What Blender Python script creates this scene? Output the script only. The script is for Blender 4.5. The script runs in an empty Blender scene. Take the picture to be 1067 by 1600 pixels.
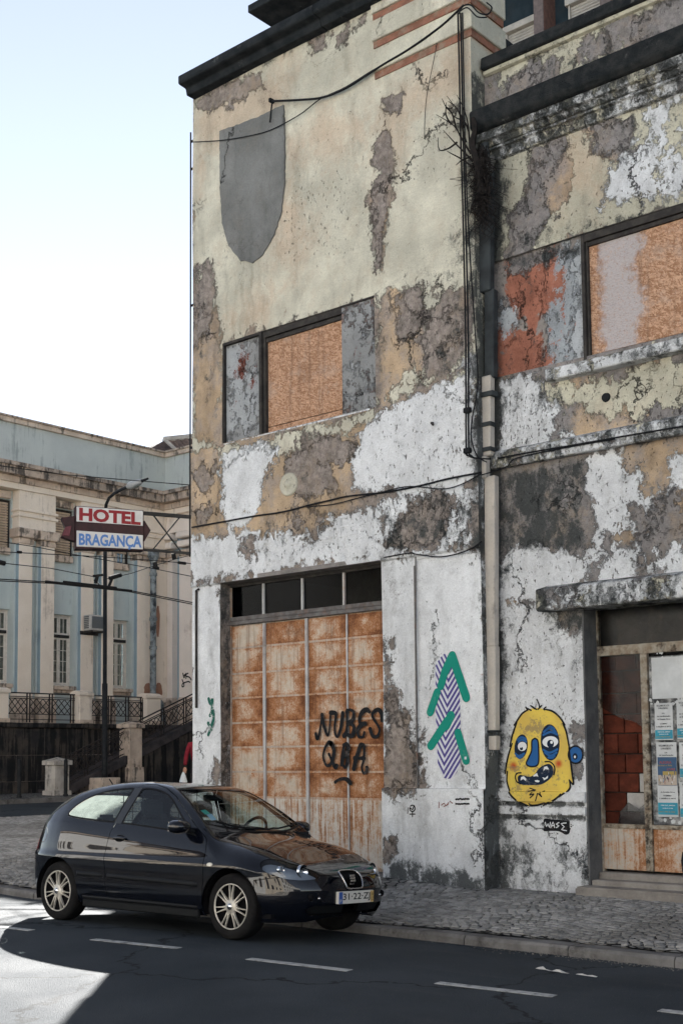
import bpy, bmesh, math, random
import numpy as np
from mathutils import Vector, Matrix
random.seed(7)
rng = np.random.default_rng(11)
S = bpy.context.scene
COL = S.collection

# ------------------------------------------------------------------ camera
F_PX, CX, CY, HC = 1950.0, 533.5, 1017.0, 1.62          # focal length and principal point for a 1067 x 1600 picture, eye height
WR = np.array([[0.7590, 0.0624, -0.6481], [0.6510, -0.0577, 0.7569], [-0.0098, 0.9964, 0.0845]])
u_, s_, v_ = np.linalg.svd(WR); WR = u_ @ v_            # world <- camera (right, up, forward)
cd = bpy.data.cameras.new('camera'); cam = bpy.data.objects.new('camera', cd); COL.objects.link(cam)
cd.sensor_fit = 'VERTICAL'; cd.sensor_height = 36.0; cd.lens = F_PX / 1600 * 36
cd.shift_x = 0.0; cd.shift_y = (CY - 800) / 1600; cd.clip_start = 0.1; cd.clip_end = 2000
m3 = Matrix(((WR[0][0], WR[0][1], -WR[0][2]), (WR[1][0], WR[1][1], -WR[1][2]), (WR[2][0], WR[2][1], -WR[2][2])))
cam.matrix_world = Matrix.Translation((0, 0, HC)) @ m3.to_4x4()
S.camera = cam

# ------------------------------------------------------------------ light
SUN_EL = math.radians(25.3); SUN_AZ = (-0.6755, 0.7374)      # towards the sun: behind the houses, to the left
w = bpy.data.worlds.new('World'); S.world = w; w.use_nodes = True
wn = w.node_tree.nodes; wl = w.node_tree.links; wn.clear()
sky = wn.new('ShaderNodeTexSky'); sky.sky_type = 'NISHITA'; sky.sun_disc = False
sky.sun_elevation = SUN_EL; sky.sun_rotation = math.atan2(SUN_AZ[0], SUN_AZ[1])
sky.air_density = 1.0; sky.dust_density = 0.0; sky.altitude = 2500; sky.ozone_density = 1.0
hsv = wn.new('ShaderNodeHueSaturation'); hsv.inputs['Saturation'].default_value = 0.5
bg = wn.new('ShaderNodeBackground'); bg.inputs['Strength'].default_value = 0.05
wo = wn.new('ShaderNodeOutputWorld')
wl.new(sky.outputs[0], hsv.inputs['Color']); wl.new(hsv.outputs[0], bg.inputs['Color']); wl.new(bg.outputs[0], wo.inputs['Surface'])
sd = bpy.data.lights.new('sun', 'SUN'); sd.energy = 4.8; sd.angle = math.radians(0.5); sd.color = (1.0, 0.975, 0.935)
sun = bpy.data.objects.new('sun', sd); COL.objects.link(sun)
ds = Vector((SUN_AZ[0] * math.cos(SUN_EL), SUN_AZ[1] * math.cos(SUN_EL), math.sin(SUN_EL)))
sun.rotation_euler = ds.to_track_quat('Z', 'Y').to_euler(); sun.location = ds * 60
S.view_settings.view_transform = 'Standard'; S.view_settings.look = 'None'
S.view_settings.gamma = 1.0; S.view_settings.exposure = 2.34; S.view_settings.use_curve_mapping = False
S.render.engine = 'CYCLES'
S.cycles.max_bounces = 8; S.cycles.diffuse_bounces = 4; S.cycles.transparent_max_bounces = 16

# ------------------------------------------------------------------ helpers
def P(px, py, **k):
    """point of the photograph carried onto a wall or ground plane of the place"""
    r = WR @ np.array([(px - CX) / F_PX, -(py - CY) / F_PX, 1.0])
    if 'Y' in k: t = k['Y'] / r[1]
    elif 'X' in k: t = k['X'] / r[0]
    elif 'D' in k: t = k['D']
    else: t = (k['Z'] - HC) / r[2]
    return Vector((r[0] * t, r[1] * t, HC + r[2] * t))

def tag(o, label=None, cat=None, group=None, kind=None):
    if label: o['label'] = label
    if cat: o['category'] = cat
    if group: o['group'] = group
    if kind: o['kind'] = kind
    return o
def thing(name, label, cat, loc=(0, 0, 0), group=None):
    o = bpy.data.objects.new(name, None); COL.objects.link(o); o.location = loc
    o.empty_display_size = 0.2
    return tag(o, label, cat, group)

class MB:
    def __init__(s): s.v = []; s.f = []; s.uv = None
    def add(s, vs, fs):
        n = len(s.v); s.v += [tuple(map(float, q)) for q in vs]; s.f += [tuple(i + n for i in f) for f in fs]; return s
    def box(s, x0, x1, y0, y1, z0, z1):
        if x0 > x1: x0, x1 = x1, x0
        if y0 > y1: y0, y1 = y1, y0
        if z0 > z1: z0, z1 = z1, z0
        return s.add([(x0, y0, z0), (x1, y0, z0), (x1, y1, z0), (x0, y1, z0), (x0, y0, z1), (x1, y0, z1), (x1, y1, z1), (x0, y1, z1)],
                     [(0, 3, 2, 1), (4, 5, 6, 7), (0, 1, 5, 4), (1, 2, 6, 5), (2, 3, 7, 6), (3, 0, 4, 7)])
    def obox(s, p, q, wd, ht, up=(0, 0, 1)):
        """bar from p to q, wd across, ht along up"""
        p = Vector(p); q = Vector(q); d = (q - p).normalized(); u = Vector(up)
        a = d.cross(u)
        if a.length < 1e-5: a = d.cross(Vector((1, 0, 0)))
        a.normalize(); b = a.cross(d).normalized(); a *= wd / 2; b *= ht / 2
        vs = [p - a - b, p + a - b, p + a + b, p - a + b, q - a - b, q + a - b, q + a + b, q - a + b]
        return s.add(vs, [(0, 1, 2, 3), (7, 6, 5, 4), (0, 4, 5, 1), (1, 5, 6, 2), (2, 6, 7, 3), (3, 7, 4, 0)])
    def tube(s, pts, r, n=8, cap=True):
        pts = [Vector(p) for p in pts]; N = len(pts); rs = r if isinstance(r, (list, tuple)) else [r] * N
        base = len(s.v); prev = None
        for i, p in enumerate(pts):
            d = (pts[min(i + 1, N - 1)] - pts[max(i - 1, 0)]).normalized()
            if prev is None:
                a = d.cross(Vector((0, 0, 1)))
                if a.length < 1e-3: a = d.cross(Vector((1, 0, 0)))
            else: a = prev - d * prev.dot(d)
            a.normalize(); prev = a; b = d.cross(a)
            for k in range(n):
                t = 2 * math.pi * k / n; s.v.append(tuple(p + (a * math.cos(t) + b * math.sin(t)) * rs[i]))
        for i in range(N - 1):
            for k in range(n):
                k2 = (k + 1) % n; s.f.append((base + i * n + k, base + i * n + k2, base + (i + 1) * n + k2, base + (i + 1) * n + k))
        if cap:
            s.f.append(tuple(base + k for k in range(n))[::-1]); s.f.append(tuple(base + (N - 1) * n + k for k in range(n)))
        return s
    def prism(s, poly, fa, fb):
        """polygon (list of 2d) put through fa(p) and fb(p) -> closed prism"""
        n = len(poly); A = [fa(p) for p in poly]; B = [fb(p) for p in poly]
        return s.add(A + B, [tuple(range(n)), tuple(range(2 * n - 1, n - 1, -1))] + [(i, i + n, (i + 1) % n + n, (i + 1) % n) for i in range(n)])
    def lathe(s, prof, c, axis='Y', n=24, a0=0, a1=2 * math.pi):
        """prof: (r, h) list turned about axis through c"""
        base = len(s.v); full = abs(a1 - a0 - 2 * math.pi) < 1e-6; m = n if full else n + 1
        for i in range(m):
            t = a0 + (a1 - a0) * i / n; ct, st = math.cos(t), math.sin(t)
            for r, h in prof:
                if axis == 'Y': q = (c[0] + r * ct, c[1] + h, c[2] + r * st)
                elif axis == 'Z': q = (c[0] + r * ct, c[1] + r * st, c[2] + h)
                else: q = (c[0] + h, c[1] + r * ct, c[2] + r * st)
                s.v.append(q)
        k = len(prof)
        for i in range(n):
            j = (i + 1) % m
            for q in range(k - 1): s.f.append((base + i * k + q, base + i * k + q + 1, base + j * k + q + 1, base + j * k + q))
        return s

def mesh(name, v, f):
    me = bpy.data.meshes.new(name); me.from_pydata(v, [], f); me.update(); return me
def fixn(me, bev=0.0, seg=1, weld=False):
    bm = bmesh.new(); bm.from_mesh(me)
    if weld: bmesh.ops.remove_doubles(bm, verts=bm.verts, dist=1e-5)
    bmesh.ops.recalc_face_normals(bm, faces=bm.faces)
    if bev > 0:
        es = [e for e in bm.edges if len(e.link_faces) == 2 and e.calc_face_angle(0) > 0.6]
        bmesh.ops.bevel(bm, geom=es, offset=bev, segments=seg, affect='EDGES', clamp_overlap=True)
    bm.to_mesh(me); bm.free()
def put(name, me, mat, parent=None, loc=None, smooth=False):
    o = bpy.data.objects.new(name, me); COL.objects.link(o)
    if mat is not None and not me.materials: me.materials.append(mat)
    if parent: o.parent = parent
    if loc is not None: o.location = loc
    if smooth: me.polygons.foreach_set('use_smooth', [True] * len(me.polygons))
    return o
def wloc(o):
    l = Vector((0, 0, 0))
    while o is not None: l += Vector(o.location); o = o.parent
    return l
def build(name, mb, mat, parent=None, bev=0.0, seg=1, smooth=False, weld=False, fix=True):
    """world-space MB -> one mesh object; children get their coordinates relative to the parent, top-level meshes sit at their own base"""
    V = np.array(mb.v, float)
    if parent: off = np.array(wloc(parent))
    else:
        off = np.array([(V[:, 0].min() + V[:, 0].max()) / 2, (V[:, 1].min() + V[:, 1].max()) / 2, V[:, 2].min()])
    me = mesh(name, (V - off).tolist(), mb.f)
    if fix: fixn(me, bev, seg, weld)
    return put(name, me, mat, parent, None if parent else off, smooth)
def struct(name, mb, mat, **k):
    o = build(name, mb, mat, **k); o['kind'] = 'structure'; return o
def dup(o, parent=None, **k):
    c = o.copy(); COL.objects.link(c); c.parent = parent
    for ch in o.children: dup(ch, c)
    return c

# ---- flat painting helpers (2d polygons on a wall)
def spline(pts, closed=False, n=8):
    pts = [np.array(p, float) for p in pts]; N = len(pts); out = []
    for i in range(N if closed else N - 1):
        g = lambda j: pts[j % N] if closed else pts[min(max(j, 0), N - 1)]
        a, b, c, d = g(i - 1), g(i), g(i + 1), g(i + 2)
        for k in range(n):
            t = k / n; out.append(0.5 * ((2 * b) + (c - a) * t + (2 * a - 5 * b + 4 * c - d) * t * t + (3 * b - a - 3 * c + d) * t ** 3))
    if not closed: out.append(pts[-1])
    return out
def ribbon(mb, pts, wd, lift, taper=None):
    """round-ended brush stroke: pts 2d, lift(x, z) -> 3d"""
    pts = [np.array(p, float) for p in pts]; N = len(pts); L = []; R = []
    for i in range(N):
        d = pts[min(i + 1, N - 1)] - pts[max(i - 1, 0)]; d /= (np.linalg.norm(d) + 1e-9); nn = np.array([-d[1], d[0]])
        w_ = wd * (taper(i / (N - 1)) if taper else 1) / 2
        L.append(pts[i] + nn * w_); R.append(pts[i] - nn * w_)
    vs = [lift(*q) for q in L + R]; fs = [(i, i + 1, N + i + 1, N + i) for i in range(N - 1)]
    mb.add(vs, fs)
    for e, d in ((0, pts[0] - pts[1]), (N - 1, pts[-1] - pts[-2])):
        a = math.atan2(d[1], d[0]); w_ = wd * (taper(e / (N - 1)) if taper else 1) / 2
        fan = [pts[e] + w_ * np.array([math.cos(a + t), math.sin(a + t)]) for t in np.linspace(-math.pi / 2, math.pi / 2, 7)]
        mb.add([lift(*q) for q in fan], [tuple(range(7))])
    return mb
def polyfill(mb, poly, lift):
    from mathutils.geometry import tessellate_polygon
    tr = tessellate_polygon([[Vector((p[0], p[1], 0)) for p in poly]])
    return mb.add([lift(*p) for p in poly], [tuple(t) for t in tr])
def sdf_poly(pts, poly):
    """signed distance, positive inside"""
    poly = np.asarray(poly, float); d = np.full(len(pts), 1e9); ins = np.zeros(len(pts), bool); n = len(poly)
    for i in range(n):
        a, b = poly[i], poly[(i + 1) % n]; ab = b - a; ap = pts - a
        t = np.clip((ap @ ab) / (ab @ ab + 1e-12), 0, 1)
        d = np.minimum(d, np.hypot(*(ap - t[:, None] * ab).T))
        c = (a[1] > pts[:, 1]) != (b[1] > pts[:, 1])
        with np.errstate(divide='ignore', invalid='ignore'):
            xi = a[0] + (pts[:, 1] - a[1]) / (b[1] - a[1]) * ab[0]
        ins ^= c & (pts[:, 0] < xi)
    return np.where(ins, d, -d)
def text_mesh(s, size, bold=0.0):
    cu = bpy.data.curves.new('lettering', 'FONT'); cu.body = s; cu.size = size; cu.offset = bold
    cu.align_x = 'CENTER'; cu.align_y = 'CENTER'; cu.resolution_u = 3
    o = bpy.data.objects.new('lettering', cu); COL.objects.link(o)
    dg = bpy.context.evaluated_depsgraph_get(); dg.update()
    me = bpy.data.meshes.new_from_object(o.evaluated_get(dg)); bpy.data.objects.remove(o); bpy.data.curves.remove(cu)
    return me
def text_part(name, s, width, height, org, ux, uy, mat, parent, bold=0.0, depth=0.0):
    """lettering stretched to width x height, centred at org, running along ux and standing along uy"""
    me = text_mesh(s, 1.0, bold); V = np.array([v.co for v in me.vertices]); lo, hi = V.min(0), V.max(0); c = (lo + hi) / 2
    sc = np.array([width / (hi[0] - lo[0]), height / (hi[1] - lo[1])]); ux = np.array(ux, float); uy = np.array(uy, float); off = np.array(wloc(parent))
    W = np.array(org, float) + np.outer((V[:, 0] - c[0]) * sc[0], ux) + np.outer((V[:, 1] - c[1]) * sc[1], uy)
    fs = [tuple(p.vertices) for p in me.polygons]; bpy.data.meshes.remove(me)
    return put(name, mesh(name, (W - off).tolist(), fs), mat, parent)

# ---- node helpers
class NT:
    def __init__(s, name, rough=0.8):
        s.m = bpy.data.materials.new(name); s.m.use_nodes = True; s.t = s.m.node_tree; s.b = s.t.nodes['Principled BSDF']
        s.b.inputs['Roughness'].default_value = rough; s._p = None
        if rough > .45: s.b.inputs['Specular IOR Level'].default_value = .10
    def n(s, t): return s.t.nodes.new(t)
    def l(s, a, b):
        if isinstance(a, (int, float)):
            b.default_value = a
        elif isinstance(a, (tuple, list)):
            b.default_value = tuple(a) + (1,) if len(a) == 3 and b.type == 'RGBA' else a
        else: s.t.links.new(a, b)
    @property
    def pos(s):
        if s._p is None: s._p = s.n('ShaderNodeNewGeometry').outputs['Position']
        return s._p
    def gen(s): return s.n('ShaderNodeTexCoord').outputs['Generated']
    def obj(s): return s.n('ShaderNodeTexCoord').outputs['Object']
    def rnd(s): return s.n('ShaderNodeObjectInfo').outputs['Random']
    def attr(s, name, out='Fac'):
        a = s.n('ShaderNodeAttribute'); a.attribute_name = name; return a.outputs[out]
    def mapv(s, v, scale=(1, 1, 1), loc=(0, 0, 0), rot=(0, 0, 0)):
        m = s.n('ShaderNodeMapping'); s.l(v, m.inputs['Vector']); m.inputs['Scale'].default_value = scale; m.inputs['Location'].default_value = loc; m.inputs['Rotation'].default_value = rot
        return m.outputs[0]
    def noise(s, v, scale, detail=4, rough=0.55, dist=0.0, out='Fac'):
        x = s.n('ShaderNodeTexNoise'); s.l(v, x.inputs['Vector']); x.inputs['Scale'].default_value = scale; x.inputs['Detail'].default_value = detail
        x.inputs['Roughness'].default_value = rough; x.inputs['Distortion'].default_value = dist; return x.outputs[out]
    def vor(s, v, scale, feature='F1', out='Distance', rand=1.0):
        x = s.n('ShaderNodeTexVoronoi'); x.feature = feature; s.l(v, x.inputs['Vector']); x.inputs['Scale'].default_value = scale; x.inputs['Randomness'].default_value = rand; return x.outputs[out]
    def math(s, op, a, b=0.0, c=None, clamp=False):
        x = s.n('ShaderNodeMath'); x.operation = op; x.use_clamp = clamp; s.l(a, x.inputs[0]); s.l(b, x.inputs[1])
        if c is not None: s.l(c, x.inputs[2])
        return x.outputs[0]
    def step(s, v, lo, hi, a=0.0, b=1.0):
        x = s.n('ShaderNodeMapRange'); x.interpolation_type = 'SMOOTHSTEP'; s.l(v, x.inputs[0]); s.l(lo, x.inputs[1]); s.l(hi, x.inputs[2]); s.l(a, x.inputs[3]); s.l(b, x.inputs[4]); return x.outputs[0]
    def mix(s, f, a, b, mode='MIX'):
        x = s.n('ShaderNodeMix'); x.data_type = 'RGBA'; x.blend_type = mode; s.l(f, x.inputs[0]); s.l(a, x.inputs[6]); s.l(b, x.inputs[7]); return x.outputs[2]
    def vadd(s, a, b):
        x = s.n('ShaderNodeVectorMath'); x.operation = 'ADD'; s.l(a, x.inputs[0]); s.l(b, x.inputs[1]); return x.outputs[0]
    def vscale(s, a, k):
        x = s.n('ShaderNodeVectorMath'); x.operation = 'SCALE'; s.l(a, x.inputs[0]); x.inputs['Scale'].default_value = k; return x.outputs[0]
    def sep(s, v):
        x = s.n('ShaderNodeSeparateXYZ'); s.l(v, x.inputs[0]); return x.outputs
    def col(s, c): s.l(c, s.b.inputs['Base Color']); return s
    def rough(s, c): s.l(c, s.b.inputs['Roughness']); return s
    def bump(s, h, dist=0.01, strength=1.0):
        x = s.n('ShaderNodeBump'); s.l(h, x.inputs['Height']); x.inputs['Distance'].default_value = dist; x.inputs['Strength'].default_value = strength
        s.t.links.new(x.outputs[0], s.b.inputs['Normal']); return s

def worn(name, c1, c2=None, scale=6, rough=0.8, bump=0.004, dirt=0.5, dirtc=(0.04, 0.042, 0.04), dirt_lo=0.55, metal=0.0, streak=0.0, rvar=0.0, fine=40):
    """two-tone worn surface with blotches of dirt and fine grain"""
    t = NT(name, rough); c2 = c2 or tuple(x * 0.72 for x in c1)
    a = t.noise(t.pos, scale, 6, 0.62); c = t.mix(t.step(a, 0.35, 0.65), c1, c2)
    g = t.noise(t.mapv(t.pos, loc=(3.1, 7.7, 1.3)), scale * 0.6, 9, 0.72)
    if streak > 0:
        st = t.noise(t.mapv(t.pos, (7, 7, 0.5)), 1.0, 5, 0.6); g = t.math('ADD', g, t.math('MULTIPLY', t.math('SUBTRACT', st, 0.5), streak))
    c = t.mix(t.math('MULTIPLY', t.step(g, dirt_lo, dirt_lo + 0.16), dirt), c, dirtc)
    fn = t.noise(t.pos, fine, 5, 0.7); c = t.mix(0.5, c, t.mix(fn, (0.6, 0.6, 0.6), (1.35, 1.35, 1.35)), 'MULTIPLY') if fine else c
    if rvar > 0: c = t.mix(1.0, c, t.mix(t.rnd(), (1 - rvar,) * 3, (1 + rvar,) * 3), 'MULTIPLY')
    t.col(c); t.b.inputs['Metallic'].default_value = metal
    if bump: t.bump(t.math('ADD', fn, t.math('MULTIPLY', g, 1.5)), bump)
    return t.m
def flat(name, c, rough=0.6, metal=0.0, var=0.12, scale=30):
    t = NT(name, rough); n = t.noise(t.pos, scale, 5, 0.65); t.col(t.mix(n, tuple(x * (1 - var * 2) for x in c), tuple(x * (1 + var * 2) for x in c))); t.b.inputs['Metallic'].default_value = metal
    return t.m
# ------------------------------------------------------------------ ground
YA, YB = 11.635, 11.90                                   # street fronts of the two derelict houses
XL = P(301, 600, Y=YA).x; XR = -7.88                     # left and right ends of the taller one
def slope(x): return 0.033 * max(0.0, -x - 13)
def ky(x): return float(np.interp(x, [-22, -13.7, -9, 10], [9.28, 9.34, 9.53, 9.53]))
def gz(x, y): return min(slope(x), .95) - 0.060 * max(0.0, min(y, 9.6) - 7.75) * float(np.interp(x, [-21, -14], [0, 1]))   # the road falls to its gutter
def kt(x): return gz(x, 9.6) + float(np.interp(x, [-12.4, -11.9, -7.95, -7.15], [0.095, 0.07, 0.07, 0.085]))
def zb(x): return slope(x) + float(np.interp(x, [-20, -13, -9.3, -7.9, -5], [0.11, 0.22, 0.215, 0.14, 0.13]))
def pz(x, y):
    k = min(1, max(0, (y - ky(x)) / (YA - ky(x)))); return kt(x) * (1 - k) + zb(x) * k

def asphalt():
    t = NT('asphalt', 0.55); t.b.inputs['Specular IOR Level'].default_value = .085
    a = t.noise(t.pos, 220, 3, 0.8); b = t.noise(t.pos, 0.9, 6, 0.6); c = t.noise(t.mapv(t.pos, (0.35, 2.2, 1)), 1.0, 5, 0.6); v = t.vor(t.pos, 95)
    k = t.mix(t.step(b, 0.3, 0.7), (0.031, 0.038, 0.045), (0.054, 0.062, 0.070)); k = t.mix(t.math('MULTIPLY', t.step(c, 0.55, 0.75), 0.45), k, (0.066, 0.070, 0.074))
    k = t.mix(1.0, k, t.mix(a, (0.15, 0.15, 0.15), (2.0, 2.0, 2.0)), 'MULTIPLY')
    k = t.mix(t.math('MULTIPLY', t.step(t.noise(t.pos, 60, 2, 0.6), 0.66, 0.72), 0.6), k, (0.17, 0.17, 0.165))
    cr = t.vor(t.vadd(t.pos, t.vscale(t.noise(t.pos, 1.6, 5, 0.6, out='Color'), 0.9)), 0.35, 'DISTANCE_TO_EDGE')
    k = t.mix(t.math('MULTIPLY', t.step(cr, 0.012, 0.0), 0.8), k, (0.012, 0.013, 0.014))
    t.col(k); t.rough(t.step(b, 0.3, 0.7, 0.70, 0.85)); t.bump(t.math('ADD', a, t.math('MULTIPLY', v, 0.8)), 0.006); return t.m
M_asphalt = asphalt()
xs = sorted(set(np.round(np.concatenate([np.linspace(-300, -40, 8), np.arange(-40, 16, 2.0), [-13], np.linspace(20, 200, 8)]), 3)))
ys = sorted(set(np.round(np.concatenate([np.linspace(-200, -20, 6), np.arange(-16, 44, 3.0), [7.75, 8.4, 9.6], np.linspace(60, 300, 6)]), 3)))
g = MB(); nx = len(xs)
for y in ys:
    for x in xs: g.v.append((x, y, gz(x, y)))
for j in range(len(ys) - 1):
    for i in range(nx - 1): g.f.append((j * nx + i, j * nx + i + 1, (j + 1) * nx + i + 1, (j + 1) * nx + i))
struct('road', g, M_asphalt, smooth=True, fix=False)

def cobble_mat(name, joints=True):
    t = NT(name, 0.62)
    wv = t.vadd(t.pos, t.vscale(t.noise(t.pos, 0.8, 2, 0.5, out='Color'), 0.25))
    e = t.vor(wv, 9.0, 'DISTANCE_TO_EDGE'); cc = t.vor(wv, 9.0, 'F1', 'Color')
    tone = t.mix(t.sep(cc)[0], (0.17, 0.168, 0.16), (0.30, 0.295, 0.28)); big = t.noise(t.pos, 0.7, 5, 0.6)
    tone = t.mix(t.math('MULTIPLY', t.step(big, 0.45, 0.7), 0.5), tone, (0.13, 0.125, 0.115))
    k = t.mix(t.step(e, 0.05, 0.13), (0.014, 0.014, 0.014), tone); t.col(k); t.bump(t.step(e, 0.0, 0.14), 0.02); return t.m
M_cob = cobble_mat('cobbled_paving')
pv = MB(); px_ = list(np.arange(-22.6, 12.01, 0.45))
py_ = [0.0, 0.25, 0.5, 0.75, 1.0]
def paving(mb, xs, yfun0, yfun1, n):
    b = len(mb.v)
    for x in xs:
        for k in range(n + 1):
            y = yfun0(x) + (yfun1(x) - yfun0(x)) * k / n; mb.v.append((x, y, pz(x, y)))
    for i in range(len(xs) - 1):
        for k in range(n): mb.f.append((b + i * (n + 1) + k, b + (i + 1) * (n + 1) + k, b + (i + 1) * (n + 1) + k + 1, b + i * (n + 1) + k + 1))
paving(pv, px_, lambda x: ky(x) + 0.19, lambda x: YB + 0.6 if x > XL - 0.1 else 60, 10)
pave = struct('pavement', pv, M_cob, smooth=True, fix=False)

# stones of the pavement, set in wavy courses
stone_mat = NT('limestone_sett', 0.55)
_t = stone_mat.attr('tone', 'Fac'); _c = stone_mat.mix(_t, (0.17, 0.17, 0.165), (0.34, 0.335, 0.325))
_c = stone_mat.mix(stone_mat.math('MULTIPLY', stone_mat.step(stone_mat.noise(stone_mat.pos, 0.8, 6, 0.65), 0.46, 0.66), 0.55), _c, (0.10, 0.097, 0.09))
_c = stone_mat.mix(1.0, _c, stone_mat.mix(stone_mat.noise(stone_mat.pos, 60, 4, 0.7), (0.6,) * 3, (1.4,) * 3), 'MULTIPLY')
stone_mat.col(_c); stone_mat.bump(stone_mat.noise(stone_mat.pos, 50, 4, 0.6), 0.004); M_stone = stone_mat.m
spots = []
def course(x0, x1, y0, y1, ok):
    j = 0; y = y0
    while y < y1:
        x = x0 + (0.05 if j % 2 else 0) + random.uniform(-.02, .02)
        while x < x1:
            wd = random.uniform(0.062, 0.092)
            yy = y + 0.13 * math.sin((x + wd / 2) * 2 * math.pi / 1.7) + 0.05 * math.sin(x * 1.1)
            if ok(x + wd / 2, yy): spots.append((x + wd / 2, yy, wd, random.uniform(0.062, 0.077), math.atan(0.13 * 2 * math.pi / 1.7 * math.cos((x + wd / 2) * 2 * math.pi / 1.7)) * 0.8))
            x += wd + random.uniform(0.009, 0.018)
        y += 0.086; j += 1
course(-8.9, -4.1, 9.4, 11.9, lambda x, y: ky(x) + 0.25 < y < (YA if x < XR + 0.05 else YB) - 0.10)
course(-22.5, -12.4, 9.2, 17.0, lambda x, y: y > ky(x) + 0.25 and -1.60 * y < x < -1.14 * y and (x < XL - 0.1 or y < YA - 0.1))
def sett(x, y, wd, dp, a, dz=0.0):
    z = pz(x, y); ca, sa = math.cos(a), math.sin(a); vs = []
    j = [(random.uniform(-.009, .009), random.uniform(-.009, .009)) for _ in range(4)]
    tl = [random.uniform(-.0022, .0022) for _ in range(4)]; h = random.uniform(0.010, 0.015)
    for lvl, ins in ((-0.02, 0.0), (h - 0.006, 0.0), (h, 0.013)):
        for k, (sx, sy) in enumerate(((-1, -1), (1, -1), (1, 1), (-1, 1))):
            lx = sx * (wd / 2 - ins) + j[k][0]; ly = sy * (dp / 2 - ins) + j[k][1]
            vs.append((x + lx * ca - ly * sa, y + lx * sa + ly * ca, z + lvl + (tl[k] if lvl > 0 else 0)))
    fs = [(8, 9, 10, 11)]
    for b in (0, 4):
        for k in range(4): fs.append((b + k, b + (k + 1) % 4, b + 4 + (k + 1) % 4, b + 4 + k))
    return vs, fs
spots.sort(key=lambda s: -1.0 / (s[0] ** 2 + s[1] ** 2) if s[0] > -8.0 else 0)
def settone(me, vals):
    a = me.attributes.new('tone', 'FLOAT', 'FACE'); a.data.foreach_set('value', vals)
for s_ in spots[:300]:
    vs, fs = sett(*s_); me = mesh('cobblestone', (np.array(vs) - np.array(vs[0])).tolist(), fs); settone(me, [random.random()] * len(fs))
    o = put('cobblestone', me, M_stone, pave, Vector(vs[0]) - wloc(pave))
mb = MB(); tn = []
for s_ in spots[300:]:
    vs, fs = sett(*s_); mb.add(vs, fs); tn += [random.random()] * len(fs)
me = mesh('cobblestones', (np.array(mb.v) - np.array(wloc(pave))).tolist(), mb.f); settone(me, tn)
o = put('cobblestones', me, M_stone, pave); o['kind'] = 'stuff'

# kerb: single stones
M_kerb = worn('kerb_limestone', (0.20, 0.195, 0.19), (0.125, 0.12, 0.115), 3, 0.75, 0.006, 0.8, (0.05, 0.046, 0.042), 0.50)
kb = thing('kerb', None, None, (-9, ky(-9), 0)); kb['kind'] = 'structure'
x = -22.6
while x < 10:
    L = random.uniform(0.9, 1.25); x2 = x + L - 0.012; q = MB(); n = 4
    for i in range(n + 1):
        xx = x + (x2 - x) * i / n; y0 = ky(xx); t_ = kt(xx); jj = random.uniform(-.006, .006)
        q.v += [(xx, y0 - .005 + jj, gz(xx, 9.6) - .06), (xx, y0 + jj, t_ - .022 + jj), (xx, y0 + .02, t_ + .003), (xx, y0 + .215, t_ + .003 + jj), (xx, y0 + .215, t_ - .1)]
    for i in range(n):
        for k in range(4): q.f.append((i * 5 + k, i * 5 + k + 1, (i + 1) * 5 + k + 1, (i + 1) * 5 + k))
    q.f += [(0, 1, 2, 3, 4), tuple(n * 5 + k for k in (4, 3, 2, 1, 0))]
    build('kerb_stone', q, M_kerb, kb); x += L
# lane dashes
M_line = worn('road_paint', (0.42, 0.43, 0.43), (0.30, 0.31, 0.31), 14, 0.7, 0.002, 0.75, (0.06, 0.063, 0.066), 0.50, fine=120)
def dash(a, b, wd):
    a = P(*a, Z=0); b = P(*b, Z=0); d = (b - a).normalized(); n_ = Vector((-d.y, d.x, 0)); m = MB()
    pts = [a + n_ * wd / 2, a - n_ * wd / 2, b - n_ * wd / 2, b + n_ * wd / 2]
    m.add([(p.x, p.y, 0.005) for p in pts] + [(p.x, p.y, 0.001) for p in pts], [(0, 1, 2, 3), (0, 4, 5, 1), (1, 5, 6, 2), (2, 6, 7, 3), (3, 7, 4, 0)])
    struct('lane_marking', m, M_line)
for a, b in (((-30, 1445), (50, 1454)), ((146, 1468), (280, 1482)), ((389, 1498.5), (546, 1517)), ((683, 1536), (866, 1557)), ((1030, 1579), (1250, 1604))): dash(a, b, 0.085)
# dusty streak and torn strip of paper in the gutter
M_dust = flat('gutter_dust', (0.20, 0.19, 0.17), 0.9, var=0.3)
m = MB()
for k in range(260):
    c = P(random.gauss(845, 95), 0, Z=0) if 0 else Vector((random.gauss(-5.15, 0.75), ky(-5) - 0.05 - abs(random.gauss(0, 0.09)), gz(-5, 9.45))); r = random.uniform(.003, .012); a = random.random() * 6
    m.add([(c.x + r * math.cos(a + i * 2.1), c.y + r * math.sin(a + i * 2.1), gz(c.x, c.y) + .003 + (0.006 if i == 1 else 0)) for i in range(3)] + [(c.x, c.y, gz(c.x, c.y) + 0.01)], [(0, 1, 3), (1, 2, 3), (2, 0, 3)])
o = struct('gutter_grit', m, M_dust, fix=False); o['kind'] = 'stuff'
M_paper = flat('litter_paper', (0.62, 0.60, 0.55), 0.8)
m = MB(); pa = P(838, 1515, Z=-.05); pb = P(888, 1524, Z=-.05)
pts = [pa.lerp(pb, i / 7) for i in range(8)]
for i, p in enumerate(pts):
    w_ = 0.02 + 0.012 * math.sin(i * 2.3); m.v += [(p.x, p.y + w_, gz(p.x, p.y + w_) + 0.012 + 0.012 * math.sin(i * 1.7)), (p.x, p.y - w_, gz(p.x, p.y - w_) + 0.006)]
for i in range(7): m.f.append((2 * i, 2 * i + 1, 2 * i + 3, 2 * i + 2))
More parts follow.
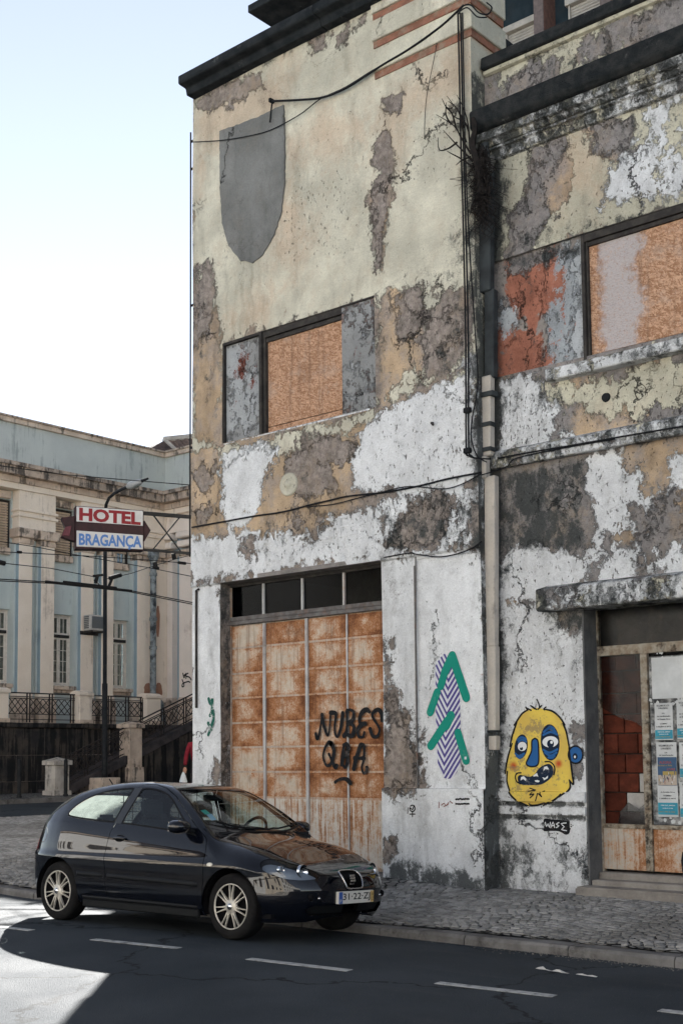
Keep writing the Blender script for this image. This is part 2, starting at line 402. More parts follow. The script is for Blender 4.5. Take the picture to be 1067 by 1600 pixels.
tag(build('paper_scrap', m, M_paper, fix=False), 'torn pale strip of paper lying in the gutter below the kerb', 'litter')
m = MB(); pa = P(900, 1525, Z=-.05); pb = P(932, 1530, Z=-.05)
for i in range(5):
    p = pa.lerp(pb, i / 4); w_ = 0.014; m.v += [(p.x, p.y + w_, gz(p.x, p.y + w_) + 0.008 + .006 * (i % 2)), (p.x, p.y - w_, gz(p.x, p.y - w_) + 0.005)]
for i in range(4): m.f.append((2 * i, 2 * i + 1, 2 * i + 3, 2 * i + 2))
tag(build('paper_scrap', m, M_paper, fix=False), 'small thin paper shred on the asphalt right of the longer torn strip', 'litter')

# ------------------------------------------------------------------ peeling plaster
def plaster(name, cream=(0.60, 0.58, 0.475), white=(0.76, 0.78, 0.79), ochre=(0.44, 0.33, 0.22), m1=(0.205, 0.175, 0.155), m2=(0.36, 0.315, 0.28), peach=(0.56, 0.42, 0.30), mould=(0.022, 0.025, 0.025), orange=(0.50, 0.19, 0.10), dirt=1.0):
    t = NT(name, 0.9); t.b.inputs['Specular IOR Level'].default_value = .2
    p = t.pos; q = t.mapv(p, loc=(4.3, 1.7, 9.1)); r = t.mapv(p, loc=(-7.3, 5.5, 2.2))
    c0 = lambda n: t.math('SUBTRACT', n, 0.5)
    # long, slightly vertical warps with ragged fine detail
    warp = t.vscale(t.noise(r, 9, 5, .7, out='Color'), .22); pw = t.vadd(t.mapv(p, (1, 1, .72)), warp); qw = t.vadd(t.mapv(q, (1.1, 1.1, .70)), warp); rw = t.vadd(t.mapv(r, (1, 1, .8)), warp)
    n1, n2, n3 = c0(t.noise(pw, 1.9, 15, 0.72)), c0(t.noise(qw, 2.2, 15, 0.74)), c0(t.noise(rw, 2.0, 15, 0.74))
    sm1, sm2 = c0(t.noise(pw, 8.5, 15, 0.78)), c0(t.noise(qw, 7.5, 15, 0.78))
    def mask(a, n, amp, e=0.012, lim=.26):
        sm = sm1 if n is n1 else sm2
        f = t.math('ADD', t.math('MINIMUM', t.math('MAXIMUM', t.attr(a), -lim), lim), t.math('ADD', t.math('MULTIPLY', n, amp), t.math('MULTIPLY', sm, .62))); return f, t.step(f, -e, e)
    fo, mo = mask('ochre', n1, 1.5, 0.10); fc, mc = mask('cream', n2, 1.15, .014, .30); fw, mw = mask('white', n1, 1.05, .014, .28); fe, me_ = mask('expo', n3, 0.95, .014, .26); fg, mg = mask('orange', n2, 1.1, .012, .24); fs_, ms = mask('peach', n3, 1.6, 0.25, .5)
    g1 = t.noise(p, 14, 8, 0.72); g2 = t.noise(q, 1.2, 8, 0.62); g3 = t.noise(r, 60, 6, 0.78); g4 = t.noise(rw, 3.2, 14, 0.78); g5_ = t.noise(t.mapv(qw, loc=(5, 5, 5)), 2.6, 13, .76)
    base = t.mix(t.step(g1, 0.35, 0.65), m1, m2); base = t.mix(t.math('MULTIPLY', t.step(g4, .50, .64), .6), base, tuple(x * .40 for x in m1)); base = t.mix(t.math('MULTIPLY', t.step(g5_, .48, .66), .7), base, tuple(a * .6 + b * .3 for a, b in zip(ochre, m1)))
    oc = t.mix(t.step(g2, 0.35, 0.65), ochre, tuple(x * 1.25 for x in ochre)); oc = t.mix(t.math('MULTIPLY', t.step(g4, .46, .60), .75), oc, m2); oc = t.mix(t.math('MULTIPLY', t.step(g5_, .50, .64), .6), oc, tuple(a * .55 for a in ochre))
    c = t.mix(mo, base, oc)
    cc = t.mix(t.step(g2, 0.3, 0.7), tuple(x * 0.88 for x in cream), tuple(x * 1.1 for x in cream)); cc = t.mix(t.math('MULTIPLY', t.step(g4, .48, .66), .55), cc, t.mix(.55, cream, ochre)); cc = t.mix(t.math('MULTIPLY', t.step(g5_, .52, .68), .5), cc, tuple(x * .68 for x in cream)); cc = t.mix(t.math('MULTIPLY', t.step(sm1, .10, .16), .75), cc, tuple(a * .8 + b * .3 for a, b in zip(m1, ochre)))
    c = t.mix(mc, c, cc)
    c = t.mix(t.math('MULTIPLY', ms, 0.62), c, t.mix(t.step(g1, 0.3, 0.7), peach, tuple(x * 0.85 for x in peach)))
    g5 = t.noise(qw, 4.5, 12, 0.72)
    ww = t.mix(t.math('MULTIPLY', t.step(g5, 0.40, 0.68), .75), white, tuple(x * 0.76 for x in white)); ww = t.mix(t.math('MULTIPLY', t.step(t.noise(t.mapv(rw, loc=(2, 2, 2)), 7, 10, .75), .57, .68), .5), ww, (.34, .33, .315))
    c = t.mix(mw, c, ww)
    c = t.mix(mg, c, t.mix(t.step(g4, .4, .62), orange, tuple(x * .7 for x in orange)))
    c = t.mix(me_, c, base)
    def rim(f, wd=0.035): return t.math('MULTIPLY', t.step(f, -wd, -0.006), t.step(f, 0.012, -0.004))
    edge_shade = t.math('MAXIMUM', t.math('MAXIMUM', rim(fc), rim(fw)), t.math('MULTIPLY', t.step(fe, -0.012, 0.002), t.step(fe, 0.03, 0.008)))
    edge_shade = t.math('MULTIPLY', edge_shade, t.step(t.noise(r, 3, 5, .6), .38, .62))
    c = t.mix(t.math('MULTIPLY', edge_shade, 0.88), c, tuple(x * 0.20 for x in m1))  # dark rims paint the flakes' edge shadow and dirt into the colour
    ch = t.step(t.math('ADD', t.noise(t.mapv(q, (1, 1, .6)), 24, 6, 0.74), t.math('MULTIPLY', t.attr('chip'), 0.15)), 0.685, 0.71)
    c = t.mix(t.math('MULTIPLY', ch, 0.85), c, t.mix(g3, (0.035, 0.032, 0.03), (0.16, 0.14, 0.12)))
    # a few wandering cracks
    wv = t.vadd(t.mapv(p, (1, 1, .6)), t.vscale(t.noise(q, 1.5, 8, 0.7, out='Color'), 1.1)); e = t.vor(wv, 0.62, 'DISTANCE_TO_EDGE')
    cm = t.step(t.math('ADD', t.noise(r, 0.8, 4, 0.55), t.math('MULTIPLY', t.attr('crack'), 0.22)), 0.58, 0.64)
    wid = t.step(t.noise(p, 2.2, 4, .6), .3, .7, .004, .014)
    ck = t.math('MULTIPLY', t.step(e, wid, 0.002), cm)
    c = t.mix(t.math('MULTIPLY', ck, 0.9), c, (0.03, 0.027, 0.025))
    e2 = t.vor(t.vadd(r, t.vscale(t.noise(p, 3.5, 7, 0.7, out='Color'), 0.7)), 1.9, 'DISTANCE_TO_EDGE')
    c = t.mix(t.math('MULTIPLY', t.math('MULTIPLY', t.step(e2, 0.014, 0.003), t.step(t.noise(q, 1.1, 5, 0.62), 0.56, 0.64)), 0.55), c, (0.07, 0.06, 0.055))
    st = t.noise(t.mapv(t.vadd(p, t.vscale(t.noise(r, 2.5, 4, .6, out='Color'), .25)), (4.2, 4.2, 0.42)), 1.0, 10, 0.72); c = t.mix(t.math('MULTIPLY', t.step(st, 0.48, 0.70), 0.42 * dirt), c, t.mix(0.6, c, (0.12, 0.105, 0.085), 'MULTIPLY'))
    md = t.math('ADD', t.attr('mould'), t.math('MULTIPLY', c0(t.noise(qw, 5.0, 15, 0.80)), 2.3)); md = t.math('ADD', md, t.math('MULTIPLY', c0(st), 0.7))
    c = t.mix(t.math('MULTIPLY', t.step(md, 0.30, 0.62), 0.92), c, t.mix(g3, mould, tuple(x * 3.2 for x in mould)))
    c = t.mix(1.0, c, t.mix(g3, (0.58,) * 3, (1.42,) * 3), 'MULTIPLY'); c = t.mix(1.0, c, t.mix(t.step(g2, 0.25, 0.75), (0.86,) * 3, (1.10,) * 3), 'MULTIPLY')
    t.col(c)
    h = t.math('ADD', t.math('MULTIPLY', mc, 0.40), t.math('MULTIPLY', mw, 0.35)); h = t.math('SUBTRACT', h, t.math('MULTIPLY', me_, 0.6)); h = t.math('SUBTRACT', h, t.math('MULTIPLY', ck, 0.9)); h = t.math('SUBTRACT', h, t.math('MULTIPLY', ch, 0.4))
    h = t.math('ADD', h, t.math('MULTIPLY', g1, 0.35)); h = t.math('ADD', h, t.math('MULTIPLY', g4, 0.5)); h = t.math('ADD', h, t.math('MULTIPLY', g3, 0.12)); t.bump(h, 0.034); return t.m

FIELDS = ('cream', 'white', 'ochre', 'expo', 'mould', 'chip', 'crack', 'peach', 'orange')
def paint(pts, spec, Y):
    """spec: field -> (default, [(+1/-1, soft, polygon in photo pixels)])"""
    out = {}
    for f in FIELDS:
        dflt, ops = spec.get(f, (-1.0, []))
        v = np.full(len(pts), float(dflt))
        for op in ops:
            sgn, poly = op[0], op[1]; k = op[2] if len(op) > 2 else 1.0
            d = sdf_poly(pts, [(lambda a: (a.x, a.z))(P(x, y, Y=Y)) for x, y in poly])
            if f in ('mould', 'chip', 'crack'):
                soft = op[3] if len(op) > 3 else 0.35
                s = np.clip(d / soft + 0.5, 0, 1); v = np.maximum(v, k * s) if sgn > 0 else np.minimum(v, 1 - s * (1 - k))
            else: v = np.maximum(v, d * k) if sgn > 0 else np.minimum(v, -d * k)
        out[f] = v
    return out
def wall_grid(name, x0, x1, z0, z1, Y, holes, steps_x, steps_z, relief, spec, mat, parent, res=0.03, kwall=None):
    """plastered wall as a fine grid with real openings and ledges; every vertex carries the extent of the paint layers"""
    gx = list(np.arange(x0, x1, res)) + [x1]; gz = list(np.arange(z0, z1, res)) + [z1]
    for h in holes: gx += [h[0], h[1]]; gz += [h[2], h[3]]
    for s in steps_x: gx += [s - .002, s + .002]
    for s in steps_z: gz += [s - .002, s + .002]
    keep = lambda g, a, b, sp: sorted(set(round(q, 4) for q in g if a <= q <= b))
    gx = keep(gx, x0, x1, 0); gz = keep(gz, z0, z1, 0); gx = np.array(gx); gz = np.array(gz)
    XX, ZZ = np.meshgrid(gx, gz); pts = np.stack([XX.ravel(), ZZ.ravel()], 1)
    ry = relief(pts[:, 0], pts[:, 1]); V = np.stack([pts[:, 0], Y - ry, pts[:, 1]], 1)
    nx = len(gx); cxm = (gx[:-1] + gx[1:]) / 2; czm = (gz[:-1] + gz[1:]) / 2; CXm, CZm = np.meshgrid(cxm, czm); ok = np.ones(CXm.shape, bool)
    for h in holes: ok &= ~((CXm > h[0]) & (CXm < h[1]) & (CZm > h[2]) & (CZm < h[3]))
    jj, ii = np.nonzero(ok); a = jj * nx + ii; F = np.stack([a, a + 1, a + nx + 1, a + nx], 1)
    off = np.array(wloc(parent)); me = bpy.data.meshes.new(name); me.from_pydata((V - off).tolist(), [], F.tolist()); me.update()
    for f, v in paint(pts, spec, Y).items():
        at = me.attributes.new(f, 'FLOAT', 'POINT'); at.data.foreach_set('value', v.astype(np.float32))
    return put(name, me, mat, parent)
def add_fields(o, **k):
    for f in FIELDS:
        at = o.data.attributes.new(f, 'FLOAT', 'POINT'); at.data.foreach_set('value', np.full(len(o.data.vertices), k.get(f, 0.0 if f in ('mould', 'chip', 'crack') else -1.0), np.float32))
    return o
# ------------------------------------------------------------------ the tall derelict house with the garage door
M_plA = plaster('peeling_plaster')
M_black = worn('sooty_concrete', (0.030, 0.034, 0.037), (0.014, 0.017, 0.020), 5, 0.9, 0.012, 0.7, (0.20, 0.20, 0.195), 0.60)
M_mortar = worn('bare_mortar', (0.20, 0.185, 0.175), (0.28, 0.26, 0.245), 4, 0.92, 0.008, 0.5)
M_brickstrip = worn('brick_red_render', (0.30, 0.145, 0.10), (0.20, 0.10, 0.07), 7, 0.9, 0.005, 0.75, (0.28, 0.235, 0.18), 0.49)
M_dark = worn('dark_weathered_wood', (0.035, 0.033, 0.032), (0.06, 0.055, 0.05), 9, 0.85, 0.004, 0.3, (0.12, 0.11, 0.10))
M_greywood = worn('grey_painted_iron', (0.17, 0.165, 0.16), (0.10, 0.09, 0.085), 10, 0.75, 0.004, 0.6, (0.20, 0.10, 0.06), 0.52)
XD0 = P(345, 1000, Y=YA).x; XD1 = P(597, 950, Y=YA).x; ZL = (P(362, 912, Y=YA).z + P(596, 872, Y=YA).z) / 2
XW0 = P(348, 600, Y=YA).x; XW1 = P(586, 550, Y=YA).x; ZW0 = P(350, 693, Y=YA).z; ZW1 = P(348, 537, Y=YA).z
ZDAD = P(675, 1232, Y=YA).z; XPIL = P(650, 1000, Y=YA).x; ZROOF = P(302, 143, Y=YA).z; ZBAND = ZW0 - 0.03
HA = thing('derelict_house', 'tall cream and white derelict house with peeling walls, rusty garage door and grey shield patch', 'house', (XR - 2, YA + 3, 0.1))
def reliefA(x, z):
    r = np.zeros_like(x)
    r = np.where((z < ZBAND) & (z > ZL - .001), 0.032, r)                       # proud band between storeys
    r = np.where((z < ZL - .05) & (x > XPIL + .01) & (x < P(748, 1000, Y=YA).x) & (z > ZDAD), -0.016, r)
    r = np.where((z < ZDAD) & (x > XD1), 0.045, r)
    r = r + 0.012 * np.sin(x * 1.7 + z) * np.sin(z * 1.1 - x * .4)
    return r
R_ = [(700, 100), (720, 300), (735, 560)]
specA = {
 'cream': (-1, [(1, [(295, 100), (760, -200), (760, 560), (700, 588), (650, 604), (592, 625), (592, 465), (348, 535), (340, 700), (295, 700)]),
                (-1, [(300, 480), (345, 500), (350, 640), (340, 690), (300, 690)]),
                (-1, [(592, 470), (620, 440), (650, 470), (668, 520), (655, 560), (640, 605), (592, 625)], 1.0),
                (-1, [(670, 470), (735, 450), (735, 540), (700, 580), (668, 590), (660, 530)]),
                (-1, [(583, 300), (600, 290), (612, 330), (600, 420), (586, 400)]),
                (1, [(610, 430), (660, 410), (690, 470), (668, 500), (640, 480)], .8),
                (1, [(345, 702), (470, 672), (590, 640), (588, 655), (520, 690), (350, 722)]),
                (1, [(700, 610), (730, 560), (752, 552), (752, 600)])]),
 'white': (-1, [(1, [(552, 768), (548, 705), (560, 680), (592, 640), (640, 622), (700, 592), (728, 566), (752, 560), (752, 752), (650, 775)]),
                (1, [(344, 702), (420, 690), (440, 700), (425, 745), (405, 800), (360, 830), (345, 800), (352, 760)]),
                (1, [(296, 848), (360, 832), (470, 835), (560, 795), (600, 780), (600, 868), (480, 888), (300, 920)]),
                (1, [(600, 780), (660, 770), (700, 770), (752, 760), (752, 870), (600, 880)], .6),
                (-1, [(640, 790), (700, 765), (722, 780), (700, 835), (670, 862), (610, 872), (590, 850), (620, 830)]),
                (1, [(290, 910), (765, 840), (780, 1420), (290, 1420)], 1.0),
                (-1, [(598, 1000), (612, 1060), (640, 1120), (652, 1180), (652, 1235), (600, 1235)]),
                (-1, [(335, 1185), (346, 1180), (346, 1240), (330, 1240)]),
                (-1, [(345, 930), (358, 1010), (350, 1100), (362, 1240), (366, 930)]),
                (-1, [(604, 1310), (620, 1318), (612, 1350), (600, 1345)]),
                (-1, [(385, 800), (430, 812), (440, 850), (410, 842)]), (-1, [(455, 790), (520, 790), (530, 830), (460, 840)])]),
 'ochre': (-1, [(1, [(296, 690), (480, 668), (592, 630), (700, 590), (700, 700), (560, 800), (420, 850), (296, 850)], .8),
                (1, [(590, 420), (650, 400), (668, 600), (590, 640)]), (1, [(583, 230), (640, 230), (660, 420), (590, 420)]), (1, [(296, 300), (345, 420), (345, 700), (296, 700)]),
                (1, [(380, 830), (470, 840), (540, 860), (540, 885), (360, 905)], .8), (-1, [(560, 750), (752, 700), (752, 870), (600, 870)])]),
 'expo': (-1, [(1, [(586, 215), (606, 205), (612, 262), (604, 330), (598, 420), (588, 420), (584, 300)], 1.2),
               (1, [(452, 770), (455, 722), (478, 682), (522, 676), (565, 690), (545, 722), (500, 722), (540, 765), (500, 772)]),
               (1, [(303, 165), (330, 140), (400, 108), (416, 112), (412, 140), (372, 158), (318, 172)]),
               (1, [(485, 62), (505, 52), (505, 78), (488, 84)]), (1, [(522, 55), (545, 40), (552, 50), (530, 70)]), (1, [(560, 30), (575, 22), (570, 38)]),
               (1, [(598, 155), (622, 152), (618, 172), (604, 180)]),
               (1, [(303, 740), (340, 720), (346, 752), (322, 775), (304, 770)]), (1, [(305, 800), (330, 785), (340, 806), (312, 818)]),
               (1, [(308, 420), (335, 400), (330, 520), (306, 540)], .9), (1, [(620, 460), (655, 455), (650, 520), (625, 530)], .6),
               (1, [(668, 500), (735, 470), (735, 520), (690, 560), (665, 560)], .7),
               (1, [(602, 1080), (630, 1120), (650, 1175), (650, 1232), (602, 1232)], .8), (1, [(604, 1316), (622, 1322), (610, 1346), (602, 1340)], 1.2),
               (1, [(648, 1140), (670, 1135), (666, 1160), (650, 1158)], 1), (1, [(640, 795), (690, 772), (716, 790), (680, 840), (620, 850)], .7),
               (1, [(385, 845), (402, 840), (398, 865)], .6), (1, [(462, 805), (512, 800), (505, 830)], .5)]),
 'mould': (0.0, [(1, [(590, 800), (760, 740), (760, 870), (600, 885)], .42), (1, [(718, 250), (762, 250), (775, 760), (733, 760)], .56), (1, [(690, 330), (740, 330), (745, 600), (690, 600)], .30), (1, [(560, 690), (752, 640), (752, 760), (560, 790)], .16), (1, [(296, 700), (600, 640), (600, 900), (296, 920)], .16), (1, [(300, 140), (600, -20), (600, 20), (300, 175)], .34, .25),
                 (1, [(600, 1340), (790, 1360), (790, 1420), (600, 1400)], .62, .25), (1, [(740, 860), (790, 860), (790, 1400), (750, 1400)], .34, .3), (1, [(660, 440), (735, 430), (735, 600), (650, 600)], .33),
                 (1, [(640, 600), (720, 600), (720, 740), (640, 740)], .16), (1, [(600, 880), (760, 860), (760, 1240), (600, 1240)], .14), (1, [(296, 400), (340, 400), (340, 700), (296, 700)], .22),
                 (1, [(345, 920), (366, 920), (366, 1240), (345, 1240)], .5, .15)]),
 'chip': (0.25, [(1, [(600, 600), (752, 560), (752, 760), (560, 790)], .55), (1, [(430, 290), (560, 250), (560, 420), (430, 420)], .55), (1, [(640, 180), (720, 180), (720, 300), (640, 300)], .5), (1, [(420, 780), (752, 740), (752, 880), (420, 880)], .6)]),
 'crack': (0.0, [(1, [(600, 200), (750, 160), (750, 640), (600, 640)], .5), (1, [(650, 860), (750, 860), (750, 1230), (650, 1230)], .35), (1, [(300, 400), (360, 400), (360, 850), (300, 850)], .4)]),
 'peach': (-.55, [(1, [(320, 150), (420, 110), (470, 100), (440, 175), (330, 240), (305, 300), (302, 180)]), (1, [(590, 170), (735, 60), (735, 130), (640, 190), (590, 300)], .8),
                  (1, [(440, 230), (480, 190), (580, 170), (590, 200), (480, 240), (450, 300)], .6), (1, [(350, 500), (450, 440), (450, 480), (360, 530)], .7), (1, [(430, 310), (470, 300), (480, 420), (430, 400)], .5)]),
 'orange': (-1, [])}
holesA = [(XD0, XD1, -0.5, ZL), (XW0, XW1, ZW0, ZW1)]
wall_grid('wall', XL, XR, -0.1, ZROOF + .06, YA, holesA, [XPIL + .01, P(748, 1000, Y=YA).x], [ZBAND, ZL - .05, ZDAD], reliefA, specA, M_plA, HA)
# flank walls, back, roof
def plain_plaster(name, mb, parent, mat=M_plA, **k):
    return add_fields(build(name, mb, mat, parent), **k)
mb = MB(); q = P(765, 60, X=XR)
ys_ = np.linspace(YA, YB + .40, 14); zs_ = np.linspace(0, ZROOF + .06, 90)
for z in zs_:
    y0_ = YA - float(reliefA(np.array([XR]), np.array([z]))[0])
    for y in ys_: mb.v.append((XR, y0_ + (y - YA) / (ys_[-1] - YA) * (ys_[-1] - y0_), z))
for j in range(len(zs_) - 1):
    for i in range(13): mb.f.append((j * 14 + i, j * 14 + i + 1, (j + 1) * 14 + i + 1, (j + 1) * 14 + i))
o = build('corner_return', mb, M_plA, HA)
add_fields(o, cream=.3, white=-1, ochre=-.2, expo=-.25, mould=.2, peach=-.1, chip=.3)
zz = np.array([v.co.z + wloc(HA).z for v in o.data.vertices]); o.data.attributes['mould'].data.foreach_set('value', np.where(zz > 9.6, .12, np.where(zz > 4, .62, np.where(zz > 1.6, .55, .72))).astype(np.float32))  # low part of the return set far darker than the top
o.data.attributes['cream'].data.foreach_set('value', np.where(zz > 5.9, .3, -.4).astype(np.float32)); o.data.attributes['white'].data.foreach_set('value', np.where(zz > 5.9, -1., .1).astype(np.float32)); o.data.attributes['peach'].data.foreach_set('value', np.where(zz > 9.9, .2, -.6).astype(np.float32))  # warm peach above the lower parapet paints bounced light into the top
mb = MB().box(XL, XL + .25, YA + .25, YA + 7.5, -.2, ZROOF).box(XL + .25, XR - 2.4, YA + 7.3, YA + 7.5, -.2, ZROOF).box(XR - 2.65, XR - 2.4, YB + .40, YA + 7.3, -.2, ZROOF).box(XR - 2.4, XR - .003, YB + .35, YB + .40, -.2, ZROOF)
mb.box(XL + .001, XD0 - .01, YA + .05, YA + .25, -.2, ZROOF - .01); build('side_wall', mb, worn('pale_bounce_render', (.82, .74, .62), (.76, .68, .56), 2, .9, .004, .4), HA)  # unseen flank made pale to bounce sun towards the blue building
# roof slab with its overhang, seen from below
def slab_profile(x0, x1, yf, yb, z0, z1):
    m = MB(); pr = [(yf + .02, z0 + .10), (yf, z0 + .12), (yf, z1 - .02), (yf + .03, z1), (yb, z1), (yb, z0), (yf + .16, z0), (yf + .14, z0 + .09)]
    return m.prism(pr, lambda p: (x0, p[0], p[1]), lambda p: (x1, p[0], p[1]))
ZS = P(278, 145, Y=YA - .30).z
build('roof_slab', slab_profile(P(278, 130, Y=YA - .30).x, XR - 2.2, YA - .30, YA + 7.8, ZS + .02, ZS + .26), M_black, HA, bev=.012); build('roof_slab', slab_profile(XR - 2.2, XR + .08, YA - .30, YB + .42, ZS + .02, ZS + .26), M_black, HA, bev=.012)
XE = P(387, 14, Y=YA + 1.2).x; ZE = P(387, 20, Y=YA + 1.2).z
build('upper_roof_slab', MB().box(XE, XR - 2.4, YA + 1.2, YA + 6.5, ZE, ZE + .12), M_black, HA, bev=.01)
build('upper_storey', MB().box(XE + .55, XR - 2.6, YA + 1.9, YA + 6.2, ZS + .3, ZE), M_mortar, HA)
# three proud ledges at the top right with brick red strips under them
for (xa, ya_), (xb, yb_), in (((580, 65), (735, 2)), ((582, 113), (729, 43)), ((579, 22), (640, -4))):
    z = P(xa, ya_, Y=YA - .05).z; xs_ = P(xa, ya_, Y=YA - .05).x; h = .26 if ya_ != 22 else .6
    mb = MB().box(xs_, XR + .05, YA - .055, YA, z, z + h).box(XR, XR + .05, YA, YB + .42, z, z + h)
    o = build('ledge', mb, M_plA, HA, bev=.008); add_fields(o, cream=.3, ochre=-.5, mould=.1, chip=.2, peach=-.4)
    build('red_strip', MB().box(xs_ + .01, XR + .025, YA - .022, YA, z - .085, z - .001).box(XR, XR + .022, YA, YB + .41, z - .085, z - .001), M_brickstrip, HA)
# grey cement patch, shield shaped
M_cement = worn('grey_cement', (0.195, 0.198, 0.190), (0.14, 0.145, 0.14), 2.8, 0.9, 0.008, 0.6, (0.27, 0.26, 0.245), 0.56, streak=.7)
px = [(345, 206), (372, 196), (410, 182), (445, 164), (446, 210), (446, 290), (441, 335), (430, 368), (412, 400), (396, 412), (378, 408), (360, 385), (349, 350), (346, 300)]
pp = []
for i, (a, b) in enumerate(zip(px, px[1:] + px[:1])):
    A = P(*a, Y=YA); B = P(*b, Y=YA); n = max(2, int((B - A).length / .05))
    for k in range(n): t_ = k / n; pp.append((A.x + (B.x - A.x) * t_ + random.uniform(-.008, .008), A.z + (B.z - A.z) * t_ + random.uniform(-.008, .008)))
mb = MB().prism(pp, lambda p: (p[0], YA - .028, p[1]), lambda p: (p[0], YA + .02, p[1])); add_fields(build('cement_patch', mb, plaster('cement_patch_render', cream=(.19, .195, .188), white=(.26, .26, .25), ochre=(.20, .18, .15), m1=(.11, .11, .105), m2=(.15, .15, .145), peach=(.2, .19, .17)), HA), cream=.24, ochre=.2, white=-.26, expo=-.22, mould=.05, chip=.15, crack=.5)
# ghost of an old relief ring and of raised letters
mb = MB(); c = P(452, 757, Y=YA - .03)
mb.lathe([(.0, -.05), (.045, -.048), (.06, -.02), (.09, -.018), (.13, -.03), (.15, -.02), (.155, 0)], (c.x, YA - .03, c.z), 'Y', 20); o = build('plaster_ring', mb, M_plA, HA, smooth=True); add_fields(o, cream=.2, chip=.4)
o = text_part('faded_letters', 'GARAGEM', P(582, 815, Y=YA).x - P(376, 850, Y=YA).x, .27, (P(478, 833, Y=YA).x, YA - .044, P(478, 833, Y=YA).z), (1, 0, 0), (0, 0, 1), M_plA, HA, .0)
_p = np.array([(v.co.x + wloc(HA).x, v.co.z + wloc(HA).z) for v in o.data.vertices])
for f, v in paint(_p, specA, YA).items(): o.data.attributes.new(f, 'FLOAT', 'POINT').data.foreach_set('value', (np.clip(v, -.2, .2) + (.05 if f == 'white' else (-.03 if f == 'expo' else 0))).astype(np.float32))
# first floor window, boarded
M_panelgrey = plaster('panel_plaster', cream=(.30, .31, .31), white=(.40, .42, .43), ochre=(.24, .21, .19), m1=(.20, .15, .14), m2=(.27, .21, .19), orange=(.20, .07, .05))
xf = [P(405, 600, Y=YA).x, P(418, 600, Y=YA + .06).x, P(533, 550, Y=YA).x]
def panel(x0, x1, z0, z1, y, **k):
    n, m_ = 12, 24; mb = MB(); 
    for j in range(m_ + 1):
        for i in range(n + 1): mb.v.append((x0 + (x1 - x0) * i / n, y, z0 + (z1 - z0) * j / m_))
    for j in range(m_):
        for i in range(n): mb.f.append((j * (n + 1) + i, j * (n + 1) + i + 1, (j + 1) * (n + 1) + i + 1, (j + 1) * (n + 1) + i))
    return add_fields(build('wall_panel', mb, k.pop('mat', M_panelgrey), k.pop('parent', HA), fix=False), **k)
panel(XW0, xf[0], ZW0, ZW1, YA + .05, white=.02, cream=.3, ochre=.3, orange=-.12, mould=.12, crack=.3, expo=-.12)
panel(xf[2], XW1, ZW0, ZW1, YA + .015, white=-.02, cream=.12, ochre=.3, orange=-.14, mould=.06, crack=.4, expo=-.05)
fr = MB().box(xf[0], xf[0] + .045, YA - .005, YA + .15, ZW0, ZW1).box(xf[0] + .055, xf[1] - .005, YA + .03, YA + .15, ZW0, ZW1 - .02).box(xf[0] + .05, xf[2], YA + .02, YA + .15, ZW1 - .09, ZW1 - .001).box(xf[0] + .05, xf[2], YA + .045, YA + .15, ZW1 - .15, ZW1 - .10)  # thick dark head bars also draw the shadow under the lintel
fr.box(XW0, xf[0], YA - .004, YA + .1, ZW1 - .035, ZW1).box(xf[2], XW1, YA - .006, YA + .05, ZW1 - .02, ZW1).box(XW0, XW0 + .025, YA, YA + .1, ZW0, ZW1)
build('window_frame', fr, M_dark, HA)
def osb(name, pale=0.0):
    t = NT(name, 0.8); p = t.pos; acc = None
    lay = []
    for k, a in enumerate((0.3, 1.2, 2.1, 2.8)):
        m = t.mapv(t.mapv(p, rot=(0, a, 0), loc=(k * 3.3, 0, k * 1.9)), (19, 19, 70)); lay.append(t.vor(m, 1.0, 'F1', 'Color'))
    c = t.sep(lay[0])[0]
    for k in (1, 2, 3): c = t.math('ADD', t.math('MULTIPLY', c, .5), t.math('MULTIPLY', t.sep(lay[k])[k % 3], .5)) if k < 2 else t.mix(t.step(t.noise(p, 16 + k * 4, 3, .6), .47, .53), c, t.sep(lay[k])[0])
    k = t.mix(t.step(c, .15, .85), (0.33, 0.175, 0.10), (0.60, 0.38, 0.25)); k = t.mix(t.math('MULTIPLY', t.step(t.noise(p, 45, 5, .75), .58, .66), .75), k, (0.11, 0.05, 0.028))
    k = t.mix(t.math('MULTIPLY', t.step(t.noise(p, 1.1, 5, .6), .52, .70), .4), k, (0.22, 0.11, 0.06))
    sk = t.noise(t.mapv(p, (9, 9, .5)), 1.0, 8, .7); k = t.mix(t.math('MULTIPLY', t.step(sk, .50, .66), .5), k, (.17, .10, .07)); k = t.mix(t.math('MULTIPLY', t.step(t.noise(p, 2.4, 10, .74), .52, .66), .45), k, (.50, .40, .33))
    if pale: 
        f = t.math('ADD', t.attr('pale'), t.math('MULTIPLY', t.math('SUBTRACT', t.noise(p, 7, 8, .75), .5), .55)); g = t.step(f, -.06, .10)
        k = t.mix(t.math('MULTIPLY', g, t.step(t.noise(p, 38, 5, .7), .32, .5, .45, .95)), k, (0.47, 0.44, 0.44))
    t.col(k); t.bump(c, .006); return t.m
M_osb = osb('strand_board')
zj = P(450, 650, Y=YA).z - .06
build('strand_board', MB().box(xf[1], xf[2], YA + .075, YA + .095, zj + .006, ZW1 - .10), M_osb, HA, bev=.002)
build('strand_board', MB().box(xf[1], xf[2], YA + .073, YA + .093, ZW0, zj - .006), M_osb, HA, bev=.002)
build('window_backing', MB().box(XW0 - .02, XW1 + .02, YA + .15, YA + .2, ZW0 - .1, ZW1 + .1), M_mortar, HA)
o = build('window_ledge', MB().box(XW0 + .02, XW1 - .02, YA - .012, YA + .07, ZW0 - .045, ZW0 - .001), M_plA, HA, bev=.008); add_fields(o, cream=-.05, white=.1, ochre=.2, mould=.3, chip=.4)

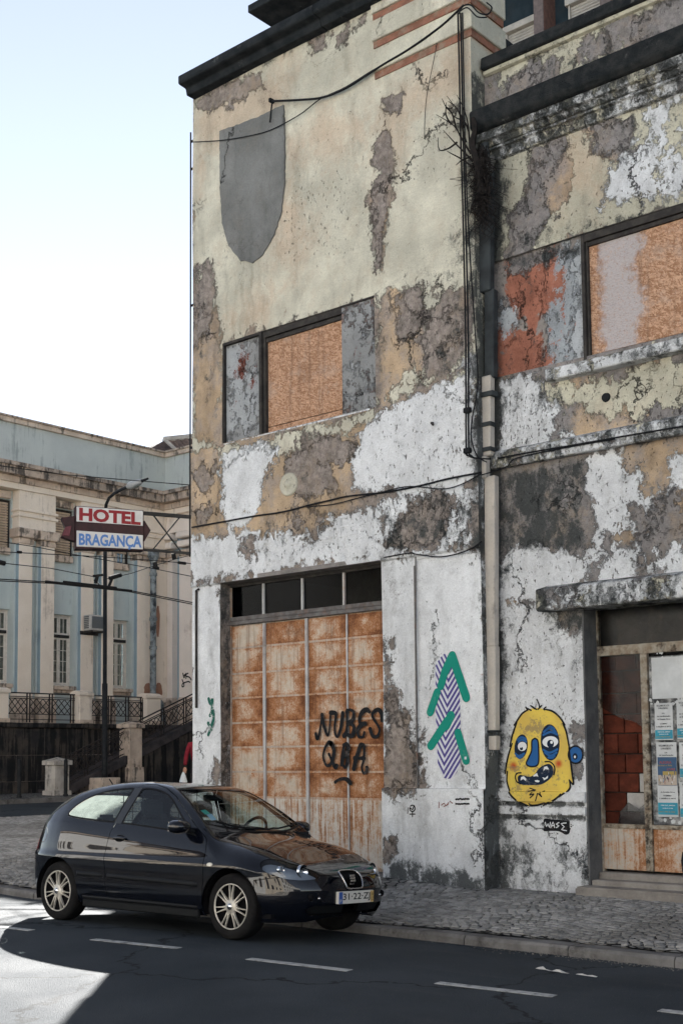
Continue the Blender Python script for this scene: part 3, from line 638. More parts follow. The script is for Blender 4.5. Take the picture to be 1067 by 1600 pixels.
# ---- garage door
def rust(name, paint=(0.60, 0.54, 0.46), lo=0.0, edge=0.35, streak=0.0):
    t = NT(name, 0.75); p = t.pos; gn = t.sep(t.gen())
    ex = t.math('MULTIPLY', t.math('ABSOLUTE', t.math('SUBTRACT', gn[0], .5)), 2); ez = t.math('MULTIPLY', t.math('ABSOLUTE', t.math('SUBTRACT', gn[2], .5)), 2)
    e = t.math('MAXIMUM', t.math('POWER', ex, 2.0), t.math('MULTIPLY', t.math('POWER', ez, 2.0), .75))
    a = t.noise(p, 1.5, 4, .55); b = t.noise(p, 9, 10, .8); f = t.noise(p, 55, 8, .82); sx = t.noise(t.mapv(p, (26, 26, 1.1)), 1.0, 6, .7)
    v = t.math('ADD', t.math('MULTIPLY', e, edge), t.math('MULTIPLY', t.math('SUBTRACT', a, .5), 1.3)); v = t.math('ADD', v, t.math('MULTIPLY', t.math('SUBTRACT', b, .5), 1.5)); v = t.math('ADD', v, t.math('MULTIPLY', t.math('SUBTRACT', f, .5), 1.3))
    v = t.math('ADD', v, t.math('MULTIPLY', t.math('SUBTRACT', t.rnd(), .5), .22)); v = t.math('ADD', v, lo); v = t.math('ADD', v, t.math('MULTIPLY', t.math('SUBTRACT', t.sep(p)[0], -10.6), .07))
    if streak: v = t.math('ADD', v, t.math('MULTIPLY', t.math('SUBTRACT', sx, .5), streak))
    k = t.mix(t.step(b, .35, .65), paint, tuple(x * .78 for x in paint))
    k = t.mix(t.step(v, -.10, .22), k, t.mix(f, (0.44, 0.27, 0.17), (0.62, 0.48, 0.36)))
    k = t.mix(t.step(v, .10, .38), k, t.mix(f, (0.25, 0.10, 0.045), (0.44, 0.215, 0.10)))
    k = t.mix(t.step(v, .36, .70), k, t.mix(f, (0.075, 0.03, 0.016), (0.20, 0.075, 0.03)))
    k = t.mix(t.math('MULTIPLY', t.step(f, .60, .66), .7), k, (0.06, 0.03, 0.02)); k = t.mix(t.math('MULTIPLY', t.step(sx, .50, .66), .5), k, (0.17, 0.085, 0.05)); k = t.mix(t.math('MULTIPLY', t.step(t.noise(p, 2.3, 8, .7), .54, .70), .5), k, (.10, .06, .04))
    t.col(k); t.bump(t.math('ADD', f, t.math('MULTIPLY', b, 1.0)), .004); return t.m
M_rust = rust('rusty_cream_sheet', (.56, .49, .40), .10, .40); M_rust2 = rust('rusty_white_sheet', (0.60, 0.56, 0.50), -.04, .12, 2.2)
YD = YA + .20
xc = [P(x, 1100, Y=YD).x for x in (362, 414.5, 481, 543.5, 603)]
zr = [P(481, y, Y=YD).z for y in (962, 1003, 1045, 1085, 1126, 1166, 1206, 1247)] + [0.25]
GD = HA; gxd0, gxd1 = xc[0], xc[-1]
zr[0] = P(480, 966, Y=YD).z
for c_ in range(4):
    for r_ in range(8):
        x0, x1 = xc[c_] + .016, xc[c_ + 1] - .016; z1, z0 = zr[r_] - .012, zr[r_ + 1] + .012
        n = 4; mb = MB(); b_ = random.uniform(-.008, .010)
        for j in range(n + 1):
            for i in range(n + 1):
                mb.v.append((x0 + (x1 - x0) * i / n, YD - b_ * math.sin(math.pi * i / n) * math.sin(math.pi * j / n) + random.uniform(-.0012, .0012), z0 + (z1 - z0) * j / n))
        for j in range(n):
            for i in range(n): mb.f.append((j * 5 + i, j * 5 + i + 1, j * 5 + i + 6, j * 5 + i + 5))
        build('door_panel', mb, M_rust2 if r_ == 7 else M_rust, HA, smooth=True, fix=False)
M_bar = rust('rusty_bar', (0.46, 0.40, 0.34), .08, 0.0)
M_palebar = rust('pale_bar', (0.56, 0.56, 0.55), -.35, 0.0)
mb = MB()
for z in zr[1:-1]: mb.box(xc[0], xc[-1], YD - .006, YD + .02, z - .013, z + .013)
build('door_rib', mb, M_bar, HA)
for i, x in enumerate(xc):
    mb = MB()
    if i in (1, 2): mb.box(x - .022, x - .004, YD - .022, YD + .02, zr[-1] - .1, zr[0]).box(x + .004, x + .022, YD - .026, YD + .02, zr[-1] - .1, zr[0])
    elif i == 3: mb.box(x - .012, x + .012, YD - .012, YD + .02, zr[-1] - .1, zr[0])
    else: mb.box(x - .015, x + .012, YD - .02, YD + .03, zr[-1] - .1, ZL)
    build('door_stile', mb, M_palebar if i in (1, 2, 3) else M_bar, HA)
build('door_backing', MB().box(xc[0] - .1, xc[-1] + .1, YD + .022, YD + .05, -.1, zr[0] + .02), M_bar, HA)
build('door_transom_bar', MB().box(xc[0], xc[-1] + .02, YD - .05, YD + .03, zr[0] + .005, zr[0] + .055).box(xc[0], xc[-1] + .02, YD - .035, YD + .03, zr[0] + .06, zr[0] + .115), M_greywood, HA, bev=.004)
build('door_head', MB().box(xc[0] - .1, xc[-1] + .05, YD - .03, YD + .06, ZL - .05, ZL + .02).box(xc[0] - .1, xc[-1] + .05, YD - .06, YD - .03, ZL - .022, ZL + .02), M_dark, HA, bev=.004)
for px_a in (413, 474, 539): 
    a = P(px_a, 970, Y=YD).x; build('transom_mullion', MB().box(a - .014, a + .014, YD - .025, YD + .02, zr[0] + .115, ZL - .05), M_palebar, HA)
def glassy(name, tint=(.5, .55, .55), rough=.08, trans=.5, gloss=.10, dcol=(.03, .034, .036)):
    t = NT(name); tr = t.n('ShaderNodeBsdfTransparent'); tr.inputs[0].default_value = tint + (1,); gl = t.n('ShaderNodeBsdfGlossy'); gl.inputs['Roughness'].default_value = rough
    df = t.n('ShaderNodeBsdfDiffuse'); df.inputs[0].default_value = dcol + (1,)
    m1 = t.n('ShaderNodeMixShader'); m2 = t.n('ShaderNodeMixShader'); lw = t.n('ShaderNodeLayerWeight')
    dn = t.noise(t.pos, 6, 6, .65); t.l(t.step(dn, .3, .8, max(0, 1 - trans - .15), min(1, 1 - trans + .15)), m1.inputs[0]); t.l(tr.outputs[0], m1.inputs[1]); t.l(df.outputs[0], m1.inputs[2])
    t.l(t.math('ADD', t.math('MULTIPLY', t.math('POWER', lw.outputs[1], 5.0), .9), gloss, clamp=True), m2.inputs[0]); t.l(m1.outputs[0], m2.inputs[1]); t.l(gl.outputs[0], m2.inputs[2])
    t.l(m2.outputs[0], t.t.nodes['Material Output'].inputs['Surface']); return t.m
M_dirtyglass = glassy('dirty_dark_glass', (.3, .33, .34), .12, .75, .004, (.004, .005, .006))
xb = [xc[0]] + [P(a, 970, Y=YD).x for a in (413, 474, 539)] + [xc[-1]]
for i in range(4): build('transom_pane', MB().box(xb[i] + .015, xb[i + 1] - .015, YD + .004, YD + .009, zr[0] + .117, ZL - .052), M_dirtyglass, HA)
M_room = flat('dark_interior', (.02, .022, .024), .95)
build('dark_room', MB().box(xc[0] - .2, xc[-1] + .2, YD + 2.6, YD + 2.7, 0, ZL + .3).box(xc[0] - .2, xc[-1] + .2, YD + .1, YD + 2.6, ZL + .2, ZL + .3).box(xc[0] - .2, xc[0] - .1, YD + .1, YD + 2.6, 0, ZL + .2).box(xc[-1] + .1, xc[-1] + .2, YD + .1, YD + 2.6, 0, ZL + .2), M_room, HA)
# door jambs and soffit
mb = MB()
n = 40
for j in range(n + 1):
    for i in range(7): mb.v.append((XD0, YA - .0 + (YD + .03 - YA) * i / 6, -.1 + (ZL + .1) * j / n))
for j in range(n):
    for i in range(6): mb.f.append((j * 7 + i, j * 7 + i + 1, (j + 1) * 7 + i + 1, (j + 1) * 7 + i))
o = build('door_jamb', mb, M_plA, HA); add_fields(o, white=-.08, ochre=-.2, mould=.42, expo=.05, chip=.4)
build('door_soffit', MB().box(XD0, XD1, YA - .03, YD, ZL - .004, ZL + .05), M_mortar, HA)
o = build('door_jamb', MB().box(XD1, XD1 + .05, YA + .003, YD + .03, -.1, ZL), M_plA, HA); add_fields(o, white=-.08, mould=.3)
build('door_sill', MB().box(XD0, XD1, YA - .02, YD + .05, .0, .23), M_kerb, HA, bev=.01)
# iron strap at the left pilaster, corner strip beside the panel
build('corner_bead', MB().box(XPIL - .006, XPIL + .008, YA - .022, YA, ZDAD, ZL - .12), M_greywood, HA)
build('iron_strap', MB().tube([(XL + .10, YA - .02, 2.3), (XL + .10, YA - .02, ZL - .06), (XL + .16, YA - .03, ZL - .05)], .018, 6), M_dark, HA)

# ------------------------------------------------------------------ the lower derelict house on the right
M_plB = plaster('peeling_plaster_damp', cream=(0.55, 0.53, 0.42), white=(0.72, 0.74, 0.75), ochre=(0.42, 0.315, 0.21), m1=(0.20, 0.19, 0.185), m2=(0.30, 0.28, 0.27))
XB1 = 3.5
pB = lambda x, y, d=0: P(x, y, Y=YB - d)
HB = thing('derelict_house', 'lower derelict house on the right with black mouldy cornice, boarded window and shop door', 'house', (-4, YB + 3, 0.1))
ZPAR = pB(752, 118).z; ZC1 = pB(750, 190).z; zsill = pB(850, 602).z; ZST = pB(780, 735).z; ZCAN = pB(836, 957).z; zlin = pB(775, 408).z
xbw = pB(908, 450).x; xdj = pB(912, 1100).x; zpan = pB(778, 590).z; XR2 = XR + .0
def reliefB(x, z):
    r = np.zeros_like(x); xk = pB(915, 1260).x
    zm = [pB(850, y).z for y in (1237, 1253, 1260, 1273, 1281)]
    r = np.where((x < xk) & (z < zm[0]) & (z > zm[1]), .034, r); r = np.where((x < xk) & (z < zm[2]) & (z > zm[3]), .034, r); r = np.where((x < xk) & (z < zm[4]), .016, r)
    return r + .014 * np.sin(x * 2.1 + z * .8) * np.sin(z * 1.3 + .6)
specB = {
 'cream': (-1, [(1, [(770, 60), (1200, -80), (1200, 320), (1067, 325), (775, 410)]), (-1, [(830, 240), (880, 215), (900, 270), (870, 330), (850, 350), (800, 400), (800, 340), (820, 300)]),
                (-1, [(920, 190), (985, 185), (985, 235), (925, 240)]), (1, [(850, 605), (1200, 520), (1200, 640), (1000, 660), (900, 640)], .7), (-1, [(950, 20), (1100, -20), (1100, 60), (960, 80)]), (-1, [(770, 150), (860, 90), (880, 130), (780, 180)])]),
 'white': (-1, [(1, [(778, 600), (850, 590), (880, 640), (900, 690), (780, 715)]), (1, [(918, 720), (965, 690), (970, 790), (940, 860), (918, 870)]), (1, [(780, 870), (830, 850), (900, 860), (1000, 850), (1100, 830), (1100, 920), (840, 950), (780, 930)]),
                (1, [(780, 940), (930, 930), (930, 1420), (770, 1420)]), (-1, [(850, 945), (930, 935), (930, 980), (880, 985)]), (1, [(930, 780), (1000, 750), (1010, 800), (930, 820)], .5), (1, [(1050, 720), (1100, 720), (1100, 760), (1050, 760)]),
                (-1, [(920, 870), (938, 870), (938, 910), (920, 910)], .8), (-1, [(1000, 890), (1040, 885), (1030, 915), (1005, 915)]), (-1, [(895, 1130), (920, 1130), (915, 1200), (900, 1210)]), (1, [(1000, 160), (1060, 140), (1060, 280), (960, 300)], .5)]),
 'ochre': (-1, [(1, [(960, 700), (1200, 640), (1200, 880), (960, 850)]), (1, [(880, 600), (1200, 540), (1200, 690), (880, 700)], .8), (1, [(870, 220), (960, 200), (960, 330), (850, 350)]), (1, [(770, 900), (820, 900), (820, 960), (770, 960)])]),
 'expo': (-1, [(1, [(832, 260), (850, 300), (862, 340), (830, 395), (790, 405), (800, 345), (822, 330)]), (1, [(925, 195), (985, 185), (980, 232), (930, 240)]), (1, [(785, 130), (830, 95), (850, 125), (800, 170)]), (1, [(1000, 20), (1080, -10), (1080, 50), (990, 65)]), (1, [(910, 60), (960, 50), (950, 85), (910, 95)]),
               (1, [(1010, 640), (1100, 615), (1100, 665), (1000, 680)]), (1, [(1000, 800), (1080, 770), (1080, 860), (1010, 870)], .6), (1, [(855, 225), (880, 215), (872, 270), (858, 280)])]),
 'mould': (0.10, [(1, [(785, 735), (915, 712), (915, 860), (860, 870), (790, 850)], .56, .2), (1, [(755, 250), (786, 250), (784, 1400), (755, 1400)], .85, .16), (1, [(762, 250), (810, 250), (800, 1400), (762, 1400)], .42, .3), (1, [(770, 1300), (930, 1320), (930, 1420), (770, 1420)], .40, .3), (1, [(840, 945), (940, 930), (940, 985), (850, 1000)], .48, .2), (1, [(770, 60), (1200, -80), (1200, 60), (770, 190)], .26),  # strip in the corner beside the pipe set darkest
                  (1, [(770, 240), (1200, 100), (1200, 150), (770, 280)], .34, .25), (1, [(775, 360), (1200, 290), (1200, 330), (775, 412)], .36, .2), (1, [(900, 600), (1200, 560), (1200, 690), (900, 700)], .24), (1, [(790, 590), (900, 590), (900, 720), (790, 720)], .28), (1, [(780, 960), (930, 960), (930, 1240), (780, 1240)], .17), (1, [(785, 1250), (915, 1252), (915, 1262), (785, 1260)], .75, .06), (1, [(785, 1271), (915, 1273), (915, 1283), (785, 1281)], .75, .06), (1, [(780, 1290), (800, 1290), (800, 1400), (780, 1400)], .7, .2)]),  # groove stripes paint the shade between the ledges into the colour
 'chip': (.4, [(1, [(780, 600), (900, 590), (900, 720), (780, 720)], .7), (1, [(780, 860), (1100, 840), (1100, 1240), (780, 1240)], .5)]),
 'crack': (.15, [(1, [(780, 860), (900, 860), (900, 1060), (780, 1060)], .6), (1, [(780, 200), (1000, 200), (1000, 400), (780, 400)], .5)]),
 'peach': (-.6, [(1, [(870, 230), (940, 220), (940, 300), (860, 310)], .8)]), 'orange': (-1, [])}
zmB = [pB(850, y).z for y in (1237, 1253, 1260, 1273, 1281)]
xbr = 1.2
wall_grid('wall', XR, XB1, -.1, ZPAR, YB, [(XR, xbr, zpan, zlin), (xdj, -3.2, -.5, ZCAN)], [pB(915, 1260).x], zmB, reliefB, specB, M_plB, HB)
add = lambda o, **k: add_fields(o, **k)
# coping, cornice, mouldings, string course, sill, canopy
def run(name, x0, prof, mat, bev=.006, x1=XB1, **k):
    """moulding along the wall: prof = (out from wall, z) outline"""
    mb = MB().prism(prof, lambda p: (x0, YB - p[0], p[1]), lambda p: (x1, YB - p[0], p[1])); o = build(name, mb, mat, HB, bev=bev)
    if k: add_fields(o, **k)
    return o
zp = ZPAR
M_lichen = worn('lichen_spotted_black_stone', (.016, .019, .021), (.035, .037, .037), 7, .9, .014, .8, (.24, .235, .22), .585, fine=60)
run('parapet_coping', XR + .02, [(-.4, zp), (.10, zp), (.115, zp + .02), (.10, zp + .15), (-.4, zp + .19)], M_lichen, .012)
run('parapet_moulding', XR + .02, [(0, zp - .05), (.05, zp - .04), (.06, zp - .001), (0, zp - .001)], M_plB, .004, cream=.2, mould=.3, chip=.4)
zc = pB(745, 203, .30).z
run('cornice', XR - .02, [(0, zc), (.24, zc), (.30, zc + .05), (.31, zc + .24), (.27, zc + .27), (0, zc + .36)], M_lichen, .015)
run('cornice_moulding', XR + .0, [(0, zc - .16), (.12, zc - .15), (.15, zc - .10), (.20, zc - .09), (.21, zc - .001), (0, zc - .001)], M_plB, .006, white=.0, cream=.1, mould=.56, chip=.6, expo=-.08)
run('cornice_moulding', XR + .0, [(0, zc - .30), (.05, zc - .29), (.08, zc - .20), (.12, zc - .19), (.12, zc - .165), (0, zc - .165)], M_plB, .006, white=.02, cream=.1, mould=.50, chip=.6, expo=-.08)
run('string_course', XR + .05, [(0, ZST + .01), (.10, ZST), (.11, ZST + .02), (.11, ZST + .17), (.07, ZST + .20), (0, ZST + .23)], M_plB, .01, white=.06, cream=.1, mould=.44, chip=.5, expo=-.1)
xs0 = pB(852, 600, .12).x
run('window_sill', xs0, [(-.1, zsill), (.12, zsill), (.13, zsill + .02), (.13, zsill + .13), (-.1, zsill + .17)], M_plB, .008, white=.12, cream=.2, mould=.34, chip=.3)
xcn = pB(836, 950, .22).x
run('canopy', xcn, [(-.3, ZCAN - .005), (.20, ZCAN - .02), (.22, ZCAN), (.22, ZCAN + .22), (0, ZCAN + .28), (-.3, ZCAN + .28)], M_plB, .012, white=.05, cream=.1, ochre=.1, mould=.42, chip=.6, expo=-.05)
# recessed window bay: orange and grey panel, frame, boards
M_panelB = plaster('orange_panel_plaster', cream=(.33, .36, .38), white=(.44, .47, .49), ochre=(.26, .24, .22), m1=(.17, .16, .16), m2=(.25, .22, .21), orange=(.40, .165, .11))
mb = MB(); nx_, nz_ = 50, 70; xa, xz = XR + .001, xbw
for j in range(nz_ + 1):
    for i in range(nx_ + 1): mb.v.append((xa + (xz - xa) * i / nx_, YB + .045, zpan - .02 + (zlin - zpan + .03) * j / nz_))
for j in range(nz_):
    for i in range(nx_): mb.f.append((j * (nx_ + 1) + i, j * (nx_ + 1) + i + 1, (j + 1) * (nx_ + 1) + i + 1, (j + 1) * (nx_ + 1) + i))
o = build('wall_panel', mb, M_panelB, HB, fix=False); pts = np.array([(v.co.x + wloc(HB).x, v.co.z + wloc(HB).z) for v in o.data.vertices])
sp = {'orange': (-1, [(1, [(790, 410), (862, 395), (864, 440), (848, 480), (830, 520), (800, 500), (788, 450)], 1.0), (1, [(776, 500), (800, 510), (850, 520), (850, 590), (776, 595)], .5)]), 'cream': (-1, [(1, [(850, 395), (912, 380), (912, 580), (850, 590), (846, 500)])]), 'white': (-1, [(1, [(890, 380), (912, 380), (912, 580), (895, 580)]), (1, [(776, 470), (800, 480), (795, 530), (776, 540)], .8)]),
      'ochre': (.1, []), 'expo': (-1, [(1, [(800, 400), (870, 385), (870, 405), (800, 420)])]), 'mould': (.18, [(1, [(770, 400), (912, 370), (912, 400), (770, 430)], .5, .15), (1, [(850, 480), (880, 470), (870, 590), (850, 590)], .36, .2)]), 'chip': (.5, []), 'crack': (.5, []), 'peach': (-1, [])}
for f, v in paint(pts, sp, YB).items(): o.data.attributes.new(f, 'FLOAT', 'POINT').data.foreach_set('value', v.astype(np.float32))
xo = pB(921, 450, -.06).x
build('window_frame', MB().box(xbw, xbw + .04, YB + .0, YB + .14, zsill + .1, zlin).box(xbw + .045, xo, YB + .03, YB + .14, zsill + .1, zlin).box(xbw, xbr, YB + .01, YB + .14, zlin - .09, zlin - .001).box(xbw + .04, xbr, YB + .035, YB + .14, zlin - .14, zlin - .095), M_dark, HB, bev=.004)
M_osb2 = osb('strand_board_painted', 1.0)
def board(x0, x1, z0, z1, y, pf):
    mb = MB(); n, m_ = 30, 30
    for j in range(m_ + 1):
        for i in range(n + 1): mb.v.append((x0 + (x1 - x0) * i / n, y, z0 + (z1 - z0) * j / m_))
    for j in range(m_):
        for i in range(n): mb.f.append((j * (n + 1) + i, j * (n + 1) + i + 1, (j + 1) * (n + 1) + i + 1, (j + 1) * (n + 1) + i))
    mb.box(x0 + .001, x1 - .001, y + .002, y + .018, z0 + .001, z1 - .001)
    o = build('strand_board', mb, M_osb2, HB, fix=False); off = wloc(HB)
    o.data.attributes.new('pale', 'FLOAT', 'POINT').data.foreach_set('value', np.array([pf(v.co.x + off.x, v.co.z + off.z) for v in o.data.vertices], np.float32)); return o
xp = P(1000, 450, Y=YB + .07).x; zb2 = P(985, 540, Y=YB + .07).z
pf = lambda x, z: min(xp - x + .05 * math.sin(z * 9), x - xo - .12) * 1.0
board(xo, xbr, zb2 + .003, zlin - .14, YB + .07, pf); board(xo, xbr, zsill + .1, zb2 - .003, YB + .068, lambda x, z: pf(x, z) - .12)
build('window_backing', MB().box(XR, xbr + .1, YB + .14, YB + .2, zpan - .1, zlin + .1), M_mortar, HB)
# shop doorway
YS = YB + .30
build('door_reveal', MB().box(xdj - .001, xdj + .02, YB + .0, YS + .05, 0, ZCAN).box(xdj + .02, -3.2, YB - .01, YS + .05, ZCAN + .001, ZCAN + .02), worn('dark_reveal_render', (.085, .088, .09), (.13, .13, .13), 4, .9, .006, .6), HB)  # reveal and soffit drawn much darker than the wall
xj = P(931, 1100, Y=YS).x; xm0 = P(1003, 1100, Y=YS).x; xm1 = P(1015, 1100, Y=YS).x; xe = -3.25; zt0 = P(935, 1026, Y=YS).z; zt1 = P(935, 1015, Y=YS).z + .03; zb0 = P(940, 1290, Y=YS).z; zb1 = P(940, 1357, Y=YS).z; ZTOP = ZCAN
M_frame = worn('flaking_door_frame', (.36, .33, .27), (.22, .17, .12), 12, .85, .004, .9, (.028, .022, .018), .49, streak=.5)
fr = MB().box(xj, xj + .05, YS - .03, YS + .05, zb1 - .1, ZTOP); build('door_frame', fr, M_frame, HB, bev=.004)
build('door_frame', MB().box(xj + .05, xe, YS - .035, YS + .04, zt0 + .0, zt1), M_frame, HB, bev=.004)
build('door_frame', MB().box(xm0 + .005, xm1 - .005, YS - .04, YS + .04, zb1, zt0), M_frame, HB, bev=.004)
build('door_frame', MB().box(xj + .05, xe, YS - .03, YS + .03, zb0 - .02, zb0 + .025), M_frame, HB, bev=.003)
M_grime = glassy('grimy_pane', (.78, .76, .74), .2, .85, .010, (.03, .036, .04))
build('transom_pane', MB().box(xj + .05, xe, YS + .005, YS + .01, zt1, ZTOP), M_grime, HB)
M_ply = worn('stained_plywood', (.07, .065, .058), (.035, .034, .033), 3, .85, .004, .6, (.17, .13, .08), .58, streak=.6)
build('transom_backing', MB().box(xj, xe, YS + .08, YS + .1, zt1, ZTOP), M_ply, HB)
M_kick = rust('rust_streaked_kick_sheet', (0.50, 0.46, 0.40), -.42, .10, 1.0); mb = MB().box(xj + .05, xm0 + .005, YS - .008, YS + .012, zb1, zb0 - .02); build('kick_panel', mb, M_kick, HB, bev=.003)
mb = MB().box(xm1 - .005, xe, YS - .008, YS + .012, zb1, zb0 - .02); build('kick_panel', mb, rust('rust_blotched_kick_sheet', (0.50, 0.46, 0.40), -.20, .10, .5), HB, bev=.003)
build('door_glass', MB().box(xm1, xe, YS + .004, YS + .009, zb0 + .025, zt0), M_dirtyglass, HB)
M_brick = worn('hollow_red_brick', (.125, .034, .020), (.075, .022, .014), 9, .85, .005, .45, (.06, .035, .03), .56, rvar=.25)
M_whitewash = worn('whitewashed_brick', (.52, .51, .49), (.42, .41, .39), 8, .85, .005, .5, (.22, .06, .03), .56, rvar=.08)
build('mortar_bed', MB().box(xj, xm1, YS + .145, YS + .2, zb1, ZTOP), flat('dark_mortar', (.05, .045, .042), .95), HB)
zrow = [P(970, y, Y=YS + .1).z for y in (1024, 1048, 1083, 1116, 1146, 1178, 1208, 1238, 1268, 1298)]; yy = YS + .10
xa0, xa1 = P(937, 1100, Y=yy).x, P(1006, 1100, Y=yy).x
for r_, (za, zb_) in enumerate(zip(zrow[:-1], zrow[1:])):
    cuts = [xa0 - .1, xa0 + .20, xa1 - .09, xa1 + .05] if r_ % 2 == 0 else [xa0 - .12, P(975, 1100, Y=yy).x - .01, xa1 + .1]
    for a, b in zip(cuts[:-1], cuts[1:]):
        d = random.uniform(-.008, .008); wh = r_ == 7 and a > xa0 or (r_ == 6 and a > xa0 + .2)
        build('brick', MB().box(a + .006, b - .006, yy + d, yy + .06, zb_ + .006, za - .006), M_whitewash if wh else M_brick, HB, bev=.005)
M_cleanpane = glassy('dusty_pane', (.55, .55, .55), .15, .92, .04)
zq = P(970, 1130, Y=YS).z
pane = [(xj + .055, zt0), (xm0, zt0), (xm0, zq - .05), (xm0 - .12, zq + .02), (xm0 - .28, zq + .06), (xj + .055, zq + .18)]
build('broken_pane', MB().prism(pane, lambda p: (p[0], YS + .004, p[1]), lambda p: (p[0], YS + .008, p[1])), M_grime, HB)
zq = P(970, 1268, Y=YS).z
build('broken_pane', MB().prism([(xj + .22, zb0 + .025), (xm0, zb0 + .025), (xm0, zq + .10), (xm0 - .08, zq + .03), (xm0 - .2, zq + .1), (xj + .25, zq)], lambda p: (p[0], YS + .004, p[1]), lambda p: (p[0], YS + .008, p[1])), M_cleanpane, HB)
M_step = worn('worn_limestone_step', (.30, .28, .25), (.22, .20, .18), 4, .8, .006, .6, (.07, .065, .06), .52)
z1s = P(950, 1363, Y=YS - .1).z; z2s = P(1000, 1385, Y=YB - .02).z
build('threshold', MB().box(xdj + .02, -3.2, YS - .12, YS + .1, z1s - .12, z1s), M_step, HB, bev=.012)
build('threshold', MB().box(xdj + .02, -3.2, YB + .02, YS - .10, z1s - .2, z1s - .07), M_step, HB, bev=.012)
xst = P(897, 1392, Y=YB - .22).x; z3s = P(905, 1386, Y=YB - .22).z
build('door_step', MB().box(xst, -3.0, YB - .22, YB + .10, 0, z3s), M_step, HB, bev=.02, seg=2)
# roof and body behind the parapet
build('roof_body', MB().box(XR + .02, XB1, YB + .75, YB + 4.5, 0, ZPAR - .3).box(XR + .03, XB1, YB + .2, YB + .74, ZPAR - .25, ZPAR - .1), M_mortar, HB)
# dark cap standing in for a shaded hole, and old iron letter on the wall
build('dark_hole_cap', MB().lathe([(.0, -.019), (.03, -.018), (.047, -.014), (.054, .01)], (pB(946, 621).x, YB, pB(946, 621).z), 'Y', 11), M_room, HB)
# ------------------------------------------------------------------ tall block behind the lower house
M_tile = worn('brown_tiled_column', (.17, .095, .075), (.12, .07, .058), 10, .7, .004, .5, (.05, .04, .04)); M_conc = worn('brown_grey_concrete', (.19, .155, .145), (.14, .115, .11), 8, .9, .005, .4)
M_dkwall = worn('dark_teal_render', (.030, .045, .055), (.022, .034, .042), 3, .9, .003, .3); M_shut = worn('cream_shutter', (.50, .47, .42), (.40, .38, .34), 5, .7, .001, .3)
YT = 24.0
HT = thing('apartment_tower', 'dark apartment block with brown columns and slatted shutters rising behind the mouldy parapet', 'apartment block', (-3, YT + 4, 0))
build('wall', MB().box(-19.5, 14, YT + .55, YT + 9, 0, 27), M_dkwall, HT)
cx_ = [P(x, 30, Y=YT).x for x in (756, 833, 937, 1041)]; stp = cx_[2] - cx_[1]; wcol = P(848, 30, Y=YT).x - cx_[1]
for k in range(-2, 8):
    x = cx_[1] + k * stp; build('column', MB().box(x, x + wcol, YT, YT + .5, 14, 27), M_conc, HT, bev=.01); build('column_side', MB().box(x + .004, x + wcol + .003, YT + .03, YT + .56, 14, 27), M_tile, HT)
for k in range(-2, 6):
    x0 = cx_[1] + k * stp + wcol
    zt = P(833, 38, Y=YT + .5).z
    for fl in (0, 3.0, 6.0):
        z = zt + fl; xa, xb2 = x0 + .42, x0 + stp - wcol
        build('shutter_box', MB().box(xa - .06, xb2, YT + .36, YT + .54, z, z + .16), M_shut, HT, bev=.01)
        bx = build('shutter_frame', MB().box(xa, xa + .04, YT + .42, YT + .54, z - 1.5, z).box(xa + .04, xb2, YT + .51, YT + .545, z - 1.5, z), M_shut, HT)
        if fl == 0:
            zz = z - .02; me = None
            while zz > z - 1.45:
                mb = MB().prism([(YT + .50, zz - .062), (YT + .475, zz - .05), (YT + .475, zz - .01), (YT + .50, zz)], lambda p: (xa + .045, p[0], p[1]), lambda p: (xb2, p[0], p[1])); build('shutter_slat', mb, M_shut, HT, fix=False); zz -= .072

# ------------------------------------------------------------------ pale blue public building across the side street
XH = -32.0
M_blue = worn('pale_blue_render', (.58, .64, .62), (.53, .59, .58), 1.2, .85, .003, .35, (.14, .17, .18), .58, streak=.6)
M_blue2 = worn('deep_blue_render', (.31, .40, .45), (.27, .355, .40), 1.2, .85, .003, .3, (.08, .12, .14), .58, streak=.5)
M_cream = worn('cream_render', (.88, .78, .66), (.82, .72, .60), 1.5, .85, .003, .45, (.28, .21, .16), .57, streak=.7)
M_creamdirt = worn('stained_cream_stone', (.70, .58, .47), (.54, .43, .34), 3, .88, .006, .8, (.06, .055, .05), .50, streak=.8)
M_cornice = worn('sooty_cornice_stone', (.55, .44, .35), (.34, .28, .23), 3, .9, .008, .85, (.035, .035, .036), .47, streak=.8)
M_parapet = worn('grey_blue_parapet', (.54, .57, .54), (.48, .51, .49), .8, .85, .003, .45, (.10, .13, .14), .56, streak=.9)
M_shutter = worn('tan_roller_shutter', (.58, .45, .33), (.48, .37, .27), 4, .7, .002, .4)
M_win = worn('cream_window_paint', (.82, .76, .68), (.74, .68, .6), 8, .6, .002, .4)
M_curtain = worn('net_curtain', (.66, .62, .55), (.56, .52, .46), 5, .9, .0, .2)
M_wglass = glassy('window_glass', (.75, .78, .76), .03, .88, .06)
pH = lambda x, y, d=0.0: P(x, y, X=XH + d)
HG = thing('public_building', 'pale blue building with cream pilasters, mouldy cornice and shuttered upper windows', 'building', (XH - 4, 24, 0.9))
YC = P(258, 1000, X=XH).y; ZPT = pH(135, 678).z; ZCOR0 = pH(85, 765).z; ZCOR1 = pH(85, 745).z; ZTER = P(120, 1131, X=-30.5).z
Y0 = 8.0
def hb(name, y0, y1, z0, z1, d0, d1, mat, parent=HG, bev=0.0): return build(name, MB().box(XH + d0, XH + d1, y0, y1, z0, z1), mat, parent, bev=bev)
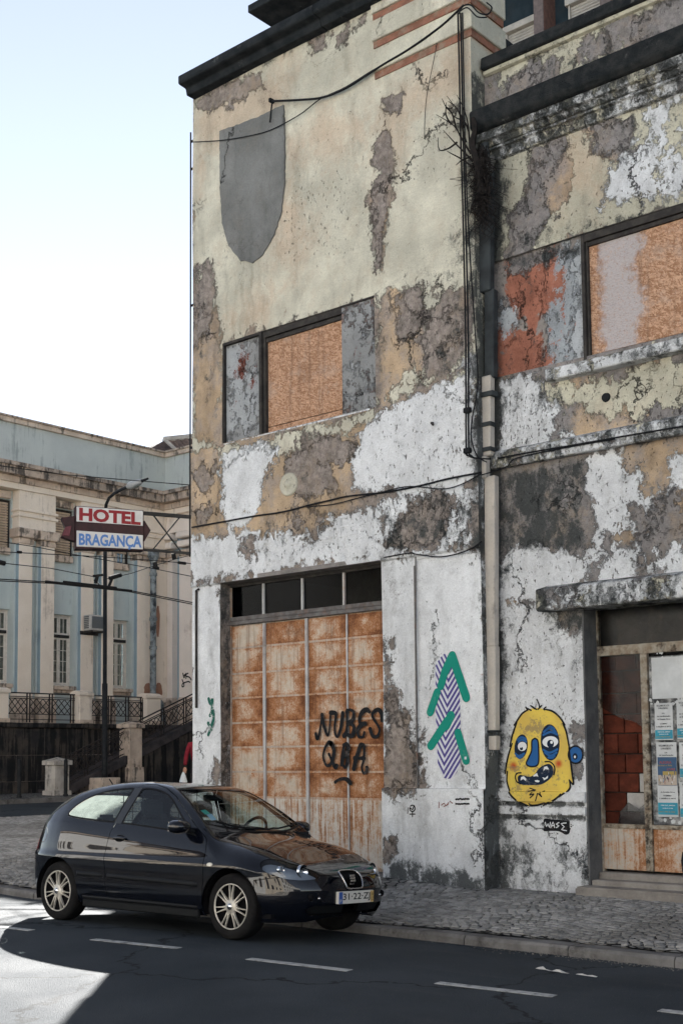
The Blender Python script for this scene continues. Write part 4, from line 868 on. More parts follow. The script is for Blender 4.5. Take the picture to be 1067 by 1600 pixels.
# wall with real openings: windows lower/upper in each bay
bays = []   # (y0, y1) recessed blue bays
yy_ = lambda x, d=.35: P(x, 1000, X=XH + d).y
bay = [(yy_(85), yy_(127)), (yy_(178), yy_(215))]
per = bay[1][0] - bay[0][0]; bw = bay[0][1] - bay[0][0]
bay = [(bay[0][0] - per, bay[0][1] - per), bay[0], bay[1]]; bay.insert(0, (bay[0][0] - per, bay[0][1] - per))
zl0, zl1 = pH(95, 1072).z, pH(95, 960).z; zu0, zu1 = pH(95, 868).z, pH(95, 795).z
holes = []
for (a, b) in bay:
    wy0, wy1 = a + .10, b - .05; holes += [(wy0, wy1, zl0, zl1), (wy0, wy1, zu0, zu1)]
ycut = sorted(set([Y0, YC + 0.3] + [h[i] for h in holes for i in (0, 1)])); zcut = sorted(set([.4, zl0, zl1, zu0, zu1, ZCOR1]))
mb = MB()
for i in range(len(ycut) - 1):
    for j in range(len(zcut) - 1):
        ym, zm = (ycut[i] + ycut[i + 1]) / 2, (zcut[j] + zcut[j + 1]) / 2
        if not any(h[0] < ym < h[1] and h[2] < zm < h[3] for h in holes): mb.box(XH - .35, XH, ycut[i], ycut[i + 1], zcut[j], zcut[j + 1])
build('wall', mb, M_blue, HG, weld=True)
build('interior_wall', MB().box(XH - 3, XH - 2.9, Y0, YC + .3, .4, 11), M_room, HG)
for bi, (a, b) in enumerate(bay):
    wy0, wy1 = a + .10, b - .05
    # deep blue recess return on the right side of the bay and stepped reveal
    # lower casement
    F = build('window', MB().box(XH - .22, XH - .14, wy0, wy0 + .06, zl0, zl1).box(XH - .22, XH - .14, wy1 - .06, wy1, zl0, zl1).box(XH - .22, XH - .14, wy0 + .06, wy1 - .06, zl1 - .05, zl1).box(XH - .22, XH - .14, wy0 + .06, wy1 - .06, zl0, zl0 + .06), M_win, HG)
    zt = zl1 - (zl1 - zl0) * .28; ym = (wy0 + wy1) / 2
    build('transom', MB().box(XH - .22, XH - .10, wy0 + .06, wy1 - .06, zt - .09, zt), M_dark, F)
    for (y0, y1, z0, z1, nr) in ((wy0 + .065, ym - .005, zt + .005, zl1 - .055, 1), (ym + .005, wy1 - .065, zt + .005, zl1 - .055, 1), (wy0 + .065, ym - .005, zl0 + .065, zt - .095, 4), (ym + .005, wy1 - .065, zl0 + .065, zt - .095, 4)):
        s_ = .055; mb = MB().box(XH - .20, XH - .15, y0, y0 + s_, z0, z1).box(XH - .20, XH - .15, y1 - s_, y1, z0, z1).box(XH - .20, XH - .15, y0 + s_, y1 - s_, z1 - s_, z1).box(XH - .20, XH - .15, y0 + s_, y1 - s_, z0, z0 + s_)
        yc = (y0 + y1) / 2; mb.box(XH - .185, XH - .16, yc - .011, yc + .011, z0 + s_, z1 - s_)
        for k in range(1, nr): zc_ = z0 + s_ + (z1 - z0 - 2 * s_) * k / nr; mb.box(XH - .183, XH - .162, y0 + s_, yc - .011, zc_ - .011, zc_ + .011).box(XH - .183, XH - .162, yc + .011, y1 - s_, zc_ - .011, zc_ + .011)
        build('casement', mb, M_win, F); build('pane', MB().box(XH - .178, XH - .172, y0 + s_, y1 - s_, z0 + s_, z1 - s_), M_wglass, F)
    cu = MB(); nn = 30
    for i in range(nn + 1):
        y = wy0 + .06 + (wy1 - wy0 - .12) * i / nn; dx = -.30 + .02 * math.sin(i * 1.9); cu.v += [(XH + dx, y, zl0), (XH + dx, y, zl1)]
    for i in range(nn): cu.f.append((2 * i, 2 * i + 1, 2 * i + 3, 2 * i + 2))
    build('curtain', cu, M_curtain, F, smooth=True, fix=False)
    hb('window_sill', wy0 + .0, b - .02, zl0 - .13, zl0 - .002, -.05, .20, M_creamdirt, bev=.02); hb('window_sill', wy0 + .0, b - .06, zl0 - .22, zl0 - .131, -.05, .13, M_creamdirt, bev=.02)
    # upper window: roller shutter, sill and hood
    U = build('window', MB().box(XH - .2, XH - .1, wy0, wy0 + .05, zu0, zu1).box(XH - .2, XH - .1, wy1 - .05, wy1, zu0, zu1).box(XH - .2, XH - .1, wy0 + .05, wy1 - .05, zu1 - .05, zu1), M_dark, HG)
    zlow = zu0 if bi != 3 else zu0 + .38
    z = zu1 - .06
    while z > zlow:
        build('shutter_slat', MB().prism([(-.16, z - .075), (-.115, z - .07), (-.115, z - .012), (-.16, z)], lambda p: (XH + p[0], wy0 + .055, p[1]), lambda p: (XH + p[0], wy1 - .055, p[1])), M_shutter, U, fix=False); z -= .082
    if bi == 3:
        for (y0, y1) in ((wy0 + .06, (wy0 + wy1) / 2 - .005), ((wy0 + wy1) / 2 + .005, wy1 - .06)):
            yc = (y0 + y1) / 2; build('casement', MB().box(XH - .24, XH - .19, y0, y0 + .05, zu0, zu1).box(XH - .24, XH - .19, y1 - .05, y1, zu0, zu1).box(XH - .24, XH - .19, y0 + .05, y1 - .05, zu0, zu0 + .06).box(XH - .23, XH - .20, yc - .01, yc + .01, zu0 + .06, zu1).box(XH - .23, XH - .20, y0 + .05, yc - .01, zu0 + .3, zu0 + .32), M_win, U)
        build('pane', MB().box(XH - .218, XH - .212, wy0 + .06, wy1 - .06, zu0, zu1), M_dirtyglass, U)
    hb('window_hood', wy0, b - .14, zu1 + .02, zu1 + .24, -.02, .13, M_creamdirt, bev=.02); hb('window_sill', wy0, b - .16, zu0 - .22, zu0 - .01, -.02, .15, M_creamdirt, bev=.02)
# paired pilasters between the bays, one capital block over each pair
zcap = pH(50, 828, .35).z; zcb = zcap - .16
prs = [(bay[k][1], bay[k + 1][0]) for k in range(3)] + [(bay[3][1], YC - .05)]
for k, (a, b) in enumerate(prs):
    wpl = (b - a) * .375 if k < 3 else .7
    sh = [(a, a + wpl), (b - wpl, b)] if k < 3 else [(a, b - .02)]
    for (p, q) in sh:
        hb('pilaster', p, q, ZTER + .95, zcb - .12, 0, .35, M_cream, bev=.01); hb('pilaster_side', p - .012, p - .001, ZTER + .95, zcb - .30, .0, .335, M_blue2); hb('pilaster_step', p - .07, p - .013, ZTER + .95, zcb - .30, .0, .20, M_blue); hb('pilaster_base', p - .06, q + .06, ZTER - .1, ZTER + .80, -.01, .44, M_creamdirt, bev=.03); hb('pilaster_base', p - .03, q + .03, ZTER + .80, ZTER + .95, -.01, .40, M_cream, bev=.03)
        hb('capital', p - .03, q + .03, zcb - .30, zcb - .12, -.01, .39, M_creamdirt, bev=.02); hb('capital', p - .12, q + .12, zcb - .12, zcb + .17, -.02, .48, M_creamdirt, bev=.03)
    if k < 3: hb('pilaster_gap', a + wpl, b - wpl, ZTER + .2, zcb, -.01, .10, M_blue)
    hb('frieze_block', a - .02, b + .02 if k < 3 else b, zcb + .17, ZCOR0 - .30, -.01, .36, M_cream, bev=.01)
    for dz in (.95, 1.12): hb('frieze_band', a - .07, b + .07 if k < 3 else b, zcb + .17 + dz - .6, zcb + .17 + dz - .52, -.01, .41 + dz * .02, M_cream, bev=.015)
# cornice in stepped courses, returned along the wing, and parapet set back a little
def both(name, z0, z1, d, mat, bev=.02, sb=0.0):
    mb = MB().box(XH - .5 - sb, XH + d, Y0, YC - d, z0, z1).box(XH + d, -17.5, YC - d, YC + .5 + sb, z0, z1).box(XH - .5 - sb, XH + d, YC - d, YC + .5 + sb, z0, z1)
    return build(name, mb, mat, HG, bev=0, weld=True)
both('cornice_course', ZCOR0 - .30, ZCOR0 - .12, .42, M_cream); both('cornice_course', ZCOR0 - .12, ZCOR0 + .06, .50, M_creamdirt); both('cornice', ZCOR0 + .06, ZCOR0 + .30, .78, M_cornice); both('cornice', ZCOR0 + .30, ZCOR0 + .42, .86, M_cornice)
ZP0 = ZCOR0 + .42
both('parapet', ZP0, ZPT - .20, .0, M_parapet); both('parapet_coping', ZPT - .20, ZPT - .06, .10, M_creamdirt); both('parapet_coping', ZPT - .06, ZPT, .16, M_cornice)
# wing at right angles: cream face, broad pilasters, moulded bands
build('wing_wall', MB().box(XH + .3, -17.5, YC + .02, YC + .4, .4, ZCOR0 - .3), M_blue2, HG)
wx = [P(x, 1000, Y=YC - .2).x for x in (258, 270, 281, 300)]
M_pink = worn('pinkish_render', (.86, .77, .69), (.80, .72, .64), 1.5, .85, .003, .4, (.33, .25, .21), .58, streak=.5)
for (xa, xb_) in ((XH + .36, wx[1]), (wx[2], -25)):
    build('pilaster', MB().box(xa, xb_, YC - .22, YC + .02, ZTER + .95, zcb - .1), M_pink, HG); build('pilaster_base', MB().box(xa - .02, xb_ + .05, YC - .30, YC + .02, ZTER - .5, ZTER + .95), M_creamdirt, HG, bev=.05)
    for k in range(3): build('moulded_band', MB().box(xa - .02, xb_ + .04, YC - .30 - .05 * k, YC + .02, zcb - .1 + .30 * k, zcb + .12 + .30 * k), M_creamdirt if k == 0 else M_pink, HG, bev=.04)
build('frieze_block', MB().box(XH + .36, -25, YC - .24, YC + .02, zcb + .75, ZCOR0 - .30), M_pink, HG)
# bare plaster scars beside the rain pipe
M_scar = worn('bare_terracotta_plaster', (.40, .22, .15), (.33, .19, .13), 8, .9, .004, .3)
for cx0, cy0, rx, ry, xx in ((247, 970, 3.2, 26, 0), (231, 1078, 6, 12, 0), (248, 1080, 6, 13, 0)):
    pl = []
    for k in range(16):
        a = k / 16 * 2 * math.pi; q = P(cx0 + rx * math.cos(a) * random.uniform(.8, 1.1), cy0 + ry * math.sin(a) * random.uniform(.85, 1.1), X=XH + .35); pl.append((q.y, q.z))
    build('plaster_scar', MB().prism(pl, lambda p: (XH + .345, p[0], p[1]), lambda p: (XH + .362, p[0], p[1])), M_scar, HG)
# rain pipe with hopper
M_zinc = worn('flaking_zinc_pipe', (.30, .34, .35), (.16, .18, .19), 6, .6, .004, .9, (.02, .025, .03), .47, streak=.3)
q = P(240, 900, X=XH + .55); zt_ = P(240, 872, X=XH + .55).z; zb_ = P(240, 1085, X=XH + .55).z
pts = [(q.x, q.y, zt_ - z) for z in np.linspace(0, zt_ - zb_, 10)] + [(q.x + .1, q.y + .25, zb_ - .3), (q.x + .15, q.y + .33, zb_ - 1.1)]
RP = build('rain_pipe', MB().tube(pts, .105, 10), M_zinc, HG, smooth=True)
build('hopper', MB().lathe([(.10, -.25), (.17, -.05), (.20, .0), (.20, .22), (.16, .24)], (q.x, q.y, zt_ + .05), 'Z', 12), M_zinc, RP)
for f_ in (.12, .45, .66): build('pipe_collar', MB().lathe([(.106, -.06), (.13, -.05), (.13, .05), (.106, .06)], (q.x, q.y, zt_ - (zt_ - zb_) * f_), 'Z', 12), M_zinc, RP)
# tiled hip roof seen over the parapet
M_rt = worn('old_roof_tile', (.17, .125, .11), (.11, .085, .08), 5, .85, .006, .6, (.05, .045, .045), .5, rvar=.15); M_ridge = worn('pale_ridge_tile', (.42, .39, .36), (.30, .28, .26), 5, .85, .005, .5)
ap = P(257, 689, X=XH - 5); el = P(218, 703, X=XH - 4); er = P(330, 714, X=XH - 4); base_z = ZPT - .8
RFm = MB(); A0 = Vector((XH - 2.2, ap.y - 5.5, base_z)); B0 = Vector((XH - 2.2, ap.y + 1.2, base_z)); C0 = Vector((XH + 12, ap.y + 1.2, base_z)); AP = ap; AP2 = Vector((XH + 10, ap.y + 6, ap.z))
RFm.add([A0, B0, AP, C0, AP2, Vector((XH - 9, ap.y - 5.5, base_z))], [(0, 1, 2), (1, 3, 4, 2), (0, 2, 5)])
RF = build('hip_roof', RFm, M_rt, HG, fix=False)
tm = MB()
def tilerows(a, b, c, n, m):
    """rolls of tile running from the eave a-b to the apex c"""
    for i in range(n):
        t_ = (i + .5) / n; e = a.lerp(b, t_)
        top = c if isinstance(c, Vector) else c(t_)
        nseg = m
        for k in range(nseg):
            p, q_ = e.lerp(top, k / nseg), e.lerp(top, (k + 1) / nseg + .01); L_ = 1 - (k / nseg if isinstance(c, Vector) else 0)
            if L_ > .06: tm.tube([p + Vector((0, 0, .03)), q_ + Vector((0, 0, .015))], [.085 * L_, .07 * L_], 5, cap=False)
tilerows(A0, B0, AP, 26, 14); tilerows(B0, C0, lambda t_: AP.lerp(AP2, t_), 44, 12)
o = build('roof_tiles', tm, M_rt, RF, fix=False); o['kind'] = 'stuff'
build('ridge', MB().tube([B0 + Vector((0, 0, .05)), AP + Vector((0, 0, .08))], .11, 8), M_ridge, RF); build('ridge', MB().tube([AP + Vector((0, 0, .08)), AP2 + Vector((0, 0, .08))], .11, 8), M_ridge, RF)
# graffiti scrawl on the wing
M_spray = flat('black_spray', (.015, .016, .018), .6)
def wing(x, y): q = P(x, y, Y=YC - .226); return (q.x, q.z)
mb = MB()
for st in ([(286, 1052), (288, 1059), (291, 1052), (291, 1060)], [(288, 1055), (294, 1052)], [(291, 1057), (296, 1058), (299, 1062)], [(285, 1062), (288, 1071), (285, 1073), (286, 1068), (294, 1065), (297, 1066)]):
    ribbon(mb, spline([wing(*p) for p in st], n=5), .045, lambda x, z: (x, YC - .226, z))
build('scrawl', mb, M_spray, HG, fix=False)
# air conditioner
AC = thing('air_conditioner', 'boxy white and grey air conditioner hung high on a cream pilaster', 'air conditioner', tuple(P(146, 988, X=XH + .75)))
M_acw = worn('aged_white_enamel', (.55, .53, .49), (.45, .43, .40), 6, .5, .001, .4); M_acg = flat('grey_grille', (.13, .14, .145), .6)
a0, a1 = P(142, 960, X=XH + .75), P(161, 986, X=XH + .75); ay0 = P(131, 986, X=XH + .36).y + .12
build('casing', MB().box(XH + .42, XH + .75, a0.y - .02, a1.y + .15, a1.z, a0.z), M_acw, AC, bev=.02)
build('grille', MB().box(XH + .748, XH + .765, a0.y + .06, a1.y + .08, a1.z + .07, a0.z - .05), M_acg, AC)
for k in range(7): z = a1.z + .08 + k * (a0.z - a1.z - .14) / 6; build('louvre', MB().box(XH + .47, XH + .70, a0.y - .035, a0.y - .02, z - .018, z + .018), M_acg, AC)
build('bracket', MB().box(XH + .36, XH + .80, a0.y + .02, a0.y + .06, a1.z - .06, a1.z - .003).box(XH + .36, XH + .80, a1.y, a1.y + .04, a1.z - .06, a1.z - .003).box(XH + .35, XH + .37, a0.y - .1, a1.y + .12, a1.z - .12, a1.z), M_dark, AC)

# ------------------------------------------------------------------ terrace, its wall, railings, stair
M_wetwall = worn('blackened_stone_wall', (.085, .072, .062), (.035, .035, .036), 1.6, .9, .012, .85, (.012, .014, .016), .45, streak=1.6)
M_terr = worn('terrace_paving', (.20, .17, .15), (.14, .12, .11), 2, .9, .004, .5)
XRW = -30.3
mb = MB().box(XH - .02, XRW - .02, Y0, YC, .3, ZTER - .02); struct('terrace', mb, M_terr)
RW = thing('retaining_wall', 'blackened stone retaining wall carrying the terrace railing', 'wall', (XRW, 21, .5))
ys_, zs_ = Y0, [.3, 1.0, 1.75, ZTER - .14]
for r_ in range(3):
    y = Y0 + (r_ % 2) * .5; 
    while y < YC + 1.5:
        L = random.uniform(1.0, 1.5); build('stone', MB().box(XRW - .3, XRW + random.uniform(-.02, .02), y + .008, y + L - .008, zs_[r_] + .006, zs_[r_ + 1] - .006), M_wetwall, RW, bev=.012); y += L
build('coping', MB().box(XRW - .45, XRW + .09, Y0, YC + .5, ZTER - .14, ZTER + .0), M_wetwall, RW, bev=.02)
M_iron = worn('rusty_dark_iron', (.030, .032, .036), (.055, .042, .036), 12, .6, .002, .4)
XRL = -30.45
def pedestal(y0, y1, lbl, lean=0):
    t = thing('railing_pedestal', lbl, 'pedestal', (XRL, (y0 + y1) / 2, ZTER), 'stone pedestals along the terrace railing')
    build('shaft', MB().box(XRL - .20, XRL + .20, y0 + .04, y1 - .04, ZTER, ZTER + .84), M_cream, t, bev=.015); build('plinth', MB().box(XRL - .24, XRL + .24, y0, y1, ZTER + .001, ZTER + .12), M_creamdirt, t, bev=.015)
    build('cap', MB().box(XRL - .24, XRL + .24, y0, y1, ZTER + .84, ZTER + .93).prism([(-.24, .93), (.24, .93), (.05, 1.0), (-.05, 1.0)], lambda p: (XRL + p[0], y0 + .0, ZTER + p[1]), lambda p: (XRL + p[0], y1, ZTER + p[1])), M_cream, t, bev=.008)
yr = lambda x: P(x, 1100, X=XRL).y
pedestal(yr(-14), yr(10), 'stone pedestal at the left end of the terrace railing'); pedestal(yr(117), yr(140), 'low stone pedestal between the two lattice railing lengths'); pedestal(yr(222), yr(247), 'stone pedestal where the terrace railing meets the stair top')
def lattice(t, a, b, h, zf, posts):
    """iron lattice railing from y=a to y=b, zf(y) the foot height"""
    bar = lambda n_, p, q, wd, ht: build(n_, MB().obox(p, q, wd, ht), M_iron, t)
    X_ = XRL if t.get('x') is None else t['x']
    for k in (.985, .86, .80, .28, .10):
        bar('rail', (X_, a, zf(a) + h * k), (X_, b, zf(b) + h * k), .035, .035 if k > .9 else .022)
    for y in posts:
        for d in (-.05, .05): bar('post', (X_ + .001, y + d, zf(y + d) + .0), (X_ + .001, y + d, zf(y + d) + h), .03, .03)
    segs = list(zip([a] + posts, posts + [b])); mb = MB()
    for (p, q) in segs:
        p, q = p + .06, q - .06; n = max(2, round((q - p) / (h * .26)))
        dy = (q - p) / n; hh = h * .52; z0 = .28 * h
        for k in range(-2, n + 1):
            for sgn in (1, -1):
                ya = p + k * dy; yb_ = ya + 2 * dy
                if sgn < 0: za, zb__ = z0 + hh, z0
                else: za, zb__ = z0, z0 + hh
                ta, tb = max(0, (p - ya) / (yb_ - ya)), min(1, (q - ya) / (yb_ - ya))
                if tb - ta > .05:
                    f = lambda tt: (X_ - .004 * sgn, ya + (yb_ - ya) * tt, zf(ya + (yb_ - ya) * tt) + za + (zb__ - za) * tt)
                    mb.obox(f(ta), f(tb), .018, .018)
    build('lattice', mb, M_iron, t)
tL = thing('lattice_railing', 'long black iron lattice railing at the left of the terrace', 'railing', (XRL, yr(60), ZTER)); lattice(tL, yr(12), yr(117), .86, lambda y: ZTER + .02, [yr(45), yr(80), yr(113)])
tR = thing('lattice_railing', 'short black iron lattice railing left of the stair top, crossed by the lamp post', 'railing', (XRL, yr(180), ZTER)); lattice(tR, yr(140), yr(224), .86, lambda y: ZTER + .02, [yr(172), yr(199), yr(222)])
tF = thing('lattice_railing', 'lattice railing cut off by the left edge, beyond the end pedestal', 'railing', (XRL, yr(-60), ZTER)); lattice(tF, yr(-130), yr(-14), .86, lambda y: ZTER + .02, [yr(-90), yr(-50)])
# stair up the front of the wall
XS0, XS1 = -30.2, -28.75
q0 = P(107, 1236, X=XS1); q1 = P(310, 1130, X=XS1); grad = (q1.z - q0.z) / (q1.y - q0.y)
ys0 = q0.y - .1; zs0 = slope(-28.6) + .16
ST = thing('outside_stair', 'dark stone stair climbing to the right beside the retaining wall', 'stair', (-29.4, ys0 + 2, zs0 - .1)); M_stair = worn('dark_stair_stone', (.085, .075, .075), (.05, .047, .05), 3, .85, .006, .6, (.02, .02, .022))
zf = lambda y: q0.z + grad * (y - q0.y)
nst = 16; run_ = .34
for k in range(nst):
    y = ys0 - .2 + k * run_; z = zf(y + run_) - .12
    build('step', MB().box(XS0, XS1 - .16, y, y + run_ + .02, zs0 - .4, z), M_stair, ST, bev=.008)
ye = q0.y + 7.2
build('stringer', MB().prism([(q0.y - .2, zf(q0.y - .2) - .12), (ye, zf(ye) - .12), (ye, zf(ye) + .14), (q0.y - .2, zf(q0.y - .2) + .14)], lambda p: (XS1 - .15, p[0], p[1]), lambda p: (XS1 + .03, p[0], p[1])), M_stair, ST, bev=.01)
build('stair_wall', MB().prism([(q0.y - .1, zs0 - .5), (ye, zs0 - .5), (ye, zf(ye) - .121), (q0.y - .1, zf(q0.y - .1) - .121)], lambda p: (XS1 - .14, p[0], p[1]), lambda p: (XS1 - .02, p[0], p[1])), M_wetwall, ST)
def pier(px_, top, base, wpx, lbl, mat):
    c = P(px_, base, X=XS1); z1 = P(px_, top, X=XS1).z; z0 = c.z; wd = .40; y0 = c.y
    t = thing('stair_pier', lbl, 'pier', (XS1 - .12, y0, z0)); x0, x1 = XS1 - .36, XS1 + .10
    h = z1 - z0
    build('shaft', MB().box(x0, x1, y0 - .25, y0 + .25, z0 - .3, z1 - .22), mat, t, bev=.015); build('plinth', MB().box(x0 - .05, x1 + .05, y0 - .3, y0 + .3, z0 - .3, z0 + .14), mat, t, bev=.02)
    build('cap', MB().box(x0 - .06, x1 + .06, y0 - .31, y0 + .31, z1 - .219, z1 - .10).add([(x0 - .06, y0 - .31, z1 - .1), (x1 + .06, y0 - .31, z1 - .1), (x1 + .06, y0 + .31, z1 - .1), (x0 - .06, y0 + .31, z1 - .1), ((x0 + x1) / 2, y0, z1)], [(0, 1, 4), (1, 2, 4), (2, 3, 4), (3, 0, 4)]), mat, t, bev=.008); return y0
M_pierw = worn('whitewashed_stone', (.62, .58, .52), (.45, .41, .36), 3, .85, .005, .7, (.07, .07, .07), .52, streak=.8)
yp0 = pier(94, 1183, 1243, 27, 'whitewashed pier with pyramid cap at the foot of the stair', M_pierw); yp1 = pier(209, 1126, 1206, 27, 'stained stone pier halfway up the stair', M_creamdirt)
for (a, b, lbl) in ((yp0 + .3, yp1 - .3, 'sloping lattice handrail between the foot pier and the middle pier'), (yp1 + .3, ye, 'sloping lattice handrail rising right from the middle pier')):
    t = thing('stair_railing', lbl, 'handrail', (XS1 - .12, (a + b) / 2, zf((a + b) / 2))); t['x'] = XS1 - .1; n = max(2, int((b - a) / .95))
    lattice(t, a, b, .86, lambda y: zf(y) + .12, [a + (b - a) * (k + 1) / (n + 1) for k in range(n)]); del t['x']
# far pavement with kerb
fp = MB(); xs__ = [-30.7, -29.5, -28.2, -27.85]
for y in np.arange(6, 46, 2.0):
    for x in xs__: fp.v.append((x, y, slope(-27.85) + .12 + (x + 27.85) * -.02))
for j in range(19):
    for i in range(3): fp.f.append((j * 4 + i, j * 4 + i + 1, (j + 1) * 4 + i + 1, (j + 1) * 4 + i))
struct('far_pavement', fp, M_cob, fix=False)
fk = thing('far_kerb', None, None, (-27.75, 22, .5)); fk['kind'] = 'structure'; y = 6
while y < 44: build('kerb_stone', MB().box(-27.85, -27.62, y, y + 1.09, .3, slope(-27.75) + .12), M_kerb, fk, bev=.012); y += 1.1
gb = MB().box(-30.7, -30.5, 6, 44, 0, slope(-30) + .1)
# bollards
M_boll = worn('black_painted_iron', (.018, .020, .022), (.03, .031, .033), 8, .5, .002, .3)
for i, (x, lbl) in enumerate(((30.5, 'thin black bollard standing alone before the dark retaining wall'), (103, 'thin black bollard just right of the white stair foot pier'), (-60, 'thin black bollard beyond the left end of the railing'))):
    q = P(x, 1250, X=-28.15); z0 = slope(-28.15) + .12; t = thing('bollard', lbl, 'bollard', (q.x, q.y, z0), 'thin black bollards on the far pavement')
    build('post', MB().lathe([(.0, -.1), (.055, -.1), (.055, .96), (.045, 1.0), (.0, 1.02)], (q.x, q.y, z0), 'Z', 10), M_boll, t, smooth=False); build('collar', MB().lathe([(.056, .0), (.075, .0), (.07, .05), (.056, .06)], (q.x, q.y, z0), 'Z', 10), M_boll, t)

# ------------------------------------------------------------------ street lamp
q = P(164, 1215, X=-28.45); LP_ = thing('street_lamp', 'tall black street lamp whose bent arm reaches right above the hotel sign', 'street lamp', (q.x, q.y, q.z))
build('plinth', MB().box(q.x - .32, q.x + .32, q.y - .32, q.y + .32, .3, q.z), M_creamdirt, LP_, bev=.02)
top = P(165, 800, X=-28.45); dirp = (P(232, 750, X=-27.2) - P(165, 790, X=-28.45))
kn = [P(165.5, 797, D=33.2), P(167, 786, D=33.1), P(174, 775, D=33.0), P(186, 767, D=32.9), P(200, 760, D=32.8)]
dpt = (WR.T @ np.array(q - Vector((0, 0, HC))))[2]
kn = [P(165, 800, D=dpt), P(166.5, 788, D=dpt - .05), P(171, 778, D=dpt - .1), P(179, 771, D=dpt - .2), P(190, 765, D=dpt - .3), P(201, 760, D=dpt - .4)]
build('pole', MB().tube([q, q.lerp(top, .02), q.lerp(top, .35), q.lerp(top, .351), top], [.10, .085, .082, .062, .055], 10), M_boll, LP_, smooth=True)
build('arm', MB().tube([top] + kn[1:], .045, 8), M_boll, LP_, smooth=True)
e0, e1, e2 = kn[-1], P(222, 751.5, D=dpt - .6), P(232, 747.5, D=dpt - .7)
d = (e1 - e0).normalized(); M_lampw = worn('grey_lamp_housing', (.42, .43, .43), (.34, .35, .35), 8, .4, .001, .2)
build('lamp_head', MB().tube([e0 - d * .05, e0 + d * .04, e0.lerp(e1, .4), e1], [.05, .10, .11, .07], 10), M_lampw, LP_, smooth=True)
build('lamp_bowl', MB().tube([e0.lerp(e1, .25) - Vector((0, 0, .06)), e0.lerp(e1, .6) - Vector((0, 0, .08)), e0.lerp(e1, .95) - Vector((0, 0, .05))], [.04, .08, .03], 8), M_wglass, LP_, smooth=True)
build('lamp_cap', MB().tube([e1, e2], [.05, .03], 8), M_boll, LP_, smooth=True)

# ------------------------------------------------------------------ hotel sign on its lattice bracket
ux = Vector((.497, .868, 0)).normalized(); nrm = Vector((ux.y, -ux.x, 0))
c0 = P(172, 826, D=27.0)
def onsign(px_, py_, off=0.0):
    o_ = Vector((0, 0, HC)); r = P(px_, py_, D=1.0) - o_; t_ = ((c0 + nrm * off) - o_).dot(nrm) / r.dot(nrm); return o_ + r * t_
def sg(x, y, off=0.0):
    q_ = onsign(x, y) - c0; return q_.dot(ux), q_.z
SG = thing('hotel_sign', 'projecting hotel sign with two lettered panels on a dark arrow shaped box', 'sign', tuple(c0))
M_signbox = worn('maroon_black_sign_box', (.030, .018, .022), (.045, .022, .026), 6, .5, .001, .2); M_signwhite = worn('opal_sign_panel', (.46, .48, .50), (.40, .42, .45), 5, .45, .0, .35, (.3, .3, .3), .6); M_red = flat('dark_red_letters', (.20, .022, .030), .5, var=.06); M_bluel = flat('blue_letters', (.075, .17, .42), .5, var=.06); M_maroon = worn('faded_maroon', (.13, .045, .06), (.09, .03, .04), 8, .5, .001, .2)
def sbox(name, px0, py0, px1, py1, n0, n1, mat, poly=None, bev=.006):
    """solid on the sign: outline given by photo corners on the sign plane, extruded along the sign normal"""
    pl = [sg(*p) for p in (poly or [(px0, py0), (px1, py0), (px1, py1), (px0, py1)])]
    return build(name, MB().prism(pl, lambda p: c0 + ux * p[0] + nrm * n0 + Vector((0, 0, p[1])), lambda p: c0 + ux * p[0] + nrm * n1 + Vector((0, 0, p[1]))), mat, SG, bev=bev)
sbox('box', 0, 0, 0, 0, -.32, .0, M_signbox, [(118.5, 790), (225, 797.5), (225.5, 860), (118.5, 857)])
sbox('panel', 0, 0, 0, 0, .0, .025, M_signwhite, [(120, 791.5), (223.5, 798.5), (223.5, 822), (120, 815)])
sbox('panel', 0, 0, 0, 0, .0, .025, M_signwhite, [(120, 829), (223.5, 836.5), (223.5, 858.5), (120, 854)])
sbox('arrow_head', 0, 0, 0, 0, -.2, .03, M_signbox, [(225.6, 813), (235.5, 829), (225.8, 846)]); sbox('arrow_tail', 0, 0, 0, 0, -.25, -.05, M_signbox, [(97, 808), (118, 805), (118, 845), (97, 838), (103, 823)])
sbox('tail_panel', 0, 0, 0, 0, -.049, -.02, M_maroon, [(103, 823), (113, 821), (109, 837), (97.5, 836)])
def letters(s, pxa, pya, pxb, pyb, hpx, mat, bold):
    a, b = sg(pxa, pya), sg(pxb, pyb); up = sg(pxa, pya - hpx)[1] - a[1]; n_ = len(s)
    mid = c0 + ux * ((a[0] + b[0]) / 2) + Vector((0, 0, (a[1] + b[1]) / 2)) + nrm * .029; sl = (Vector((ux.x, ux.y, 0)) * (b[0] - a[0]) + Vector((0, 0, b[1] - a[1])))
    o = text_part('lettering', s, sl.length, up * (1.0 if 'Ç' not in s else 1.22), mid - Vector((0, 0, .03 if 'Ç' in s else 0)), sl.normalized(), (0, 0, 1), mat, SG, bold)
letters('HOTEL', 124, 803.5, 220, 811, 20.5, M_red, .045); letters('BRAGANÇA', 123.5, 842.5, 221.5, 847, 18.5, M_bluel, .035)
br = lambda p, q, wd: build('bracket_bar', MB().obox(onsign(*p, -.15), onsign(*q, -.15), wd, wd), M_boll, SG)
br((225, 802), (345, 811.5), .075); br((225, 859), (345, 868), .055); br((239, 803.5), (283, 862), .028); br((283, 806), (239, 859), .028); br((345, 811), (345, 868), .07)
q = onsign(345, 838, -.15)
NB = thing('back_house', 'plain rendered house hidden behind the tall derelict house, holding the sign bracket', 'house', (q.x + 2.2, q.y + 2.2, .4))
